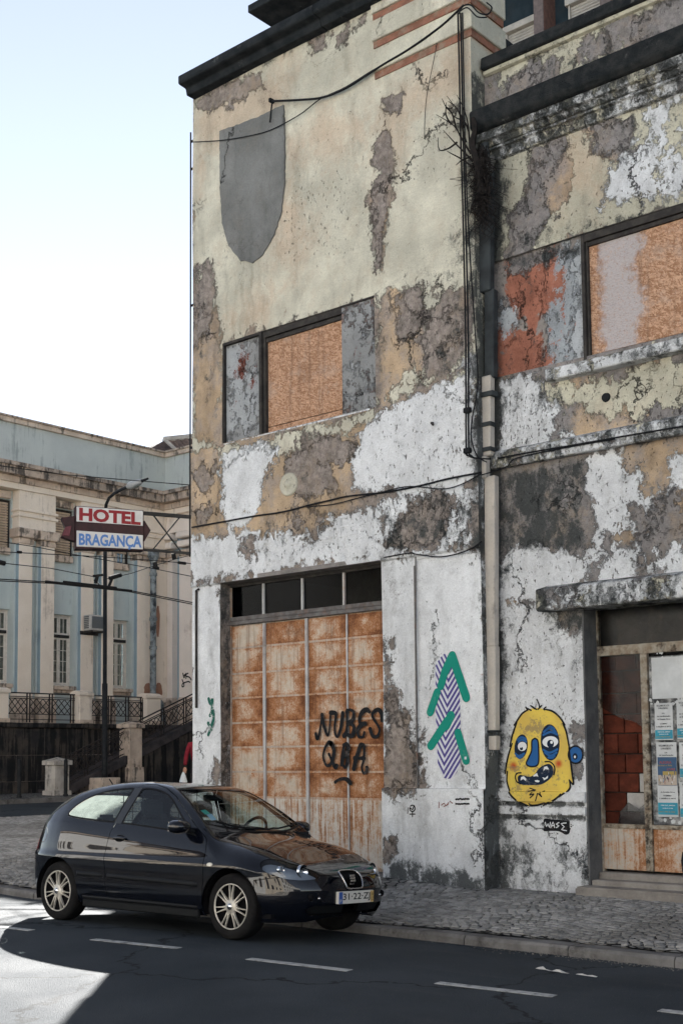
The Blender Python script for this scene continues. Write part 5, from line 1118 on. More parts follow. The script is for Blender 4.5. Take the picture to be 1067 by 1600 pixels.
build('wall', MB().box(q.x + .05, q.x + 4.5, q.y - .6, q.y + 24, .2, 7.2), M_pink, NB); build('roof', MB().prism([(q.y - .8, 7.2), (q.y + 24.2, 7.2), (q.y + 11.7, 8.0)], lambda p: (q.x - .05, p[0], p[1]), lambda p: (q.x + 4.6, p[0], p[1])), M_rt, NB)  # unseen house drawn long and pale to bounce sun onto the blue building

# ------------------------------------------------------------------ overhead wires over the side street
M_wire = flat('black_cable', (.012, .013, .015), .6)
def wire(pts, r, lbl, X_=-21.0, ins=()):
    w_ = build('overhead_wire', MB().tube([P(x, y, X=X_) for x, y in pts], r, 6), M_wire); tag(w_, lbl, 'wire', 'overhead tram wires over the side street')
    for a, b, rr in ins: build('insulator', MB().tube([P(*a, X=X_ + .02), P(*b, X=X_ + .02)], rr, 6), M_wire, w_)
    return w_
wire([(-40, 722), (100, 741.5), (200, 750), (320, 759.5)], .010, 'thin highest wire passing above the lamp head')
wire([(-40, 840), (54, 854), (120, 867), (238, 888), (330, 907)], .009, 'thin wire running just under the lower panel of the hotel sign')
wire([(-40, 860), (60, 865), (160, 870), (230, 875), (330, 883)], .010, 'wire with a black insulator near the corner of the tall house', ins=[((279, 879), (290, 880.5), .035), ((28, 862.5), (34, 863), .03)])
wire([(-40, 874), (6, 880), (80, 888), (152, 902)], .009, 'thin wire ending at the fitting left of the lamp post', ins=[((-2, 878), (8, 880.5), .05)])
wire([(-40, 902.5), (72, 909), (205, 923), (330, 947)], .012, 'lower contact wire with a long thick sleeve', ins=[((72, 909), (206, 923.5), .032)])
wire([(-40, 905.5), (100, 912.5), (180, 920), (330, 950)], .012, 'contact wire running just below its twin with the shorter sleeve', ins=[((100, 909.5), (182, 919), .034)])
wire([(165, 905), (205, 896), (238, 885), (276, 873), (330, 860)], .009, 'slanting pull off wire rising right from the lamp post', ins=[((172, 903.5), (189, 898.5), .05), ((242, 878), (244, 888), .05), ((240, 886), (248, 888), .035), ((271, 865), (273, 874), .05), ((176, 903), (172, 913), .03), ((172, 913), (169, 919), .03)])
f = build('wire_fitting', MB().obox(P(147, 900, X=-21), P(160, 898.5, X=-21), .07, .05).obox(P(153, 898, X=-21), P(150, 911, X=-21), .06, .05).tube([P(148, 906, X=-21), P(156, 914, X=-21), P(146, 919, X=-21)], .02, 6), M_wire); tag(f, 'black bracketed wire fitting just left of the lamp post', 'fitting')
# ------------------------------------------------------------------ the parked car
def pchip(xs, ys):
    xs = np.array(xs, float); ys = np.array(ys, float); h = np.diff(xs); dl = np.diff(ys) / h; d = np.zeros(len(xs))
    for i in range(1, len(xs) - 1):
        if dl[i - 1] * dl[i] > 0: w1, w2 = 2 * h[i] + h[i - 1], h[i] + 2 * h[i - 1]; d[i] = (w1 + w2) / (w1 / dl[i - 1] + w2 / dl[i])
    d[0], d[-1] = dl[0], dl[-1]
    def f(x):
        x = np.asarray(x, float); i = np.clip(np.searchsorted(xs, x) - 1, 0, len(h) - 1); t = (x - xs[i]) / h[i]
        return ys[i] * (2 * t**3 - 3 * t**2 + 1) + h[i] * d[i] * (t**3 - 2 * t**2 + t) + ys[i + 1] * (-2 * t**3 + 3 * t**2) + h[i] * d[i + 1] * (t**3 - t**2)
    return f
LEN = 3.95; SC = 0.986
ztop = pchip([0, .04, .12, .25, .45, .70, .95, 1.04, 1.10, 1.25, 1.45, 1.65, 1.80, 1.95, 2.15, 2.40, 2.70, 3.00, 3.25, 3.40, 3.52, 3.62, 3.72, 3.80, 3.86, 3.91, 3.95],
             [.575, .637, .70, .755, .818, .882, .932, .953, .972, 1.075, 1.195, 1.295, 1.36, 1.405, 1.43, 1.441, 1.43, 1.395, 1.345, 1.295, 1.225, 1.135, 1.035, .955, .87, .76, .62])
crown = pchip([0, .3, .9, 1.1, 1.6, 2.0, 3.2, 3.6, 3.95], [.02, .05, .085, .09, .065, .042, .05, .09, .05])
rfil = pchip([0, .15, .5, .95, 1.15, 1.5, 1.9, 2.3, 3.2, 3.6, 3.95], [.03, .06, .15, .14, .07, .055, .06, .075, .085, .09, .04])
zbot = pchip([0, .1, .5, 1.2, 2.8, 3.5, 3.95], [.23, .185, .17, .19, .20, .24, .32])
def wplan(s):
    if s < .85: return .842 * (1 - ((.85 - s) / .85) ** 2.4) ** (1 / 3.3)
    if s > 2.95: return .842 * (1 - ((s - 2.95) / (LEN - 2.95)) ** 3.4) ** (1 / 2.6)
    return .842
zbelt = lambda s: np.interp(s, [0, .9, 1.2, 3.3, 3.95], [.66, .84, .90, 1.005, .99])
tumb = lambda s: np.interp(s, [0, .8, 1.2, 2.6, 3.3, 3.8, 3.95], [.35, .40, .46, .50, .62, .60, .40])
def yside(s, z, w_):
    zb_ = zbelt(s)
    y = w_ * (1 - .10 * np.clip((.42 - z) / .26, 0, 1) ** 2.0) - .010 * np.clip((z - .60) / .1, 0, 1) * np.clip((zb_ - z) / .1 + 1, 0, 1)
    y = y - .055 * np.clip((z - .66) / (zb_ - .66 + 1e-6), 0, 1) ** 1.8 * min(1, w_ / .6)
    y = y + .012 * np.exp(-((z - .655) / .045) ** 2) * min(1, w_ / .7)
    k = np.clip(z - zb_, 0, None); return y - tumb(s) * k - .12 * k * k
NA, NB_, NC_ = 46, 10, 26
def section(s):
    w_ = wplan(s); zt, cr, zb_ = float(ztop(s)), float(crown(s)), float(zbot(s)); w0 = max(w_, .02)
    top = lambda y: zt - cr * (np.abs(y) / .80) ** 2.2
    zz = np.linspace(zb_, zt, 500); f = zz - top(np.maximum(yside(s, zz, w_), 0)); i = np.nonzero(f >= 0)[0]; zP = zz[i[0]] if len(i) else zt
    yP = max(float(yside(s, zP, w_)), 0.0); r = min(float(rfil(s)), .45 * (zP - zb_), .45 * max(yP, .001))
    zA = zP - r; yB_ = yP - r; yA_ = max(float(yside(s, zA, w_)), 0)
    z = zb_ + (zA - zb_) * np.linspace(0, 1, NA) ** 0.9; A = np.stack([np.maximum(yside(s, z, w_), 0), z], 1)
    t = np.linspace(0, 1, NB_ + 2)[1:-1][:, None]; p0, p1, p2 = np.array([yA_, zA]), np.array([yP, zP]), np.array([yB_, top(yB_)])
    B = (1 - t) ** 2 * p0 + 2 * t * (1 - t) * p1 + t ** 2 * p2
    yc = np.linspace(yB_, 0, NC_); C = np.stack([yc, top(yc)], 1)
    return np.concatenate([A, B, C])
ss = np.concatenate([.0005 + .30 * np.linspace(0, 1, 34) ** 2.0, np.linspace(.312, 3.60, 150), 3.612 + (LEN - .0005 - 3.612) * (1 - (1 - np.linspace(0, 1, 34)) ** 2.0)])
NU = NA + NB_ + NC_; G = np.stack([section(s) for s in ss])             # half body: [station, u, (y, z)]
SG_ = np.repeat(ss[:, None], NU, 1)
def shear(s, z, y):
    f = np.exp(-(s / .42) ** 2) * (.17 * np.clip((z - .47) / .3, 0, 2) ** 1.5 + .10 * np.clip((.36 - z) / .2, 0, 2) ** 1.6)
    b = np.exp(-((LEN - s) / .30) ** 2) * (.05 * np.clip((.50 - z) / .25, 0, 1) + .06 * np.clip((z - .66) / .2, 0, 1.3)); return s + f - b
SS = shear(SG_, G[..., 1], G[..., 0])
SS = np.where(SS > 3.40, 3.40 + (SS - 3.40) * 1.27, SS)      # longer tail
Pn = np.stack([SS, G[..., 0], G[..., 1]], -1)
dU = np.gradient(Pn, axis=1); dS = np.gradient(Pn, axis=0); Nn = np.cross(dU, dS); Nn /= (np.linalg.norm(Nn, axis=-1, keepdims=True) + 1e-12)
if Nn[100, 10, 1] < 0: Nn = -Nn
UU = np.repeat(np.arange(NU)[None, :], len(ss), 0).astype(float)
# half shell as clip-able polygons: columns s, y, z, nx, ny, nz, u
HV = np.concatenate([Pn.reshape(-1, 3), Nn.reshape(-1, 3), UU.reshape(-1, 1)], 1)
n0, n1 = len(ss), NU
HF = [(i * n1 + k, i * n1 + k + 1, (i + 1) * n1 + k + 1, (i + 1) * n1 + k) for i in range(n0 - 1) for k in range(n1 - 1)]
def clip(V, F, gv):
    """split polygons along gv = 0 -> (V, F) of the positive part and of the negative part"""
    gv = np.where(np.abs(gv) < 1e-7, 1e-7, gv); pos = gv > 0; V2 = [V]; cnt = len(V); cache = {}; new = []; FP, FN = [], []
    pl = pos.tolist(); gl = gv
    for f in F:
        s_ = sum(pl[i] for i in f)
        if s_ == len(f): FP.append(f); continue
        if s_ == 0: FN.append(f); continue
        a_, b_ = [], []
        for k in range(len(f)):
            i, j = f[k], f[(k + 1) % len(f)]; (a_ if pl[i] else b_).append(i)
            if pl[i] != pl[j]:
                key = (min(i, j), max(i, j))
                if key not in cache:
                    t = gl[i] / (gl[i] - gl[j]); new.append(V[i] + (V[j] - V[i]) * t); cache[key] = cnt; cnt += 1
                a_.append(cache[key]); b_.append(cache[key])
        if len(a_) > 2: FP.append(tuple(a_))
        if len(b_) > 2: FN.append(tuple(b_))
    VV = np.concatenate([V, np.array(new)]) if new else V
    return (VV, FP), (VV, FN)
def compact(V, F):
    idx = sorted({i for f in F for i in f}); m = {a: b for b, a in enumerate(idx)}; return V[idx], [tuple(m[i] for i in f) for f in F]
def carve(VF, gfun, gap):
    V, F = VF; V, F = compact(V, F); g = gfun(V)
    (Va, Fa), (Vb, Fb) = clip(V, F, g - gap / 2) ; inside = compact(Va, Fa)
    Vb, Fb = compact(Vb, Fb); g2 = gfun(Vb); (Vc, Fc), (Vd, Fd) = clip(Vb, Fb, g2 + gap / 2)
    return inside, compact(Vd, Fd)
CARX, CARY = -9.42, 8.715; XF_ = -7.415
CAR = thing('parked_car', 'glossy black three door hatchback parked at the kerb before the rusty garage door', 'car', (CARX, CARY, 0))
def cw(s, y, z): return (XF_ - s * SC, CARY + y * SC, z * SC)
def shell(name, VF, side, mat, parent=None, thick=0.0, off=0.0, label=None):
    """one body panel: side -1 near, +1 far, 0 both"""
    V, F = VF
    if not F: return None
    out_v, out_n, out_f = [], [], []
    for sd_ in ((-1, 1) if side == 0 else (side,)):
        b = len(out_v)
        for q in V:
            n_ = np.array([-q[3], sd_ * q[4], q[5]]); p = np.array(cw(q[0], sd_ * q[1], q[2])) + n_ * off; out_v.append(p); out_n.append(n_)
        for f in F:
            f = tuple(i + b for i in f); out_f.append(f if sd_ < 0 else f[::-1])
    par = parent or CAR; o_ = np.array(wloc(par)); me = mesh(name, (np.array(out_v) - o_).tolist(), out_f)
    # make winding agree with the analytic normal
    flip = [p.index for p in me.polygons if Vector(out_n[p.vertices[0]]).dot(p.normal) < 0]
    if flip:
        fs = [tuple(p.vertices)[::-1] if p.index in set(flip) else tuple(p.vertices) for p in me.polygons] if len(flip) < len(me.polygons) else [tuple(p.vertices)[::-1] for p in me.polygons]
        vs = [tuple(v.co) for v in me.vertices]; bpy.data.meshes.remove(me); me = mesh(name, vs, fs)
    me.polygons.foreach_set('use_smooth', [True] * len(me.polygons)); me.normals_split_custom_set_from_vertices([tuple(n_) for n_ in out_n])
    o = put(name, me, mat, par)
    if thick:
        so = o.modifiers.new('thickness', 'SOLIDIFY'); so.thickness = thick; so.offset = -1
    if label: o['label'] = label
    return o
# materials
def carpaint():
    t = NT('black_car_paint', .22); t.b.inputs['Coat Weight'].default_value = 1.0; t.b.inputs['Coat Roughness'].default_value = .015; t.b.inputs['Specular IOR Level'].default_value = .6
    d = t.noise(t.pos, 3, 6, .65); z = t.sep(t.pos)[2]; dust = t.math('MULTIPLY', t.step(t.noise(t.pos, 90, 4, .7), .45, .7), t.math('MAXIMUM', t.step(d, .35, .75, .004, .03), t.math('MULTIPLY', t.step(t.sep(t.n('ShaderNodeNewGeometry').outputs['Normal'])[2], .80, .99), t.step(d, .3, .7, .12, .30))))
    t.col(t.mix(dust, (.0018, .0026, .0055), (.12, .11, .10))); t.rough(t.step(d, .3, .7, .16, .32))
    t.b.inputs['Specular IOR Level'].default_value = .04; return t.m
M_paint = carpaint(); M_trim = flat('black_plastic_trim', (.008, .009, .010), .6); M_seal = flat('rubber_seal', (.008, .008, .009), .55); M_tyre = worn('tyre_rubber', (.008, .008, .009), (.014, .014, .014), 8, .85, .003, .35, (.035, .033, .03)); M_inner = flat('inner_body_black', (.006, .006, .007), .9)
M_seat = flat('dark_seat_cloth', (.025, .027, .032), .95); M_dash = flat('dash_plastic', (.022, .023, .025), .75); M_hub = worn('worn_silver_wheel_trim', (.56, .53, .47), (.44, .42, .37), 12, .38, .002, .4, (.12, .11, .10), .55, metal=.35); M_chrome = flat('dull_chrome', (.55, .55, .55), .18, 1.0, .03)
def carglass(name, tint, gl=.02):
    t = NT(name); tr = t.n('ShaderNodeBsdfTransparent'); tr.inputs[0].default_value = tint + (1,); g_ = t.n('ShaderNodeBsdfGlossy'); g_.inputs['Roughness'].default_value = .01
    lw = t.n('ShaderNodeLayerWeight'); m = t.n('ShaderNodeMixShader'); t.l(t.math('ADD', t.math('MULTIPLY', t.math('POWER', lw.outputs[1], 4.5), .9), gl + .035, clamp=True), m.inputs[0]); t.l(tr.outputs[0], m.inputs[1]); t.l(g_.outputs[0], m.inputs[2]); t.l(m.outputs[0], t.t.nodes['Material Output'].inputs['Surface']); return t.m
M_cglass = carglass('tinted_car_glass', (.72, .84, .84), .02); M_lens = carglass('headlamp_lens', (.9, .92, .94), .02)
t = NT('dusty_sunlit_glass'); tr = t.n('ShaderNodeBsdfTransparent'); tr.inputs[0].default_value = (.7, .74, .72, 1); tl_ = t.n('ShaderNodeBsdfTranslucent'); tl_.inputs[0].default_value = (.34, .34, .30, 1); mx = t.n('ShaderNodeMixShader'); t.l(t.step(t.noise(t.pos, 7, 6, .65), .3, .7, .34, .52), mx.inputs[0]); t.l(tr.outputs[0], mx.inputs[1]); t.l(tl_.outputs[0], mx.inputs[2]); t.l(mx.outputs[0], t.t.nodes['Material Output'].inputs['Surface']); M_dustglass = t.m
M_bowl = flat('headlamp_bowl_silver', (.13, .16, .20), .35, .0, .05)
M_refl = flat('lamp_reflector', (.62, .64, .66), .12, 1.0, .03)
# ---- regions
rounded = lambda pts, n=6: np.array(spline(pts, True, n))
gl_door = rounded([(1.345, .935), (1.42, .935), (1.85, .970), (2.27, 1.000), (2.37, 1.008), (2.362, 1.06), (2.310, 1.325), (2.275, 1.366), (2.15, 1.366), (1.97, 1.335), (1.80, 1.262), (1.60, 1.120), (1.41, .985)], 6)
gl_rear = rounded([(2.49, 1.015), (2.55, 1.013), (2.85, 1.028), (3.10, 1.045), (3.225, 1.065), (3.245, 1.105), (3.17, 1.195), (3.0, 1.285), (2.75, 1.345), (2.48, 1.368), (2.42, 1.358), (2.43, 1.30), (2.472, 1.06)], 6)
ULIM = NA + 7
def side_reg(poly, ulim=ULIM): return lambda V: np.minimum(sdf_poly(V[:, [0, 2]], poly), (ulim - V[:, 6]) * .02)
def circ(sc_, zc_, r): return lambda V: np.minimum(r - np.hypot(V[:, 0] - sc_, V[:, 2] - zc_), (NA - V[:, 6]) * .05)
SW, RWH = (.80, 3.262), .296
def wind(V):
    y, s = V[:, 1], V[:, 0]; base = 1.075 + .20 * (y / .7) ** 2; top_ = 1.83 + .02 * (y / .5) ** 2
    return np.minimum(np.minimum(s - base, top_ - s), (V[:, 6] - (NA + NB_ - 2)) * .014)
def hatchg(V):
    y, s = V[:, 1], V[:, 0]; return np.minimum(np.minimum(s - 3.38, 3.92 - s), np.minimum(.62 - np.abs(y), (V[:, 6] - (NA + 2)) * .05))
def hood(V):
    y, s = V[:, 1], V[:, 0]; front = .20 + .10 * np.clip(y / .6, 0, 1.2) ** 2; edge = np.interp(s, [.15, .35, .7, 1.05, 1.3], [.36, .54, .665, .715, .74])
    return np.minimum(np.minimum(s - front, 1.045 + .19 * (y / .7) ** 2 - s), np.minimum(edge - y, (V[:, 6] - NA + 4) * .05))
door_poly = np.array([(1.15, .23), (1.13, .5), (1.135, .80), (1.16, .89), (1.22, .935), (1.36, 1.02), (1.56, 1.150), (1.78, 1.292), (1.97, 1.37), (2.15, 1.405), (2.31, 1.405), (2.39, 1.33), (2.45, 1.02), (2.50, .92), (2.52, .7), (2.49, .42), (2.46, .25), (2.42, .225)])
fb_poly = np.array([(-.3, .05), (-.3, .60), (.10, .600), (.35, .575), (.52, .545), (.50, .40), (.55, .05)])
def fbump(V):
    return sdf_poly(V[:, [0, 2]], fb_poly)
rb_poly = np.array([(4.5, .1), (4.5, .62), (4.03, .62), (3.72, .60), (3.62, .55), (3.58, .1)])
def rbump(V): return sdf_poly(V[:, [0, 2]], rb_poly)
pq = lambda V: np.stack([V[:, 1] * .75 + np.clip(V[:, 0], 0, 1) * .62, V[:, 2]], 1)
hl_poly = rounded([(.36, .590), (.50, .565), (.68, .575), (.80, .610), (.87, .660), (.86, .712), (.77, .735), (.62, .705), (.46, .655)], 6)
def headl(V): return np.minimum(sdf_poly(pq(V), hl_poly), (.85 - V[:, 0]))
tl_poly = rounded([(3.72, .72), (3.82, .70), (4.06, .71), (4.10, .80), (4.03, .90), (3.91, .97), (3.83, .96), (3.75, .82)], 5)
def taill(V): return np.minimum(sdf_poly(V[:, [0, 2]], tl_poly), np.minimum(V[:, 1] - .42, (ULIM + 4 - V[:, 6]) * .02))
gr_poly = rounded([(x, z - .055) for x, z in [(.0, .695), (.10, .69), (.135, .675), (.14, .63), (.12, .555), (.095, .535), (.0, .53), (-.095, .535), (-.12, .555), (-.14, .63), (-.135, .675), (-.1, .69)]], 4)
def grille(V): return np.minimum(sdf_poly(V[:, [1, 2]], gr_poly), .30 - V[:, 0])
li_poly = np.array([(-.50, .335), (.50, .335), (.56, .30), (.50, .245), (-.50, .245), (-.56, .30)])
def lowint(V): return np.minimum(sdf_poly(V[:, [1, 2]], li_poly), .5 - V[:, 0])
body = (HV, HF); GAP = .006
for c_ in SW: _, body = carve(body, circ(c_, .305, .338), 0.0)
glass_r, body = carve(body, side_reg(gl_rear), 0.0); glass_d, body = carve(body, side_reg(gl_door), 0.0)
wsh, body = carve(body, wind, 0.0); hgl, body = carve(body, hatchg, 0.0)
hl, body = carve(body, headl, .006); tl, body = carve(body, taill, .006); gri, body = carve(body, grille, .002); low, body = carve(body, lowint, .002)
fb, body = carve(body, fbump, GAP); rb, body = carve(body, rbump, GAP); hd, body = carve(body, hood, GAP); dr, body = carve(body, side_reg(door_poly, NA + 9), GAP)
ff = (2.0, .0)
flap, body_n = carve(body, lambda V: np.minimum(.078 - np.hypot(V[:, 0] - 3.60, (V[:, 2] - .86)), (ULIM - V[:, 6]) * .02), .005)
shell('body_shell', body_n, -1, M_paint, label=None); shell('body_shell', body, 1, M_paint)
shell('fuel_flap', flap, -1, M_paint)
for s_ in (-1, 1):
    D_ = shell('door', dr, s_, M_paint); 
    def seal(VF, g, w0, nm, par):
        a, rest = carve(VF, lambda V: g(V) - w0, 0.0); shell('seal', rest, s_, M_seal, par, off=.001); return a
    gdn = seal(glass_d, side_reg(gl_door), .016, 'seal', D_); shell('door_window', gdn, s_, M_cglass, D_, off=-.004)
    gre = seal(glass_r, side_reg(gl_rear), .018, 'seal', None); shell('quarter_window', gre, s_, M_cglass if s_ < 0 else M_dustglass, off=-.004)
    # black B pillar applique and waist seal
    shell('headlight_lens', hl, s_, M_lens); shell('headlight_bowl', hl, s_, M_bowl, off=-.055)
    tlm = shell('tail_light', tl, s_, flat('tail_lamp_red', (.35, .02, .02), .15)); 
shell('bonnet', hd, 0, M_paint); shell('front_bumper', fb, 0, M_paint); shell('rear_bumper', rb, 0, M_paint)
wi, wr = carve(wsh, lambda V: wind(V) - .022, 0.0); WSO = shell('windscreen', wi, 0, M_cglass, off=-.003); shell('windscreen_edge', wr, 0, M_seal, WSO)
hi, hr = carve(hgl, lambda V: hatchg(V) - .02, 0.0); HGO = shell('rear_window', hi, 0, M_dustglass, off=-.003); shell('rear_window_edge', hr, 0, M_seal, HGO)
GR = shell('grille', gri, 0, M_inner, off=-.02); shell('lower_intake', low, -1, M_trim, off=-.03); shell('lower_intake', low, 1, M_trim, off=-.03)
# chrome edge and emblem of the grille
def on_body(y, z):
    """front surface point for lateral y and height z"""
    d = np.abs(HV[:, 1] - abs(y)) * 1.0 + np.abs(HV[:, 2] - z) + np.where(HV[:, 0] > .7, 9, 0); i = int(np.argmin(d)); return HV[i, 0]
edge = [(float(p[0]), float(p[1])) for p in gr_poly[::2]]; edge.append(edge[0])
build('grille_chrome', MB().tube([cw(on_body(y, z) - .006, y, z) for y, z in edge], .008, 6, cap=False), M_chrome, GR, smooth=True)
sf = on_body(0, .565) - .004
mb = MB()
for k, (z0, z1, a, b) in enumerate(((.600, .582, -.045, .030), (.577, .559, -.038, .038), (.554, .536, -.030, .045))): mb.prism([(a, z0), (b, z0), (b, z1), (a, z1)], lambda p: cw(sf + .004, p[0], p[1]), lambda p: cw(sf - .010, p[0], p[1]))
build('emblem', mb, M_chrome, GR, bev=.002)
o = text_part('emblem_lettering', 'SEAT', .075 * SC, .017 * SC, cw(sf - .004, 0, .517), (0, 1, 0), (0, 0, 1), M_chrome, GR, .02)
# inner black shell under the panels (seen only in the gaps)
inn, _ = carve((HV, HF), lambda V: np.minimum(zbelt(V[:, 0]) - .03 - V[:, 2] + np.where(V[:, 0] < 1.0, .30, 0), 3.9 - V[:, 0]), 0.0)
for c_ in SW: _, inn = carve(inn, circ(c_, .305, .34), 0.0)
_, inn = carve(inn, headl, 0.0); shell('inner_body', inn, 0, M_inner, off=-.065)
# wheel wells, floor
for c_ in SW:
    for s_ in (-1, 1):
        build('wheel_well', MB().lathe([(.345, 0), (.345, .34)], cw(c_, s_ * .80 if s_ < 0 else .46, .305), 'Y', 24, -.3, math.pi + .3), M_inner, CAR, smooth=True, fix=False)
build('floor_pan', MB().box(cw(.35, 0, 0)[0], cw(3.6, 0, 0)[0], CARY - .74, CARY + .74, .21, .25).box(cw(1.25, 0, 0)[0], cw(2.85, 0, 0)[0], CARY - .79, CARY + .79, .20, .30), M_inner, CAR)
build('exhaust_sill', MB().box(cw(1.2, 0, 0)[0], cw(2.85, 0, 0)[0], CARY - .805, CARY - .76, .165, .24), M_trim, CAR, bev=.01)
# wheels
def wheel(s, sd_):
    yo = sd_ * .805; c = cw(s, yo, RWH); c = (c[0], c[1], RWH * SC); q = -1 if sd_ > 0 else 1                  # q: inward direction along +-Y
    W_ = build('wheel', MB().lathe([(.195, .02), (.205, .004), (.24, -.004), (.275, .006), (.292, .022), (.296, .05), (.296, .145), (.288, .175), (.24, .19), (.19, .18)], (c[0], c[1], c[2]), 'Y', 40), M_tyre, CAR, smooth=True)
    if sd_ > 0: return
    W_.name = 'wheel'
    build('rim_back', MB().lathe([(.0, .06), (.19, .05), (.203, .012)], c, 'Y', 32), M_inner, W_, smooth=True, fix=False)
    build('rim_edge', MB().lathe([(.206, .006), (.204, -.002), (.197, -.003), (.193, .008)], c, 'Y', 48), M_hub, W_, smooth=True, fix=False)
    build('hub_cap', MB().lathe([(.0, -.012), (.022, -.013), (.036, -.008), (.040, -.004), (.058, -.004), (.066, .004), (.07, .02)], c, 'Y', 28), M_hub, W_, smooth=True, fix=False)
    build('hub_badge', MB().lathe([(.0, -.019), (.026, -.018), (.030, -.012)], c, 'Y', 20), M_chrome, W_, smooth=True, fix=False)
    for k in range(7):
        a0 = math.pi / 2 + k * 2 * math.pi / 7 + (.04 if s > 2 else 0)
        for d in (-1, 1):
            pts = []
            for (r, w_, dd) in ((.06, .011, .165), (.12, .0052, .13), (.165, .0042, .13), (.200, .0034, .135)):
                a = a0 + d * dd; pts.append((c[0] + r * math.cos(a), c[2] + r * math.sin(a), w_, a))
            mb = MB()
            for (x, z, w_, a) in pts:
                nx_, nz_ = -math.sin(a), math.cos(a)
                for (o1, h) in ((-1, .02), (-.7, .0), (.7, .0), (1, .02)): mb.v.append((x + nx_ * w_ * o1, c[1] + h - .003, z + nz_ * w_ * o1))
            for i in range(3):
                for j in range(3): mb.f.append((i * 4 + j, i * 4 + j + 1, i * 4 + j + 5, i * 4 + j + 4))
            build('spoke', mb, M_hub, W_, fix=True)
for s in SW: wheel(s, -1)
for s in SW: wheel2 = MB().lathe([(.0, .0), (.19, .02), (.24, .004), (.275, -.006), (.292, -.022), (.296, -.05), (.296, -.145), (.24, -.19), (.0, -.19)], (cw(s, 0, 0)[0], CARY + .805 * SC, RWH * SC), 'Y', 32); build('wheel', wheel2, M_tyre, CAR, smooth=True)
# side rubbing strip, sill line, indicator, handle, mirror
def ysurf(s, z):
    i = int(np.argmin(np.abs(ss - s))); a = G[i, :NA + 6]; return float(np.interp(z, a[:, 1], a[:, 0]))
def strip(name, s0, s1, zf_, h, out, mat, sd_=-1, par=None):
    mb = MB(); n = 24
    for i in range(n + 1):
        s = s0 + (s1 - s0) * i / n; z = zf_(s); k = min(1, i / 1.5, (n - i) / 1.5) ** .5 if n else 1
        for dz, o_ in ((-h / 2, -.004), (-h / 2 * .8, out * k), (h / 2 * .8, out * k), (h / 2, -.004)):
            mb.v.append(cw(s, sd_ * (ysurf(s, z + dz) + o_), z + dz))
    for i in range(n):
        for j in range(3): mb.f.append((i * 4 + j, i * 4 + j + 1, i * 4 + j + 5, i * 4 + j + 4))
    return build(name, mb, mat, par or CAR, smooth=True)
M_strip = flat('satin_black_moulding', (.010, .011, .013), .5)
strip('side_moulding', 1.20, 2.47, lambda s: .475 + .012 * (s - 1.2), .05, .014, M_strip); strip('side_moulding', 2.53, 2.93, lambda s: .491 + .012 * (s - 2.6), .05, .014, M_strip); strip('sill_moulding', 1.22, 2.86, lambda s: .262, .035, .010, M_strip)
M_amber = flat('clear_side_repeater', (.62, .60, .52), .2)
mb = MB(); q = [(1.04 + .037 * math.cos(a), .665 + .018 * math.sin(a)) for a in np.linspace(0, 2 * math.pi, 14, endpoint=False)]
mb.prism(q, lambda p: cw(p[0], -(ysurf(p[0], p[1]) + .010), p[1]), lambda p: cw(p[0], -(ysurf(p[0], p[1]) - .01), p[1])); build('side_repeater', mb, M_amber, CAR, bev=.003)
mb = MB()
for k, (s, z, r) in enumerate(((2.24, .858, .010), (2.27, .863, .016), (2.33, .865, .018), (2.39, .866, .016), (2.415, .864, .010))): mb.v += [cw(s, -(ysurf(s, z) + o_), z + dz) for dz, o_ in ((-r, -.002), (-r * .6, .030), (r * .6, .032), (r, -.002))]
for i in range(4):
    for j in range(3): mb.f.append((i * 4 + j, i * 4 + j + 1, i * 4 + j + 5, i * 4 + j + 4))
DOORN = [c for c in CAR.children if c.name.startswith('door') and 'handle' not in c.name][0]
build('handle', mb, M_paint, DOORN, smooth=True)
mb = MB(); q = [(2.34 + .075 * math.cos(a), .862 + .034 * math.sin(a)) for a in np.linspace(0, 2 * math.pi, 18, endpoint=False)]
mb.prism(q, lambda p: cw(p[0], -(ysurf(p[0], p[1]) + .0015), p[1]), lambda p: cw(p[0], -(ysurf(p[0], p[1]) - .006), p[1])); build('handle_recess', mb, M_inner, DOORN)
def mirror(sd_):
    mb = MB(); c = cw(1.41, sd_ * .885, 1.0); n = 12
    for i, (dx, rz, ry, oy) in enumerate(((-.075, .055, .085, 0), (-.070, .066, .105, 0), (-.02, .070, .110, 0), (.03, .062, .10, .0), (.065, .045, .08, -.01), (.085, .02, .04, -.015))):
        for k in range(n):
            a = 2 * math.pi * k / n; ca, sa = math.cos(a), math.sin(a); e = .75
            mb.v.append((c[0] + dx, c[1] + sd_ * oy + ry * abs(ca) ** e * (1 if ca > 0 else -1), c[2] + rz * abs(sa) ** e * (1 if sa > 0 else -1)))
    for i in range(5):
        for k in range(n): mb.f.append((i * n + k, i * n + (k + 1) % n, (i + 1) * n + (k + 1) % n, (i + 1) * n + k))
    mb.f += [tuple(range(n)), tuple(5 * n + k for k in range(n))]
    o = build('wing_mirror', mb, M_paint, CAR, smooth=True); so = o.modifiers.new('round', 'SUBSURF'); so.levels = so.render_levels = 1
    build('mirror_arm', MB().obox(cw(1.36, sd_ * .70, .955), cw(1.39, sd_ * .84, .97), .07, .035), M_trim, o, bev=.01)
    build('mirror_glass', MB().box(c[0] - .079, c[0] - .076, c[1] - .075, c[1] + .075, c[2] - .045, c[2] + .045), M_chrome, o)
mirror(-1); mirror(1)
build('mirror_triangle', MB().prism([(1.30, .915), (1.43, .937), (1.40, .985)], lambda p: cw(p[0], -(ysurf(p[0], p[1]) + .004), p[1]), lambda p: cw(p[0], -(ysurf(p[0], p[1]) - .01), p[1])), M_trim, CAR)
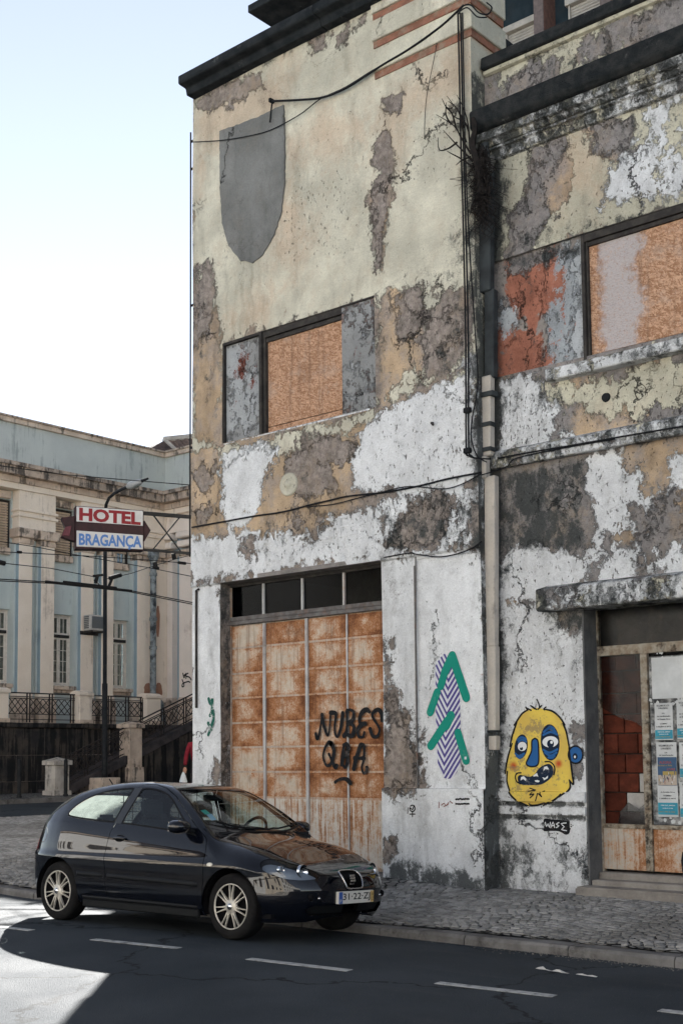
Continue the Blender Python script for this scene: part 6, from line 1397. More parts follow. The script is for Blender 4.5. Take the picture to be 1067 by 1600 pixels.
# B pillar cover (black)
mb = MB(); n = 10
for i in range(n + 1):
    z = 1.005 + .365 * i / n; sa = 2.380 - .078 * i / n; sb = 2.475 - .068 * i / n
    mb.v += [cw(sa, -(ysurf(sa, z) + .003), z), cw(sb, -(ysurf(sb, z) + .003), z)]
for i in range(n): mb.f.append((2 * i, 2 * i + 1, 2 * i + 3, 2 * i + 2))
build('pillar_cover', mb, flat('satin_black_pillar', (.02, .022, .026), .35), CAR, smooth=True, fix=False)
# headlight innards
for sd_ in (-1, 1):
    for (y, z, dr_, rr, nm) in ((.51, .632, .07, .060, 'headlight'), (.665, .645, .06, .034, 'indicator_lamp')):
        sx = on_body(y, z) + (.050 if y < .6 else .065); c = cw(sx, sd_ * y, z)
        H_ = build(nm, MB().lathe([(.0, -.055), (rr * .5, -.045), (rr * .85, -.02), (rr, .0), (rr * 1.04, .001), (rr * 1.05, -.03)], c, 'X', 24), M_refl, CAR, smooth=True, fix=False)
        build('bulb', MB().lathe([(.0, -.012), (.010, -.016), (.012, -.05)], c, 'X', 10), M_lampw, H_, smooth=True, fix=False)
for sd_ in (-1, 1):
    build('fog_lamp', MB().lathe([(.0, .022), (.018, .02), (.030, .01), (.034, -.01)], cw(on_body(.52, .41) , sd_ * .52, .41), 'X', 16), M_inner, CAR, smooth=True, fix=False); build('tow_cover', MB().lathe([(.0, .012), (.010, .010), (.014, -.01)], cw(on_body(.45, .40), sd_ * .45, .40), 'X', 10), M_chrome, CAR, smooth=True, fix=False)
# number plate
M_plate = flat('plate_white', (.58, .57, .53), .45, var=.04); M_plateb = flat('plate_blue', (.03, .09, .32), .45); M_platey = flat('plate_yellow', (.50, .34, .12), .45); M_ink = flat('plate_ink', (.012, .012, .014), .5)
sp_ = on_body(0, .40) - .018; pz0, pz1 = .345, .455
PL = build('number_plate', MB().prism([(-.26, pz0), (.26, pz0), (.26, pz1), (-.26, pz1)], lambda p: cw(sp_ - .008, p[0], p[1]), lambda p: cw(sp_ + .03, p[0], p[1])), M_plate, CAR, bev=.003)
for (a, b, m_) in ((-.258, -.205, M_plateb), (.212, .258, M_platey)): build('plate_band', MB().prism([(a, pz0 + .003), (b, pz0 + .003), (b, pz1 - .003), (a, pz1 - .003)], lambda p: cw(sp_ - .0095, p[0], p[1]), lambda p: cw(sp_ - .006, p[0], p[1])), m_, PL)
text_part('plate_lettering', '31·22·ZJ', .405 * SC, .078 * SC, cw(sp_ - .0100, .002, .40), (0, 1, 0), (0, 0, 1), M_ink, PL, .012)
text_part('plate_lettering', 'P', .022, .03, cw(sp_ - .0105, -.232, .372), (0, 1, 0), (0, 0, 1), M_plate, PL, .01); text_part('plate_lettering', '04', .03, .03, cw(sp_ - .0105, .235, .42), (0, 1, 0), (0, 0, 1), M_ink, PL, .0); text_part('plate_lettering', '12', .03, .03, cw(sp_ - .0105, .235, .38), (0, 1, 0), (0, 0, 1), M_ink, PL, .0)
# cabin
def seat(y, s):
    mb = MB(); 
    x0 = cw(s, 0, 0)[0]
    o = build('seat', MB().prism([(0, .30), (.02, .47), (.10, .50), (.50, .46), (.52, .32)], lambda p: (x0 + p[0] - .5, CARY + y - .24, p[1]), lambda p: (x0 + p[0] - .5, CARY + y + .24, p[1])), M_seat, CAR, bev=.04, seg=2)
    build('seat_back', MB().prism([(-.02, .42), (-.16, 1.02), (-.10, 1.05), (-.02, 1.0), (.10, .50)], lambda p: (x0 + p[0] - .45, CARY + y - .23, p[1]), lambda p: (x0 + p[0] - .45, CARY + y + .23, p[1])), M_seat, o, bev=.04, seg=2, smooth=False)
    build('headrest', MB().prism([(-.19, 1.06), (-.21, 1.22), (-.17, 1.25), (-.12, 1.22), (-.10, 1.07)], lambda p: (x0 + p[0] - .45, CARY + y - .13, p[1]), lambda p: (x0 + p[0] - .45, CARY + y + .13, p[1])), M_seat, o, bev=.03, seg=2)
seat(-.36, 1.75); seat(.36, 1.75)
xr = cw(2.9, 0, 0)[0]
build('rear_seat', MB().prism([(-.02, .35), (-.20, .92), (-.12, .95), (.10, .5), (.45, .45), (.45, .32)], lambda p: (xr + p[0], CARY - .60, p[1]), lambda p: (xr + p[0], CARY + .60, p[1])), M_seat, CAR, bev=.03, seg=2)
for y in (-.32, .32): build('rear_headrest', MB().box(xr - .25, xr - .16, CARY + y - .11, CARY + y + .11, .95, 1.07), M_seat, CAR, bev=.03, seg=2)
xd = cw(1.25, 0, 0)[0]
build('dashboard', MB().prism([(.16, .95), (-.02, .945), (-.24, .90), (-.30, .84), (-.28, .62), (.1, .5)], lambda p: (xd + p[0], CARY - .68, p[1]), lambda p: (xd + p[0], CARY + .68, p[1])), M_dash, CAR, bev=.03, seg=2)
c = Vector(cw(1.62, .36, .93)); ax = Vector((-.90, 0, .42)).normalized(); a_ = Vector((0, 1, 0)); b_ = ax.cross(a_)
ST_ = build('steering_wheel', MB().tube([c + (a_ * math.cos(t) + b_ * math.sin(t)) * .18 for t in np.linspace(0, 2 * math.pi, 28)], .016, 8, cap=False), M_trim, CAR, smooth=True)
build('steering_hub', MB().obox(c - a_ * .16, c + a_ * .16, .06, .03, ax).obox(c, c + b_ * (-.16 if b_.z > 0 else .16), .05, .03, ax).tube([c, c - ax * .25], .04, 8), M_trim, ST_)
build('rear_view_mirror', MB().box(cw(1.88, 0, 0)[0] - .01, cw(1.88, 0, 0)[0] + .03, CARY - .12, CARY + .12, 1.235, 1.295).box(cw(1.86, 0, 0)[0], cw(1.86, 0, 0)[0] + .02, CARY - .01, CARY + .01, 1.29, 1.36), M_trim, CAR, bev=.012)
# load guard mesh behind the rear seat
mb = MB(); xg = cw(2.62, 0, 0)[0]
for k in range(9): y = CARY - .52 + k * .13; mb.box(xg - .003, xg + .003, y - .003, y + .003, .90, 1.33)
for k in range(5): z = .93 + k * .09; mb.box(xg - .0035, xg + .0035, CARY - .56, CARY + .56, z - .003, z + .003)
build('load_guard', mb, M_trim, CAR)
# sticker and wipers
ps = P(0, 0, D=1); stk = [(1.40, -.56), (1.47, -.56), (1.47, -.49), (1.40, -.49)]
def wspt(s, y, off=-.006):
    i = int(np.argmin(np.abs(ss - s))); a = G[i, NA + NB_:]; z = float(np.interp(abs(y), a[::-1, 0], a[::-1, 1])); p = Vector(cw(s, y, z)); return p + Vector((.5, 0, .86)) * off
build('sticker', MB().add([wspt(s, y, -.010) for s, y in stk], [(0, 1, 2, 3)]), flat('green_sticker', (.05, .36, .30), .6), CAR, fix=False); build('sticker', MB().add([wspt(s - .085, y, -.010) for s, y in stk], [(0, 1, 2, 3)]), flat('pale_blue_sticker', (.30, .45, .60), .6), CAR, fix=False)
for (y0, y1) in ((-.58, .05), (.02, .60)):
    build('wiper', MB().tube([wspt(1.115 + .2 * (y / .7) ** 2, y, .015) for y in np.linspace(y0, y1, 8)], .009, 6), M_trim, CAR)
build('aerial', MB().tube([cw(3.3, -.0, 1.31), cw(3.46, 0, 1.47)], .006, 6), M_trim, CAR)
CAR.rotation_euler = (-.052, 0, .036); CAR.location.z = -.047
# ------------------------------------------------------------------ spray and paste-ups on the walls (flat print: thin sheets on the plaster)
def lift_on(Y, rel, d):
    def f(x, z): return (x, Y - float(rel(np.array([x]), np.array([z]))[0]) - d, z)
    return f
def px_to(Y): 
    return lambda x, y: (lambda a: (a.x, a.z))(P(x, y, Y=Y))
def worn_paint(name, c, wear=.55, under=(.45, .45, .44), var=.2):
    t = NT(name, .7); a = t.noise(t.pos, 7, 10, .75); b = t.noise(t.pos, 45, 5, .75); k = t.mix(t.noise(t.pos, 3, 5, .6), tuple(x * (1 - var) for x in c), tuple(x * (1 + var) for x in c))
    k = t.mix(t.math('MULTIPLY', t.step(t.math('ADD', a, t.math('MULTIPLY', b, .35)), .74, .80), wear), k, under); t.col(k); t.bump(b, .002); return t.m
M_spblack = worn_paint('sprayed_black', (.013, .014, .016), .5, (.12, .10, .09)); M_yel = worn_paint('graffiti_yellow', (.70, .53, .09), .75, (.34, .27, .14)); M_gblue = worn_paint('graffiti_blue', (.025, .11, .30), .3, (.02, .04, .09)); M_navy = worn_paint('graffiti_navy', (.012, .022, .045), .2); M_gwhite = worn_paint('graffiti_white', (.72, .74, .75), .3, (.4, .4, .4)); 
M_green = worn_paint('paste_up_green', (.012, .235, .175), .15, (.3, .35, .33), .06); M_indigo = worn_paint('paste_up_indigo', (.085, .070, .245), .2, (.5, .5, .5), .06); M_pwhite = worn_paint('paste_up_white', (.62, .64, .67), .2, (.4, .4, .4), .05)
# NUBES QBA on the garage door
dz = lambda x, y: (lambda a: (a.x, a.z))(P(470 + x / 7.113, 1080 + y / 7.113, Y=YD - .03))
fz = lambda x, z: (x, YD - .0305, z)
strokes = [[(165, 470), (180, 525), (205, 480), (235, 260)], [(235, 260), (255, 380), (295, 490), (315, 440), (333, 240)], [(333, 240), (370, 240), (390, 260), (375, 400), (385, 480), (410, 500), (445, 400), (465, 245)],
           [(515, 215), (512, 330), (510, 440), (480, 495)], [(505, 230), (545, 205), (588, 240), (575, 320), (530, 355), (520, 370)], [(530, 355), (585, 385), (590, 450), (560, 500), (500, 470)],
           [(760, 230), (735, 205), (690, 225), (655, 290), (655, 350), (715, 360)], [(715, 360), (670, 375), (635, 430), (645, 505), (690, 505), (705, 460)],
           [(905, 320), (895, 240), (855, 205), (805, 235), (800, 290), (850, 370), (875, 430), (850, 500), (800, 500), (770, 420)],
           [(335, 590), (315, 565), (275, 620), (250, 720), (275, 810), (315, 825), (355, 760), (370, 660), (340, 580)], [(315, 700), (345, 770), (380, 840), (400, 830)],
           [(480, 590), (470, 700), (455, 820)], [(475, 600), (510, 590), (530, 640), (500, 700), (480, 715)], [(480, 715), (520, 730), (520, 790), (495, 850), (470, 820)],
           [(590, 860), (620, 740), (660, 610), (685, 595), (705, 620), (700, 760), (680, 850), (700, 910), (730, 890), (735, 850)], [(600, 745), (700, 745)], [(385, 1010), (440, 975), (510, 980), (550, 1020)]]
mb = MB()
for i, s_ in enumerate(strokes):
    fz_ = (lambda i_: (lambda x, z: (x, YD - .0305 - .0003 * i_, z)))(i); ribbon(mb, spline([dz(*p) for p in s_], n=6), .062 if i not in (1, 0) else .05, fz_, lambda t: .8 + .25 * math.sin(t * 5 + i))
NUB = build('door_graffiti', mb, M_spblack, HA, fix=False)
# abstract green and striped figure
pw = px_to(YA); Z7 = lambda x, y: pw(640 + x / 6.957, 1000 + y / 6.957); relA = reliefA
LA = lambda d: lift_on(YA, lambda x, z: np.zeros_like(x) - .016 + .012 * np.sin(x * 1.7 + z) * np.sin(z * 1.1 - x * .4), d)
pill = [(370, 148), (320, 195), (272, 280), (258, 400), (262, 560), (272, 760), (278, 960), (280, 1200), (290, 1320), (325, 1440), (365, 1500), (410, 1512), (460, 1500), (505, 1440), (540, 1360), (546, 1180), (542, 900), (535, 620), (528, 400), (500, 300), (460, 220), (415, 165)]
ART = thing('striped_paste_up', None, None, (0, 0, 0)); bpy.data.objects.remove(ART)
def wallart(name, poly, d, mat, par, L): mb = MB(); polyfill(mb, poly, L(d)); return build(name, mb, mat, par, fix=False)
AR = wallart('striped_figure', [Z7(*p) for p in pill], .004, M_pwhite, HA, LA)
def clip_convex(poly, cl):
    out = poly; ar = sum(a[0] * b[1] - b[0] * a[1] for a, b in zip(cl, cl[1:] + cl[:1])); sg_ = 1 if ar > 0 else -1
    for a, b in zip(cl, cl[1:] + cl[:1]):
        inp, out = out, []
        side = lambda p: sg_ * ((b[0] - a[0]) * (p[1] - a[1]) - (b[1] - a[1]) * (p[0] - a[0]))
        for i, p in enumerate(inp):
            q = inp[(i + 1) % len(inp)]; sp1, sq1 = side(p), side(q)
            if sp1 >= 0: out.append(p)
            if sp1 * sq1 < 0: t = sp1 / (sp1 - sq1); out.append((p[0] + (q[0] - p[0]) * t, p[1] + (q[1] - p[1]) * t))
        if not out: return []
    return out
mb = MB()
for k in range(-4, 20):
    ay = 420 + k * 91; ax = 412 - (ay - 420) * .048
    for sgn, sl in ((-1, 2.05), (1, 1.72)):
        xo_ = ax + sgn * 240; yo_ = ay - 240 * sl
        q = clip_convex([(ax, ay), (xo_, yo_), (xo_, yo_ + 46), (ax, ay + 46)], pill)
        if len(q) > 2: polyfill(mb, [Z7(*p) for p in q], LA(.0055))
build('indigo_stripe', mb, M_indigo, AR, fix=False)
for i, (a, b, w_, lo) in enumerate((((455, 170), (604, 625), .108, .0072), ((450, 180), (370, 360), .108, .0075), ((365, 380), (330, 500), .100, .0073), ((290, 570), (215, 785), .100, .0070), ((440, 822), (390, 930), .108, .0075), ((400, 880), (225, 1150), .104, .0078), ((515, 1010), (604, 1310), .100, .0074))):
    mb = MB(); ribbon(mb, [Z7(*a), Z7((a[0] + b[0]) / 2, (a[1] + b[1]) / 2), Z7(*b)], w_, LA(lo)); build('green_bar', mb, M_green, AR, fix=False)
mb = MB(); polyfill(mb, [Z7(*p) for p in ((587, 1268), (610, 1268), (610, 1298), (587, 1298))], LA(.009)); build('tag_square', mb, M_pwhite, AR, fix=False)
# small stencils on the plinth
pd = lambda x, y: (lambda a: (a.x, a.z))(P(x, y, Y=YA - .05)); LD = lambda d: lift_on(YA, lambda x, z: np.zeros_like(x) + .045 + .012 * np.sin(x * 1.7 + z) * np.sin(z * 1.1 - x * .4), d)
mb = MB()
cxy = (645, 1263); ribbon(mb, [pd(cxy[0] + 4.2 * math.cos(t), cxy[1] + 5 * math.sin(t)) for t in np.linspace(-2.4, 3.2, 16)], .014, LD(.004)); ribbon(mb, [pd(645, 1268), pd(645, 1272), pd(645, 1276)], .014, LD(.0045)); ribbon(mb, [pd(641, 1272), pd(645, 1272), pd(649, 1272)], .014, LD(.005)); ribbon(mb, [pd(641, 1262), pd(645, 1265), pd(648, 1259)], .016, LD(.005)); ribbon(mb, [pd(638, 1262), pd(638, 1266), pd(637.5, 1271)], .010, LD(.004))
build('circle_stencil', mb, M_spblack, HA, fix=False)
for (x0, y0, x1, y1) in ((712, 1248.5, 733, 1248.5), (712, 1256, 733, 1256)):
    mb = MB()
    for k in range(7): a = x0 + (x1 - x0) * k / 7; ribbon(mb, [pd(a, y0 + random.uniform(-.6, .6)), pd(a + 1.1, y0 + random.uniform(-.6, .6)), pd(a + 2.3, y0)], .020, LD(.004 + .0002 * k))
    build('line_stencil', mb, M_spblack, HA, fix=False)
mb = MB()
for st in ([(686, 1254), (686, 1262)], [(690, 1258), (694, 1255), (697, 1259), (701, 1254)], [(694, 1260), (700, 1257)], [(703, 1252), (707, 1255)]): ribbon(mb, [pd(*p) for p in ([st[0], ((st[0][0] + st[-1][0]) / 2, (st[0][1] + st[-1][1]) / 2), st[-1]] if len(st) == 2 else st)], .012, LD(.004))
build('faded_stencil', mb, worn_paint('faded_red_spray', (.24, .10, .09), .8), HA, fix=False)
mb = MB()
for st in ([(327, 1092), (330, 1100), (333, 1092), (332, 1112)], [(329, 1118), (334, 1110), (334, 1125), (326, 1148)], [(326, 1130), (331, 1140)]): ribbon(mb, spline([pw(*p) for p in st], n=4), .05, lift_on(YA, reliefA, .005))
build('green_spray_patch', mb, worn_paint('dark_green_spray', (.02, .12, .09), .9, (.5, .5, .49)), HA, fix=False)
# yellow face on the lower house
pf_ = px_to(YB); Z8 = lambda x, y: pf_(770 + x / 6.669, 1080 + y / 6.667); LB = lambda d: (lambda x, z: (x, YB - float(reliefB(np.array([x]), np.array([z]))[0]) - d, z))
head = [(345, 190), (300, 235), (255, 300), (228, 345), (205, 460), (190, 560), (165, 640), (148, 720), (132, 850), (142, 930), (165, 1010), (195, 1070), (230, 1115), (300, 1165), (375, 1198), (450, 1190), (530, 1180), (590, 1160), (640, 1140), (720, 1078), (770, 1040), (795, 1000), (800, 960), (830, 965), (815, 860), (808, 760), (800, 660), (788, 560), (765, 450), (740, 350), (690, 270), (640, 225), (600, 208), (540, 192), (480, 172), (420, 178)]
hp = [Z8(*p) for p in head]; hx = np.array(hp); x0, z0 = hx.min(0) - .02; x1, z1 = hx.max(0) + .02
gx = np.arange(x0, x1, .015); gz = sorted(set(list(np.arange(z0, z1, .015)) + [z + d for z in zmB for d in (-.0025, .0025) if z0 < z < z1])); 
GX, GZ = np.meshgrid(gx, gz); V3 = np.stack([GX.ravel(), GZ.ravel(), np.zeros(GX.size), np.zeros(GX.size), np.zeros(GX.size), np.zeros(GX.size), np.zeros(GX.size)], 1); nx = len(gx)
F3 = [(j * nx + i, j * nx + i + 1, (j + 1) * nx + i + 1, (j + 1) * nx + i) for j in range(len(gz) - 1) for i in range(nx - 1)]
(ha, hf), _ = clip(V3, F3, sdf_poly(V3[:, :2], hx)); ha, hf = compact(ha, hf)
vv = np.stack([ha[:, 0], YB - reliefB(ha[:, 0], ha[:, 1]) - .004, ha[:, 1]], 1)
# blushed cheeks are printed with the yellow: two soft red spots
t = NT('graffiti_yellow_cheeks', .7); a_ = t.noise(t.pos, 6, 10, .75); b_ = t.noise(t.pos, 42, 5, .75); n_ = t.noise(t.pos, 2.5, 4, .55)
k = t.mix(t.step(n_, .35, .65), (.74, .56, .10), (.62, .44, .10)); chk = t.math('ADD', t.attr('cheek'), t.math('MULTIPLY', t.math('SUBTRACT', b_, .5), .25)); k = t.mix(t.step(chk, .1, .95), k, (.50, .06, .02)); k = t.mix(t.math('MULTIPLY', t.step(t.math('ADD', a_, t.math('MULTIPLY', b_, .35)), .72, .79), .75), k, (.26, .20, .12)); t.col(k); t.bump(b_, .003)
me = mesh('painted_face', (vv - np.array(wloc(HB))).tolist(), hf); FACE = put('painted_face', me, t.m, HB)
ck = np.zeros(len(ha))
for (cx0, cy0, r) in ((212, 780, .085), (680, 755, .075)): c = Z8(cx0, cy0); ck = np.maximum(ck, np.clip(1 - np.hypot(ha[:, 0] - c[0], ha[:, 1] - c[1]) / r, 0, 1))
me.attributes.new('cheek', 'FLOAT', 'POINT').data.foreach_set('value', ck.astype(np.float32))
def ell(cx, cy, rx, ry, rot=0, n=28, e=1.0): return [(cx + rx * math.cos(a) * math.cos(rot) - ry * math.sin(a) * math.sin(rot), cy + rx * math.cos(a) * math.sin(rot) + ry * math.sin(a) * math.cos(rot)) for a in np.linspace(0, 2 * math.pi, n, endpoint=False)]
def art(name, pts, d, mat): mb = MB(); polyfill(mb, [Z8(*p) for p in pts], LB(d)); return build(name, mb, mat, FACE, fix=False)
def ink(name, pts, wd, d, closed=False, mat=None, tp=None):
    mb = MB(); q = spline(pts + ([pts[0]] if closed else []), False, 6); ribbon(mb, [Z8(*p) for p in q], wd, LB(d), tp); return build(name, mb, mat or M_spblack, FACE, fix=False)
art('eye_socket', ell(595, 533, 98, 190, -.05), .006, M_navy); art('eye_socket', ell(292, 578, 68, 130, .14), .006, M_navy)
for q in (([(530, 425), (590, 385), (655, 425)], [(525, 455), (600, 425), (670, 450)], [(525, 610), (590, 640), (670, 605)], [(540, 640), (600, 672), (660, 640)], [(575, 690), (610, 695), (640, 675)], [(560, 400), (600, 372), (640, 395)]), ([(255, 505), (300, 480), (345, 500)], [(265, 530), (300, 505), (345, 525)], [(232, 650), (270, 675), (325, 650)], [(245, 675), (275, 692), (310, 675)])):
    for s_ in q: ink('eye_shade', s_, .024, .0072, mat=M_gblue)
art('eye_white', ell(597, 527, 82, 58, -.08), .0085, M_gwhite); art('eye_white', ell(305, 575, 46, 48, .3), .0085, M_gwhite)
art('pupil', ell(600, 548, 36, 42), .010, M_navy); art('pupil', ell(297, 598, 17, 18), .010, M_navy); art('eye_glint', ell(612, 532, 14, 16), .0115, M_gwhite); art('eye_glint', ell(293, 583, 7, 7), .0115, M_gwhite)
nose = [(437, 490), (405, 520), (400, 620), (370, 690), (345, 750), (375, 782), (440, 782), (472, 745), (475, 640), (468, 520)]
nq = spline(nose, True, 5); art('nose', nq, .006, M_gblue); ink('nose_line', nose, .018, .0075, True)
mouth = [(255, 900), (270, 960), (330, 978), (420, 978), (500, 970), (570, 930), (620, 870), (622, 800), (590, 760), (540, 765), (480, 800), (430, 865), (380, 890), (320, 880), (280, 872)]
art('mouth', spline(mouth, True, 5), .006, M_navy); ink('smile_line', [(290, 850), (250, 855), (232, 890), (245, 940), (285, 965)], .016, .0075); ink('smile_line', [(540, 735), (590, 735), (630, 770), (642, 815), (630, 870)], .016, .0075)
for tth in ([(290, 895), (320, 885), (346, 915), (340, 935), (312, 915), (285, 930)], [(415, 880), (455, 850), (470, 890), (445, 885), (420, 890)], [(530, 790), (560, 780), (582, 815), (560, 815), (545, 810), (522, 832)], [(510, 895), (540, 905), (570, 878), (568, 905), (530, 928)], [(430, 930), (460, 925), (485, 935), (470, 950), (440, 945)]): art('tooth', tth, .0078, M_gwhite)
art('ear', ell(860, 662, 76, 88), .006, M_gblue); art('ear_hole', ell(855, 680, 26, 34), .0075, M_navy); art('ear_glint', ell(853, 684, 10, 14), .009, M_gwhite)
ink('ear_line', ell(860, 662, 76, 90, 0, 12), .018, .0078, True)
for s_ in ([(365, 195), (300, 240), (230, 345), (222, 350)], [(250, 325), (205, 450), (175, 575)], [(200, 545), (165, 650), (140, 760), (128, 855)], [(150, 835), (145, 940), (180, 1050), (235, 1118), (300, 1165), (385, 1205)], [(370, 1172), (400, 1190), (460, 1186), (530, 1165)], [(515, 1205), (540, 1175), (620, 1150), (690, 1100), (715, 1072)], [(700, 1100), (770, 1045), (800, 1000), (795, 930)], [(790, 925), (835, 970), (822, 860), (805, 720), (790, 590)], [(795, 600), (765, 430), (730, 335), (750, 350)], [(750, 350), (690, 265), (620, 208), (545, 190)]):
    ink('outline', s_, .022, .0065, tp=lambda t: .75 + .3 * math.sin(t * 3.1))
for s_ in ([(345, 165), (365, 190), (350, 180)], [(345, 170), (400, 200)], [(395, 150), (420, 165), (455, 190)], [(405, 160), (440, 185)], [(460, 85), (480, 130), (488, 175)], [(510, 150), (490, 170), (470, 190)], [(555, 165), (530, 185), (540, 195)]): ink('hair_tuft', s_, .016, .0068)
for s_ in ([(365, 1045), (430, 1035), (395, 1080), (440, 1070), (400, 1110)], [(455, 1140), (470, 1090), (480, 1065), (520, 1100), (500, 1060), (535, 1040)], [(380, 1010), (440, 1030)]): ink('chin_tuft', s_, .014, .0068)
# black tag below it
tagp = [(530, 1330), (600, 1335), (690, 1340), (790, 1345), (800, 1400), (800, 1470), (760, 1495), (690, 1460), (600, 1455), (530, 1455), (540, 1400)]
mb = MB(); polyfill(mb, [Z8(*p) for p in spline(tagp, True, 4)], LB(.005)); TG = build('name_tag', mb, M_spblack, HB, fix=False)
mb = MB()
for st in ([(548, 1365), (560, 1410), (575, 1380), (590, 1420), (600, 1365)], [(605, 1420), (628, 1362), (645, 1420)], [(612, 1402), (640, 1398)], [(690, 1368), (660, 1385), (690, 1402), (662, 1420)], [(765, 1372), (710, 1380), (745, 1412), (715, 1440), (768, 1452)]): ribbon(mb, [Z8(*p) for p in spline(st, False, 2)], .011, LB(.007))
build('tag_lettering', mb, M_gwhite, TG, fix=False)
mb = MB()
for k in range(22):
    a = random.random() * 6.28; ribbon(mb, [Z8(665 + 150 * math.cos(a), 1400 + 85 * math.sin(a)), Z8(667 + 150 * math.cos(a), 1401 + 85 * math.sin(a))], random.uniform(.006, .016), LB(.0052))
build('tag_spatter', mb, M_spblack, TG, fix=False)

# ------------------------------------------------------------------ posters on the shop door
M_pp = worn('poster_paper', (.58, .60, .60), (.50, .52, .52), 5, .85, .002, .5, (.30, .29, .27), .58); M_cyan = worn('poster_blue', (.055, .30, .40), (.05, .26, .36), 6, .8, .001, .3, (.3, .4, .42)); M_pink2 = flat('poster_dull_red', (.30, .09, .09), .8); M_sea = flat('poster_slate', (.06, .11, .19), .8); M_sand = flat('poster_sand', (.42, .36, .30), .8); M_must = flat('poster_mustard', (.36, .28, .10), .8)
YP = YS - .045
build('pasted_backing', MB().box(xm1 + .005, xe, YS - .012, YS + .002, zb0 + .03, zt0 - .04), worn('torn_paper_layers', (.48, .49, .48), (.05, .055, .06), 9, .9, .004, .7, (.05, .05, .055), .47), HB)
def poster(px0, py0, px1, py1, lbl, kind, tilt=0.0):
    a, b = P(px0, py0, Y=YP), P(px1, py1, Y=YP); W_, H_ = b.x - a.x, a.z - b.z; t = thing('poster', lbl, 'poster', (a.x, YP, b.z), 'posters pasted on the shop door'); yq = YP + random.uniform(.006, .018)
    n = 6; mb = MB()
    for j in range(n + 1):
        for i in range(n + 1): mb.v.append((a.x + W_ * i / n, yq - .004 * math.sin(i * 1.3 + j * .9) * (1 if 0 < i < n else .3), b.z + H_ * j / n))
    for j in range(n):
        for i in range(n): mb.f.append((j * (n + 1) + i, j * (n + 1) + i + 1, (j + 1) * (n + 1) + i + 1, (j + 1) * (n + 1) + i))
    build('sheet', mb, M_pp, t, fix=False, smooth=True)
    R_ = lambda nm, u0, u1, v0, v1, m_, d=.007: build(nm, MB().add([(a.x + W_ * u0, yq - d, b.z + H_ * v0), (a.x + W_ * u1, yq - d, b.z + H_ * v0), (a.x + W_ * u1, yq - d, b.z + H_ * v1), (a.x + W_ * u0, yq - d, b.z + H_ * v1)], [(0, 1, 2, 3)]), m_, t, fix=False)
    T_ = lambda s_, u, v, wu, hv, m_=None: text_part('lettering', s_, W_ * wu, H_ * hv, (a.x + W_ * u, yq - .009, b.z + H_ * v), (1, 0, 0), (0, 0, 1), m_ or M_ink, t, .015)
    if kind != 'blank': R_('blue_band', .02, .98, .03, .27 if kind == 'text' else .19, M_cyan)
    if kind == 'text':
        T_('RECLAMA DE LUTA', .5, .93, .7, .045); T_('E PROTESTO', .5, .86, .5, .045); T_('DIA', .5, .72, .14, .03); T_('da manifestação', .52, .64, .74, .05); T_('da Estação Nova', .52, .56, .72, .05); T_('SETEMBRO', .5, .44, .40, .035); T_('a saúde e a terra', .5, .37, .80, .05)
        T_('VEM DAÍ, AMIGO', .5, .22, .7, .045, M_gwhite); T_('junta-te a nós', .5, .155, .5, .04, M_gwhite); T_('contra a falta de meios', .45, .09, .8, .035, M_must)
    if kind == 'picture':
        T_('RECLAMA DE LUTA', .5, .955, .7, .025); T_('E PROTESTO', .5, .915, .5, .025); T_('DIA', .5, .86, .14, .018); T_('da manifestação', .5, .825, .70, .025)
        R_('picture', .06, .99, .42, .80, M_sea); R_('picture_sand', .07, .98, .425, .56, M_sand, .008); R_('picture_band', .30, .98, .56, .61, M_must, .008)
        T_('ALEGRIA', .45, .73, .6, .035, M_pink2); T_('Encontro e festa', .42, .69, .7, .022, M_must); T_('LIVRE', .72, .635, .4, .03, M_pink2)
        for k in range(34):
            u, v, h = random.uniform(.08, .94), random.uniform(.43, .57), random.uniform(.018, .05); R_('figure', u, u + random.uniform(.015, .035), v, v + h, random.choice([M_ink, M_pink2, M_sea, M_must, M_gwhite]), .0085 + k * .00003)
        T_('da Estação Nova', .52, .33, .7, .022); T_('SETEMBRO', .5, .285, .40, .018); T_('a saúde e a terra', .5, .25, .80, .022)
        T_('VEM DAÍ, AMIGO', .5, .155, .7, .022, M_gwhite); T_('junta-te a nós', .5, .115, .5, .02, M_gwhite); T_('contra a falta de meios', .45, .07, .8, .018, M_must)
    return t
poster(1016, 1028, 1075, 1090, 'blank whitish torn sheet, biggest and topmost on the shop door', 'blank'); poster(1021, 1099, 1051, 1156, 'text poster with blue foot, upper left of the pasted rows', 'text'); poster(1055, 1094, 1087, 1154, 'text poster with blue foot cut by the picture edge, upper row', 'text')
poster(1023, 1160, 1058.5, 1277, 'tall poster with a colour picture of a crowd on a beach', 'picture'); poster(1059.5, 1160, 1094, 1216, 'text poster cut by the picture edge, right of the crowd picture', 'text'); poster(1060, 1222, 1095, 1279, 'lowest text poster cut by the picture edge', 'text')
mb = MB()
for k in range(40):
    x = random.uniform(xm1 + .01, xm1 + .5); z = random.choice([P(1030, 1280, Y=YP).z, P(1030, 1095, Y=YP).z, P(1030, 1025, Y=YP).z]) + random.gauss(0, .025); r = random.uniform(.01, .035); a = random.random() * 6
    mb.add([(x + r * random.uniform(.5, 1) * math.cos(a + i * 1.26), YS - .020 - random.random() * .006, z + r * random.uniform(.5, 1) * math.sin(a + i * 1.26)) for i in range(5)], [(0, 1, 2, 3, 4)])
o = build('paper_shreds', mb, M_pp, HB, fix=False); o['kind'] = 'stuff'
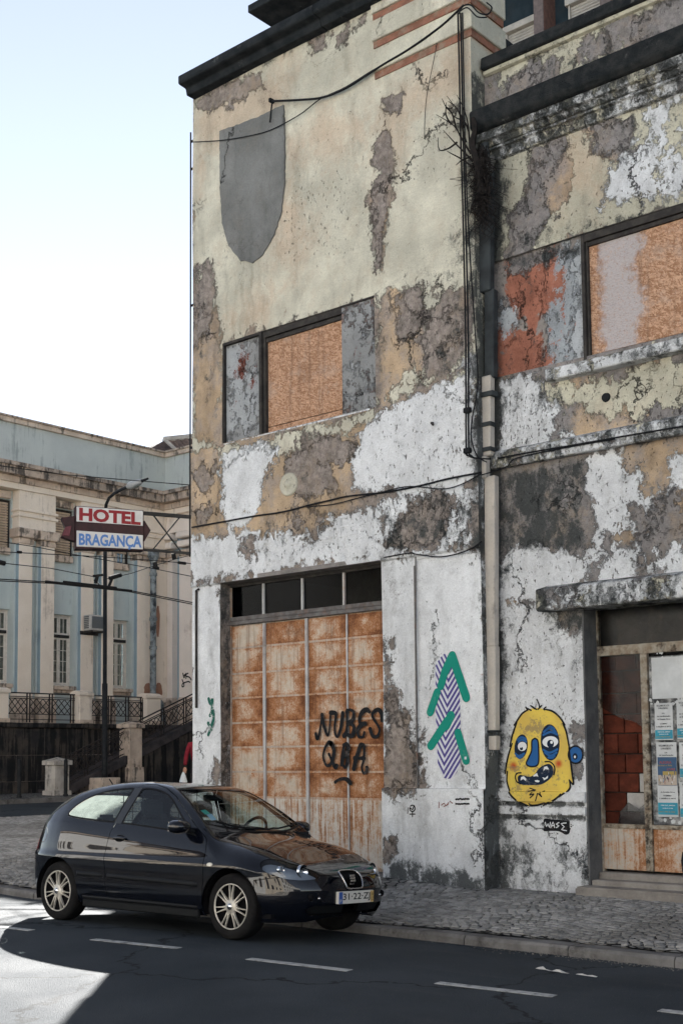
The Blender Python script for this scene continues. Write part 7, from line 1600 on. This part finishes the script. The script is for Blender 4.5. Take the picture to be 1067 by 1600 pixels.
mb = MB(); polyfill(mb, [(lambda a: (a.x, a.z))(P(x, y, Y=YS - .03)) for x, y in ((1070, 1325), (1064, 1332), (1062, 1345), (1064, 1362), (1068, 1372), (1080, 1375), (1080, 1325))], lambda x, z: (x, YS - .014, z)); build('black_spray_blot', mb, M_spblack, HB, fix=False)

# ------------------------------------------------------------------ drain pipe in the corner
M_pipew = worn('cream_plastic_pipe', (.52, .48, .42), (.44, .41, .37), 3, .55, .002, .6, (.07, .065, .06), .55, streak=.7); M_pipeg = worn('grey_iron_pipe', (.05, .058, .062), (.028, .032, .034), 5, .7, .003, .5, (.20, .20, .19), .6, streak=.5)
YPp = YB - .13; pp_ = lambda x, y: P(x, y, Y=YPp)
def sq(name, par, x0, x1, y0, y1, mat, d=.0, bev=.012, dep=.10):
    a, b = pp_(x0, y0), pp_(x1, y1); return build(name, MB().prism([(a.x, a.z), (a.x + (pp_(x1, y0).x - a.x), a.z), (b.x, b.z), (pp_(x0, y1).x, b.z)], lambda p: (p[0], YPp - dep / 2 - d, p[1]), lambda p: (p[0], YPp + dep / 2 - d, p[1])), mat, par, bev=bev)
DP = thing('drain_pipe', 'square drain pipe, cream below and grey above, in the corner between the derelict houses', 'drain pipe', tuple(pp_(766, 1385)))
sq('pipe_length', DP, 759.5, 776, 746, 1010, M_pipew); sq('pipe_length', DP, 761.5, 777.5, 1010.6, 1142, M_pipew, .004); sq('pipe_length', DP, 751.5, 764.5, 716, 748, M_pipew, .03); sq('pipe_length', DP, 754.8, 769, 590, 712, M_pipew, -.004); sq('pipe_length', DP, 757, 772, 455, 589, M_pipeg, -.03); sq('pipe_length', DP, 751, 769, 262, 454, M_pipeg, .0)
q = pp_(760, 256); build('hopper', MB().lathe([(.05, -.35), (.075, -.15), (.10, -.02), (.115, 0), (.115, .05), (.09, .06)], (q.x, YPp - .02, q.z), 'Z', 12), M_pipew if 0 else worn('dirty_ceramic_hopper', (.17, .165, .15), (.10, .10, .095), 6, .7, .003, .6, (.03, .03, .03), .5), DP, smooth=True)
build('outlet', MB().tube([(q.x, YPp - .02, q.z + .05), (q.x - .01, YPp - .01, q.z + .22), (q.x + .05, YPp + .08, q.z + .34)], .05, 8), M_pipeg, DP, smooth=True)
for (x0, x1, y) in ((757, 771, 664), (757, 771, 703), (760, 780, 1143), (756, 774, 617)): sq('clip', DP, x0 - 1, x1, y - 1.6, y + 1.6, M_pipeg, .012, .002, .11)
sq('pipe_stub', DP, 763, 778, 1150, 1172, M_pipew, .0); 
# damp black stain pipe base
# ------------------------------------------------------------------ loose cables on the facades
def cable(pts, r, lbl, Y=None, mat=None, n=5, grp='cables strung along the derelict walls'):
    q = [P(p[0], p[1], Y=(p[2] if len(p) > 2 else Y)) for p in pts]; q = [Vector(v) for v in spline(q, False, n)]
    o = build('wall_cable', MB().tube(q, r, 6), mat or M_wire, smooth=True); return tag(o, lbl, 'cable', grp)
ya = YA - .06
cable([(752, 738), (700, 748), (660, 758), (610, 768), (575, 772), (540, 776), (510, 783), (480, 790), (455, 797), (430, 802), (400, 806), (350, 815), (300, 824)], .011, 'long sagging cable crossing the white band above the garage door', ya)
cable([(752, 740), (720, 757), (690, 764), (640, 760), (600, 768), (560, 778), (520, 788), (480, 792)], .007, 'thinner cable hanging just under the long sagging one', ya - .01)
cable([(724, 8), (690, 40), (640, 76), (600, 100), (575, 116), (540, 138), (505, 152), (470, 156), (426, 158)], .014, 'thick cable swooping from the top right corner to the grey shield patch', ya)
cable([(426, 158), (424, 170), (422, 191)], .011, 'short cable tail hanging above the grey shield patch', ya)
cable([(722, 12), (680, 50), (640, 78), (585, 108), (540, 136), (500, 155), (470, 178), (430, 200), (400, 210), (350, 219), (302, 222)], .007, 'thin cable running from the top corner across the shield patch to the left edge', ya + .01)
for i, (dx, lbl) in enumerate(((0, 'left one of the vertical cables beside the corner'), (4, 'middle one of the vertical cables beside the corner'))):
    cable([(715 + dx, 20), (717 + dx, 100), (719 + dx, 200), (722 + dx, 300), (725 + dx, 420), (727 + dx, 520), (727.5 + dx, 600), (728 + dx, 700), (732 + dx, 712), (744, 716), (766, 717)], .010, lbl, ya - .005 * i)
cable([(722, 20), (724, 110), (727, 250), (734, 400), (742, 520), (746, 600), (738, 650), (736, 685), (745, 712), (760, 722)], .008, 'loose right one of the vertical cables, bulging towards the pipe', ya - .012)
cable([(716, 22), (722, 10), (735, 8), (748, 20), (762, 22), (768, 12), (760, 4)], .009, 'tangled loop of cable at the top corner of the tall house', ya - .05); cable([(718, 18), (730, 12), (745, 26), (760, 27)], .008, 'second loop of cable at the top corner under the tangle', ya - .06)
cable([(686, 40), (680, 80), (668, 140), (664, 175), (663, 210), (664, 218)], .004, 'hair thin wire hanging to the small holes', ya + .02)
cable([(778, 716, YB - .13), (820, 708, YB - .13), (880, 698, YB - .13), (960, 684, YB - .13), (1090, 662, YB - .13)], .009, 'cable lying on the string course of the lower house', None)
cable([(752, 742, YA - .05), (790, 730, YB - .14), (806, 716, YB - .14), (880, 700, YB - .13), (960, 686, YB - .13)], .007, 'thin cable crossing from the corner onto the string course', None)
cable([(600, 871), (640, 864), (650, 866), (690, 870), (730, 860), (752, 846)], .008, 'cable clipped over the right pilaster of the garage door', YA - .055)
cable([(649, 870), (649.5, 1000), (651, 1130), (652.5, 1230)], .008, 'straight cable dropping beside the pilaster', YA - .02, mat=M_greywood)
for (x, y) in ((729.5, 641), (729.5, 704)): q = P(x, y, Y=ya - .01); tag(build('cable_clip', MB().box(q.x - .045, q.x + .045, q.y - .02, q.y + .03, q.z - .03, q.z + .03), M_wire, bev=.006), 'black clip joining the vertical cables, %s' % ('upper one' if y < 680 else 'lower one at their bend'), 'clip')
q = P(425, 158, Y=YA - .03); tag(build('cable_hook', MB().box(q.x - .02, q.x + .02, YA - .08, YA + .02, q.z - .025, q.z + .025), M_wire, bev=.004), 'small black hook above the grey shield patch holding the cable', 'hook')
q = P(677, 662, Y=YA - .05); tag(build('iron_hook', MB().tube([(q.x - .03, YA - .01, q.z + .02), (q.x, YA - .09, q.z), (q.x + .03, YA - .10, q.z - .03)], .015, 6), M_dark), 'rusty iron hook sticking out of the white patch right of the boarded window', 'hook')
# rod on the left edge
xq = P(298.2, 500, Y=YA + .02).x; RD = thing('conduit_rod', 'thin vertical rod standing off the left edge of the tall house', 'rod', (xq, YA + .02, P(298, 860, Y=YA + .02).z))
build('rod', MB().tube([P(298.3, 207, Y=YA + .02), P(298.0, 500, Y=YA + .02), P(297.0, 870, Y=YA + .02)], .012, 6), M_wire, RD)
for y in (222, 265, 478, 700): a = P(298, y, Y=YA + .02); build('standoff', MB().obox(a, (XL + .03, YA + .02, a.z), .018, .03), M_wire, RD)
# ------------------------------------------------------------------ dead shrub rooted in the corner
M_twig = worn('dead_twig', (.026, .022, .020), (.014, .013, .013), 20, .9, .0, .2); SH = thing('dead_shrub', 'leafless shrub with black matted roots growing from the corner beside the cornice', 'shrub', tuple(P(750, 300, Y=YA - .05)))
def tw(pts, r0, r1, d=.0, nm='branch'):
    q = [P(x, y, Y=YA - .08 - d * i / len(pts)) for i, (x, y) in enumerate(pts)]; q = [Vector(v) for v in spline(q, False, 4)]; rr = [r0 + (r1 - r0) * i / (len(q) - 1) for i in range(len(q))]
    return build(nm, MB().tube(q, rr, 5), M_twig, SH)
tw([(752, 300), (748, 262), (738, 228), (742, 200), (738, 185)], .05, .03, .05, 'trunk')
for b in ([(738, 252), (725, 238), (712, 225), (700, 212), (692, 203)], [(735, 240), (720, 215), (712, 200), (700, 190), (681, 179)], [(728, 222), (722, 200), (720, 180), (709, 165), (698, 150)], [(734, 232), (732, 205), (729, 185), (722, 165), (713, 148)], [(714, 222), (700, 232), (686, 234), (684, 215)], [(712, 200), (706, 178), (697, 168), (690, 154)], [(740, 262), (720, 248), (705, 240), (698, 236)], [(724, 200), (715, 172), (700, 158)], [(702, 192), (696, 178), (697, 160)], [(735, 245), (722, 250), (712, 258)], [(697, 168), (704, 170), (710, 162)], [(732, 205), (725, 190), (712, 184), (704, 176)]): tw(b, .013, .003, random.uniform(.05, .3))
mb = MB()
for k in range(170):
    x = random.gauss(753, 5); y0 = random.uniform(225, 320); L = random.uniform(15, 75); q = [P(x + random.gauss(0, 4) * i, y0 + L * i / 4, Y=YA - .10 + random.uniform(-.05, .1)) for i in range(5)]; mb.tube(q, [.006, .006, .005, .004, .002], 3, cap=False)
o = build('matted_roots', mb, M_twig, SH, fix=False); o['kind'] = 'stuff'
# ------------------------------------------------------------------ passer-by half hidden by the corner of the tall house
fx = P(310.5, 1200, D=27.0); gzp = slope(fx.x) + (.30 if fx.x > -22.6 else .06)
PE = thing('person', 'person in a dark red jacket holding a pale bag, mostly hidden behind the house corner', 'person', (fx.x, fx.y, gzp)); vdir = Vector((.76, .65, 0))           # across the view
M_jack = worn('dark_red_jacket', (.22, .022, .035), (.15, .016, .026), 9, .9, .002, .2); M_skin = flat('skin', (.42, .24, .17), .6); M_trs = worn('dark_trousers', (.035, .035, .042), (.05, .048, .05), 9, .9, .001, .2); M_hair = flat('dark_hair', (.03, .022, .018), .7); M_bagp = flat('pale_bag', (.55, .60, .64), .7)
def skin(name, nodes, edges, mat, par, sub=2):
    """continuous limb or body grown over a skeleton: nodes (across, towards the viewer, up, radius)"""
    fwd = Vector((vdir.y, -vdir.x, 0)); off = wloc(par)
    me = bpy.data.meshes.new(name); me.from_pydata([tuple(Vector((fx.x, fx.y, gzp)) + vdir * a + fwd * b + Vector((0, 0, c)) - off) for a, b, c, r in nodes], edges, []); o = put(name, me, mat, par)
    m = o.modifiers.new('skin', 'SKIN'); m.use_smooth_shade = True
    for i, nd in enumerate(nodes): me.skin_vertices[0].data[i].radius = (nd[3], nd[3] * .8); me.skin_vertices[0].data[i].use_root = i == 0
    s_ = o.modifiers.new('smooth', 'SUBSURF'); s_.levels = s_.render_levels = sub; return o
skin('body', [(0, 0, .95, .14), (-.10, 0, .88, .095), (-.11, .03, .50, .065), (-.12, 0, .09, .045), (-.12, .16, .04, .04), (.10, 0, .88, .095), (.12, -.05, .50, .065), (.13, -.12, .09, .045), (.13, .04, .04, .04), (0, 0, 1.20, .14), (0, 0, 1.40, .13), (0, .01, 1.50, .06), (0, .03, 1.62, .095), (0, .03, 1.70, .085)], [(0, 1), (1, 2), (2, 3), (3, 4), (0, 5), (5, 6), (6, 7), (7, 8), (0, 9), (9, 10), (10, 11), (11, 12), (12, 13)], M_trs, PE)
skin('jacket', [(0, 0, 1.18, .17), (0, 0, .92, .17), (0, 0, 1.36, .155), (0, 0, 1.46, .08), (-.19, .02, 1.39, .075), (-.26, .06, 1.14, .062), (-.27, .16, .93, .052), (.19, 0, 1.39, .075), (.25, -.02, 1.12, .062), (.26, .06, .90, .052)], [(0, 1), (0, 2), (2, 3), (2, 4), (4, 5), (5, 6), (2, 7), (7, 8), (8, 9)], M_jack, PE)
def hand(x, y, z, nm='hand'):
    nd = [(x, y, z, .032), (x, y + .01, z - .06, .038)]; ed = [(0, 1)]
    for k, (dx, L) in enumerate(((-.028, .055), (-.010, .065), (.010, .060), (.027, .045))): b = len(nd); nd += [(x + dx, y + .02, z - .085, .011), (x + dx, y + .035, z - .085 - L * .5, .010), (x + dx, y + .025, z - .085 - L * .9, .008)]; ed += [(1, b), (b, b + 1), (b + 1, b + 2)]
    b = len(nd); nd += [(x + .035, y + .03, z - .04, .012), (x + .045, y + .05, z - .075, .010)]; ed += [(1, b), (b, b + 1)]
    return skin(nm, nd, ed, M_skin, PE, 2)
hand(-.275, .18, .90); hand(.265, .08, .87)
hd_ = skin('head', [(0, .03, 1.62, .10), (0, .05, 1.57, .075), (0, .02, 1.69, .095), (0, .02, 1.50, .055), (0, .135, 1.60, .018)], [(0, 1), (0, 2), (1, 3), (0, 4)], M_skin, PE); skin('hair', [(0, -.01, 1.70, .108), (0, -.04, 1.62, .09)], [(0, 1)], M_hair, PE)
bq = Vector((fx.x, fx.y, gzp)) + vdir * -.30 + Vector((vdir.y, -vdir.x, 0)) * .22
mb = MB(); n = 10
for j, (z, rx, ry) in enumerate(((.79, .015, .012), (.72, .05, .03), (.60, .085, .05), (.52, .08, .05), (.47, .03, .02))):
    for k in range(n): a = 2 * math.pi * k / n; p = bq + vdir * (rx * math.cos(a)) + Vector((vdir.y, -vdir.x, 0)) * (ry * math.sin(a)); mb.v.append((p.x, p.y, gzp + z + .01 * math.sin(a * 3)))
for j in range(4):
    for k in range(n): mb.f.append((j * n + k, j * n + (k + 1) % n, (j + 1) * n + (k + 1) % n, (j + 1) * n + k))
mb.f += [tuple(range(n)), tuple(4 * n + k for k in range(n))[::-1]]
tag(build('carrier_bag', mb, M_bagp, smooth=True), 'pale bluish carrier bag hanging from the hand at the house corner', 'bag')

# ------------------------------------------------------------------ sunlit houses across the road, behind the viewer (they face the derelict fronts and show in the car)
M_f1 = worn('ochre_facade', (.74, .66, .54), (.68, .6, .5), 1.2, .9, .003, .3); M_f2 = worn('pale_facade', (.80, .78, .75), (.75, .73, .70), 1.2, .9, .003, .3); M_f3 = worn('grey_white_facade', (.80, .79, .76), (.74, .73, .70), 1.2, .9, .003, .3)
op = MB().box(-60, 40, -10.0, -5.2, -.4, .12); struct('opposite_pavement', op, worn('pale_paving_across', (.52, .50, .46), (.44, .42, .39), 3, .8, .004, .3))  # unseen pale pavement added to bounce sunlight onto the derelict fronts
x = -40.0
for i, (wd, h, m_, lbl) in enumerate(((11, 9.5, M_f2, 'pale three storey house across the road'), (9, 8.0, M_f1, 'ochre house across the road'), (12, 10.5, M_f3, 'greyish white house across the road'), (10, 8.5, M_f1, 'ochre corner house across the road'), (12, 10, M_f2, 'pale long house across the road'), (12, 9, M_f3, 'greyish end house across the road'))):
    t = thing('opposite_house', lbl + ', standing behind the viewer', 'house', (x + wd / 2, -13, 0)); build('wall', MB().box(x, x + wd - .02, -20, -10, min(slope(x), .9) - .5, h), m_, t); build('cornice', MB().box(x, x + wd - .02, -10.0 + .002, -9.7, h - .35, h), M_creamdirt, t); build('roof', MB().prism([(-9.6, h), (-20.2, h), (-15, h + 1.8)], lambda p: (x, p[0], p[1]), lambda p: (x + wd - .02, p[0], p[1])), M_rt, t)
    k = 0
    while .8 + k * 2.2 + 1.1 < wd:
        for z in (1.0, 4.3, 7.3):
            if z + 1.8 < h - .4:
                a = x + .8 + k * 2.2; F = build('window', MB().box(a - .12, a + 1.12, -9.998, -9.93, z - .12, z).box(a - .12, a, -9.998, -9.95, z, z + 1.8).box(a + 1.0, a + 1.12, -9.998, -9.95, z, z + 1.8).box(a - .12, a + 1.12, -9.998, -9.94, z + 1.8, z + 1.92), M_win, t); build('pane', MB().box(a, a + 1.0, -9.998, -9.97, z, z + 1.8), M_dirtyglass if 0 else M_dark, F)
        k += 1
    x += wd
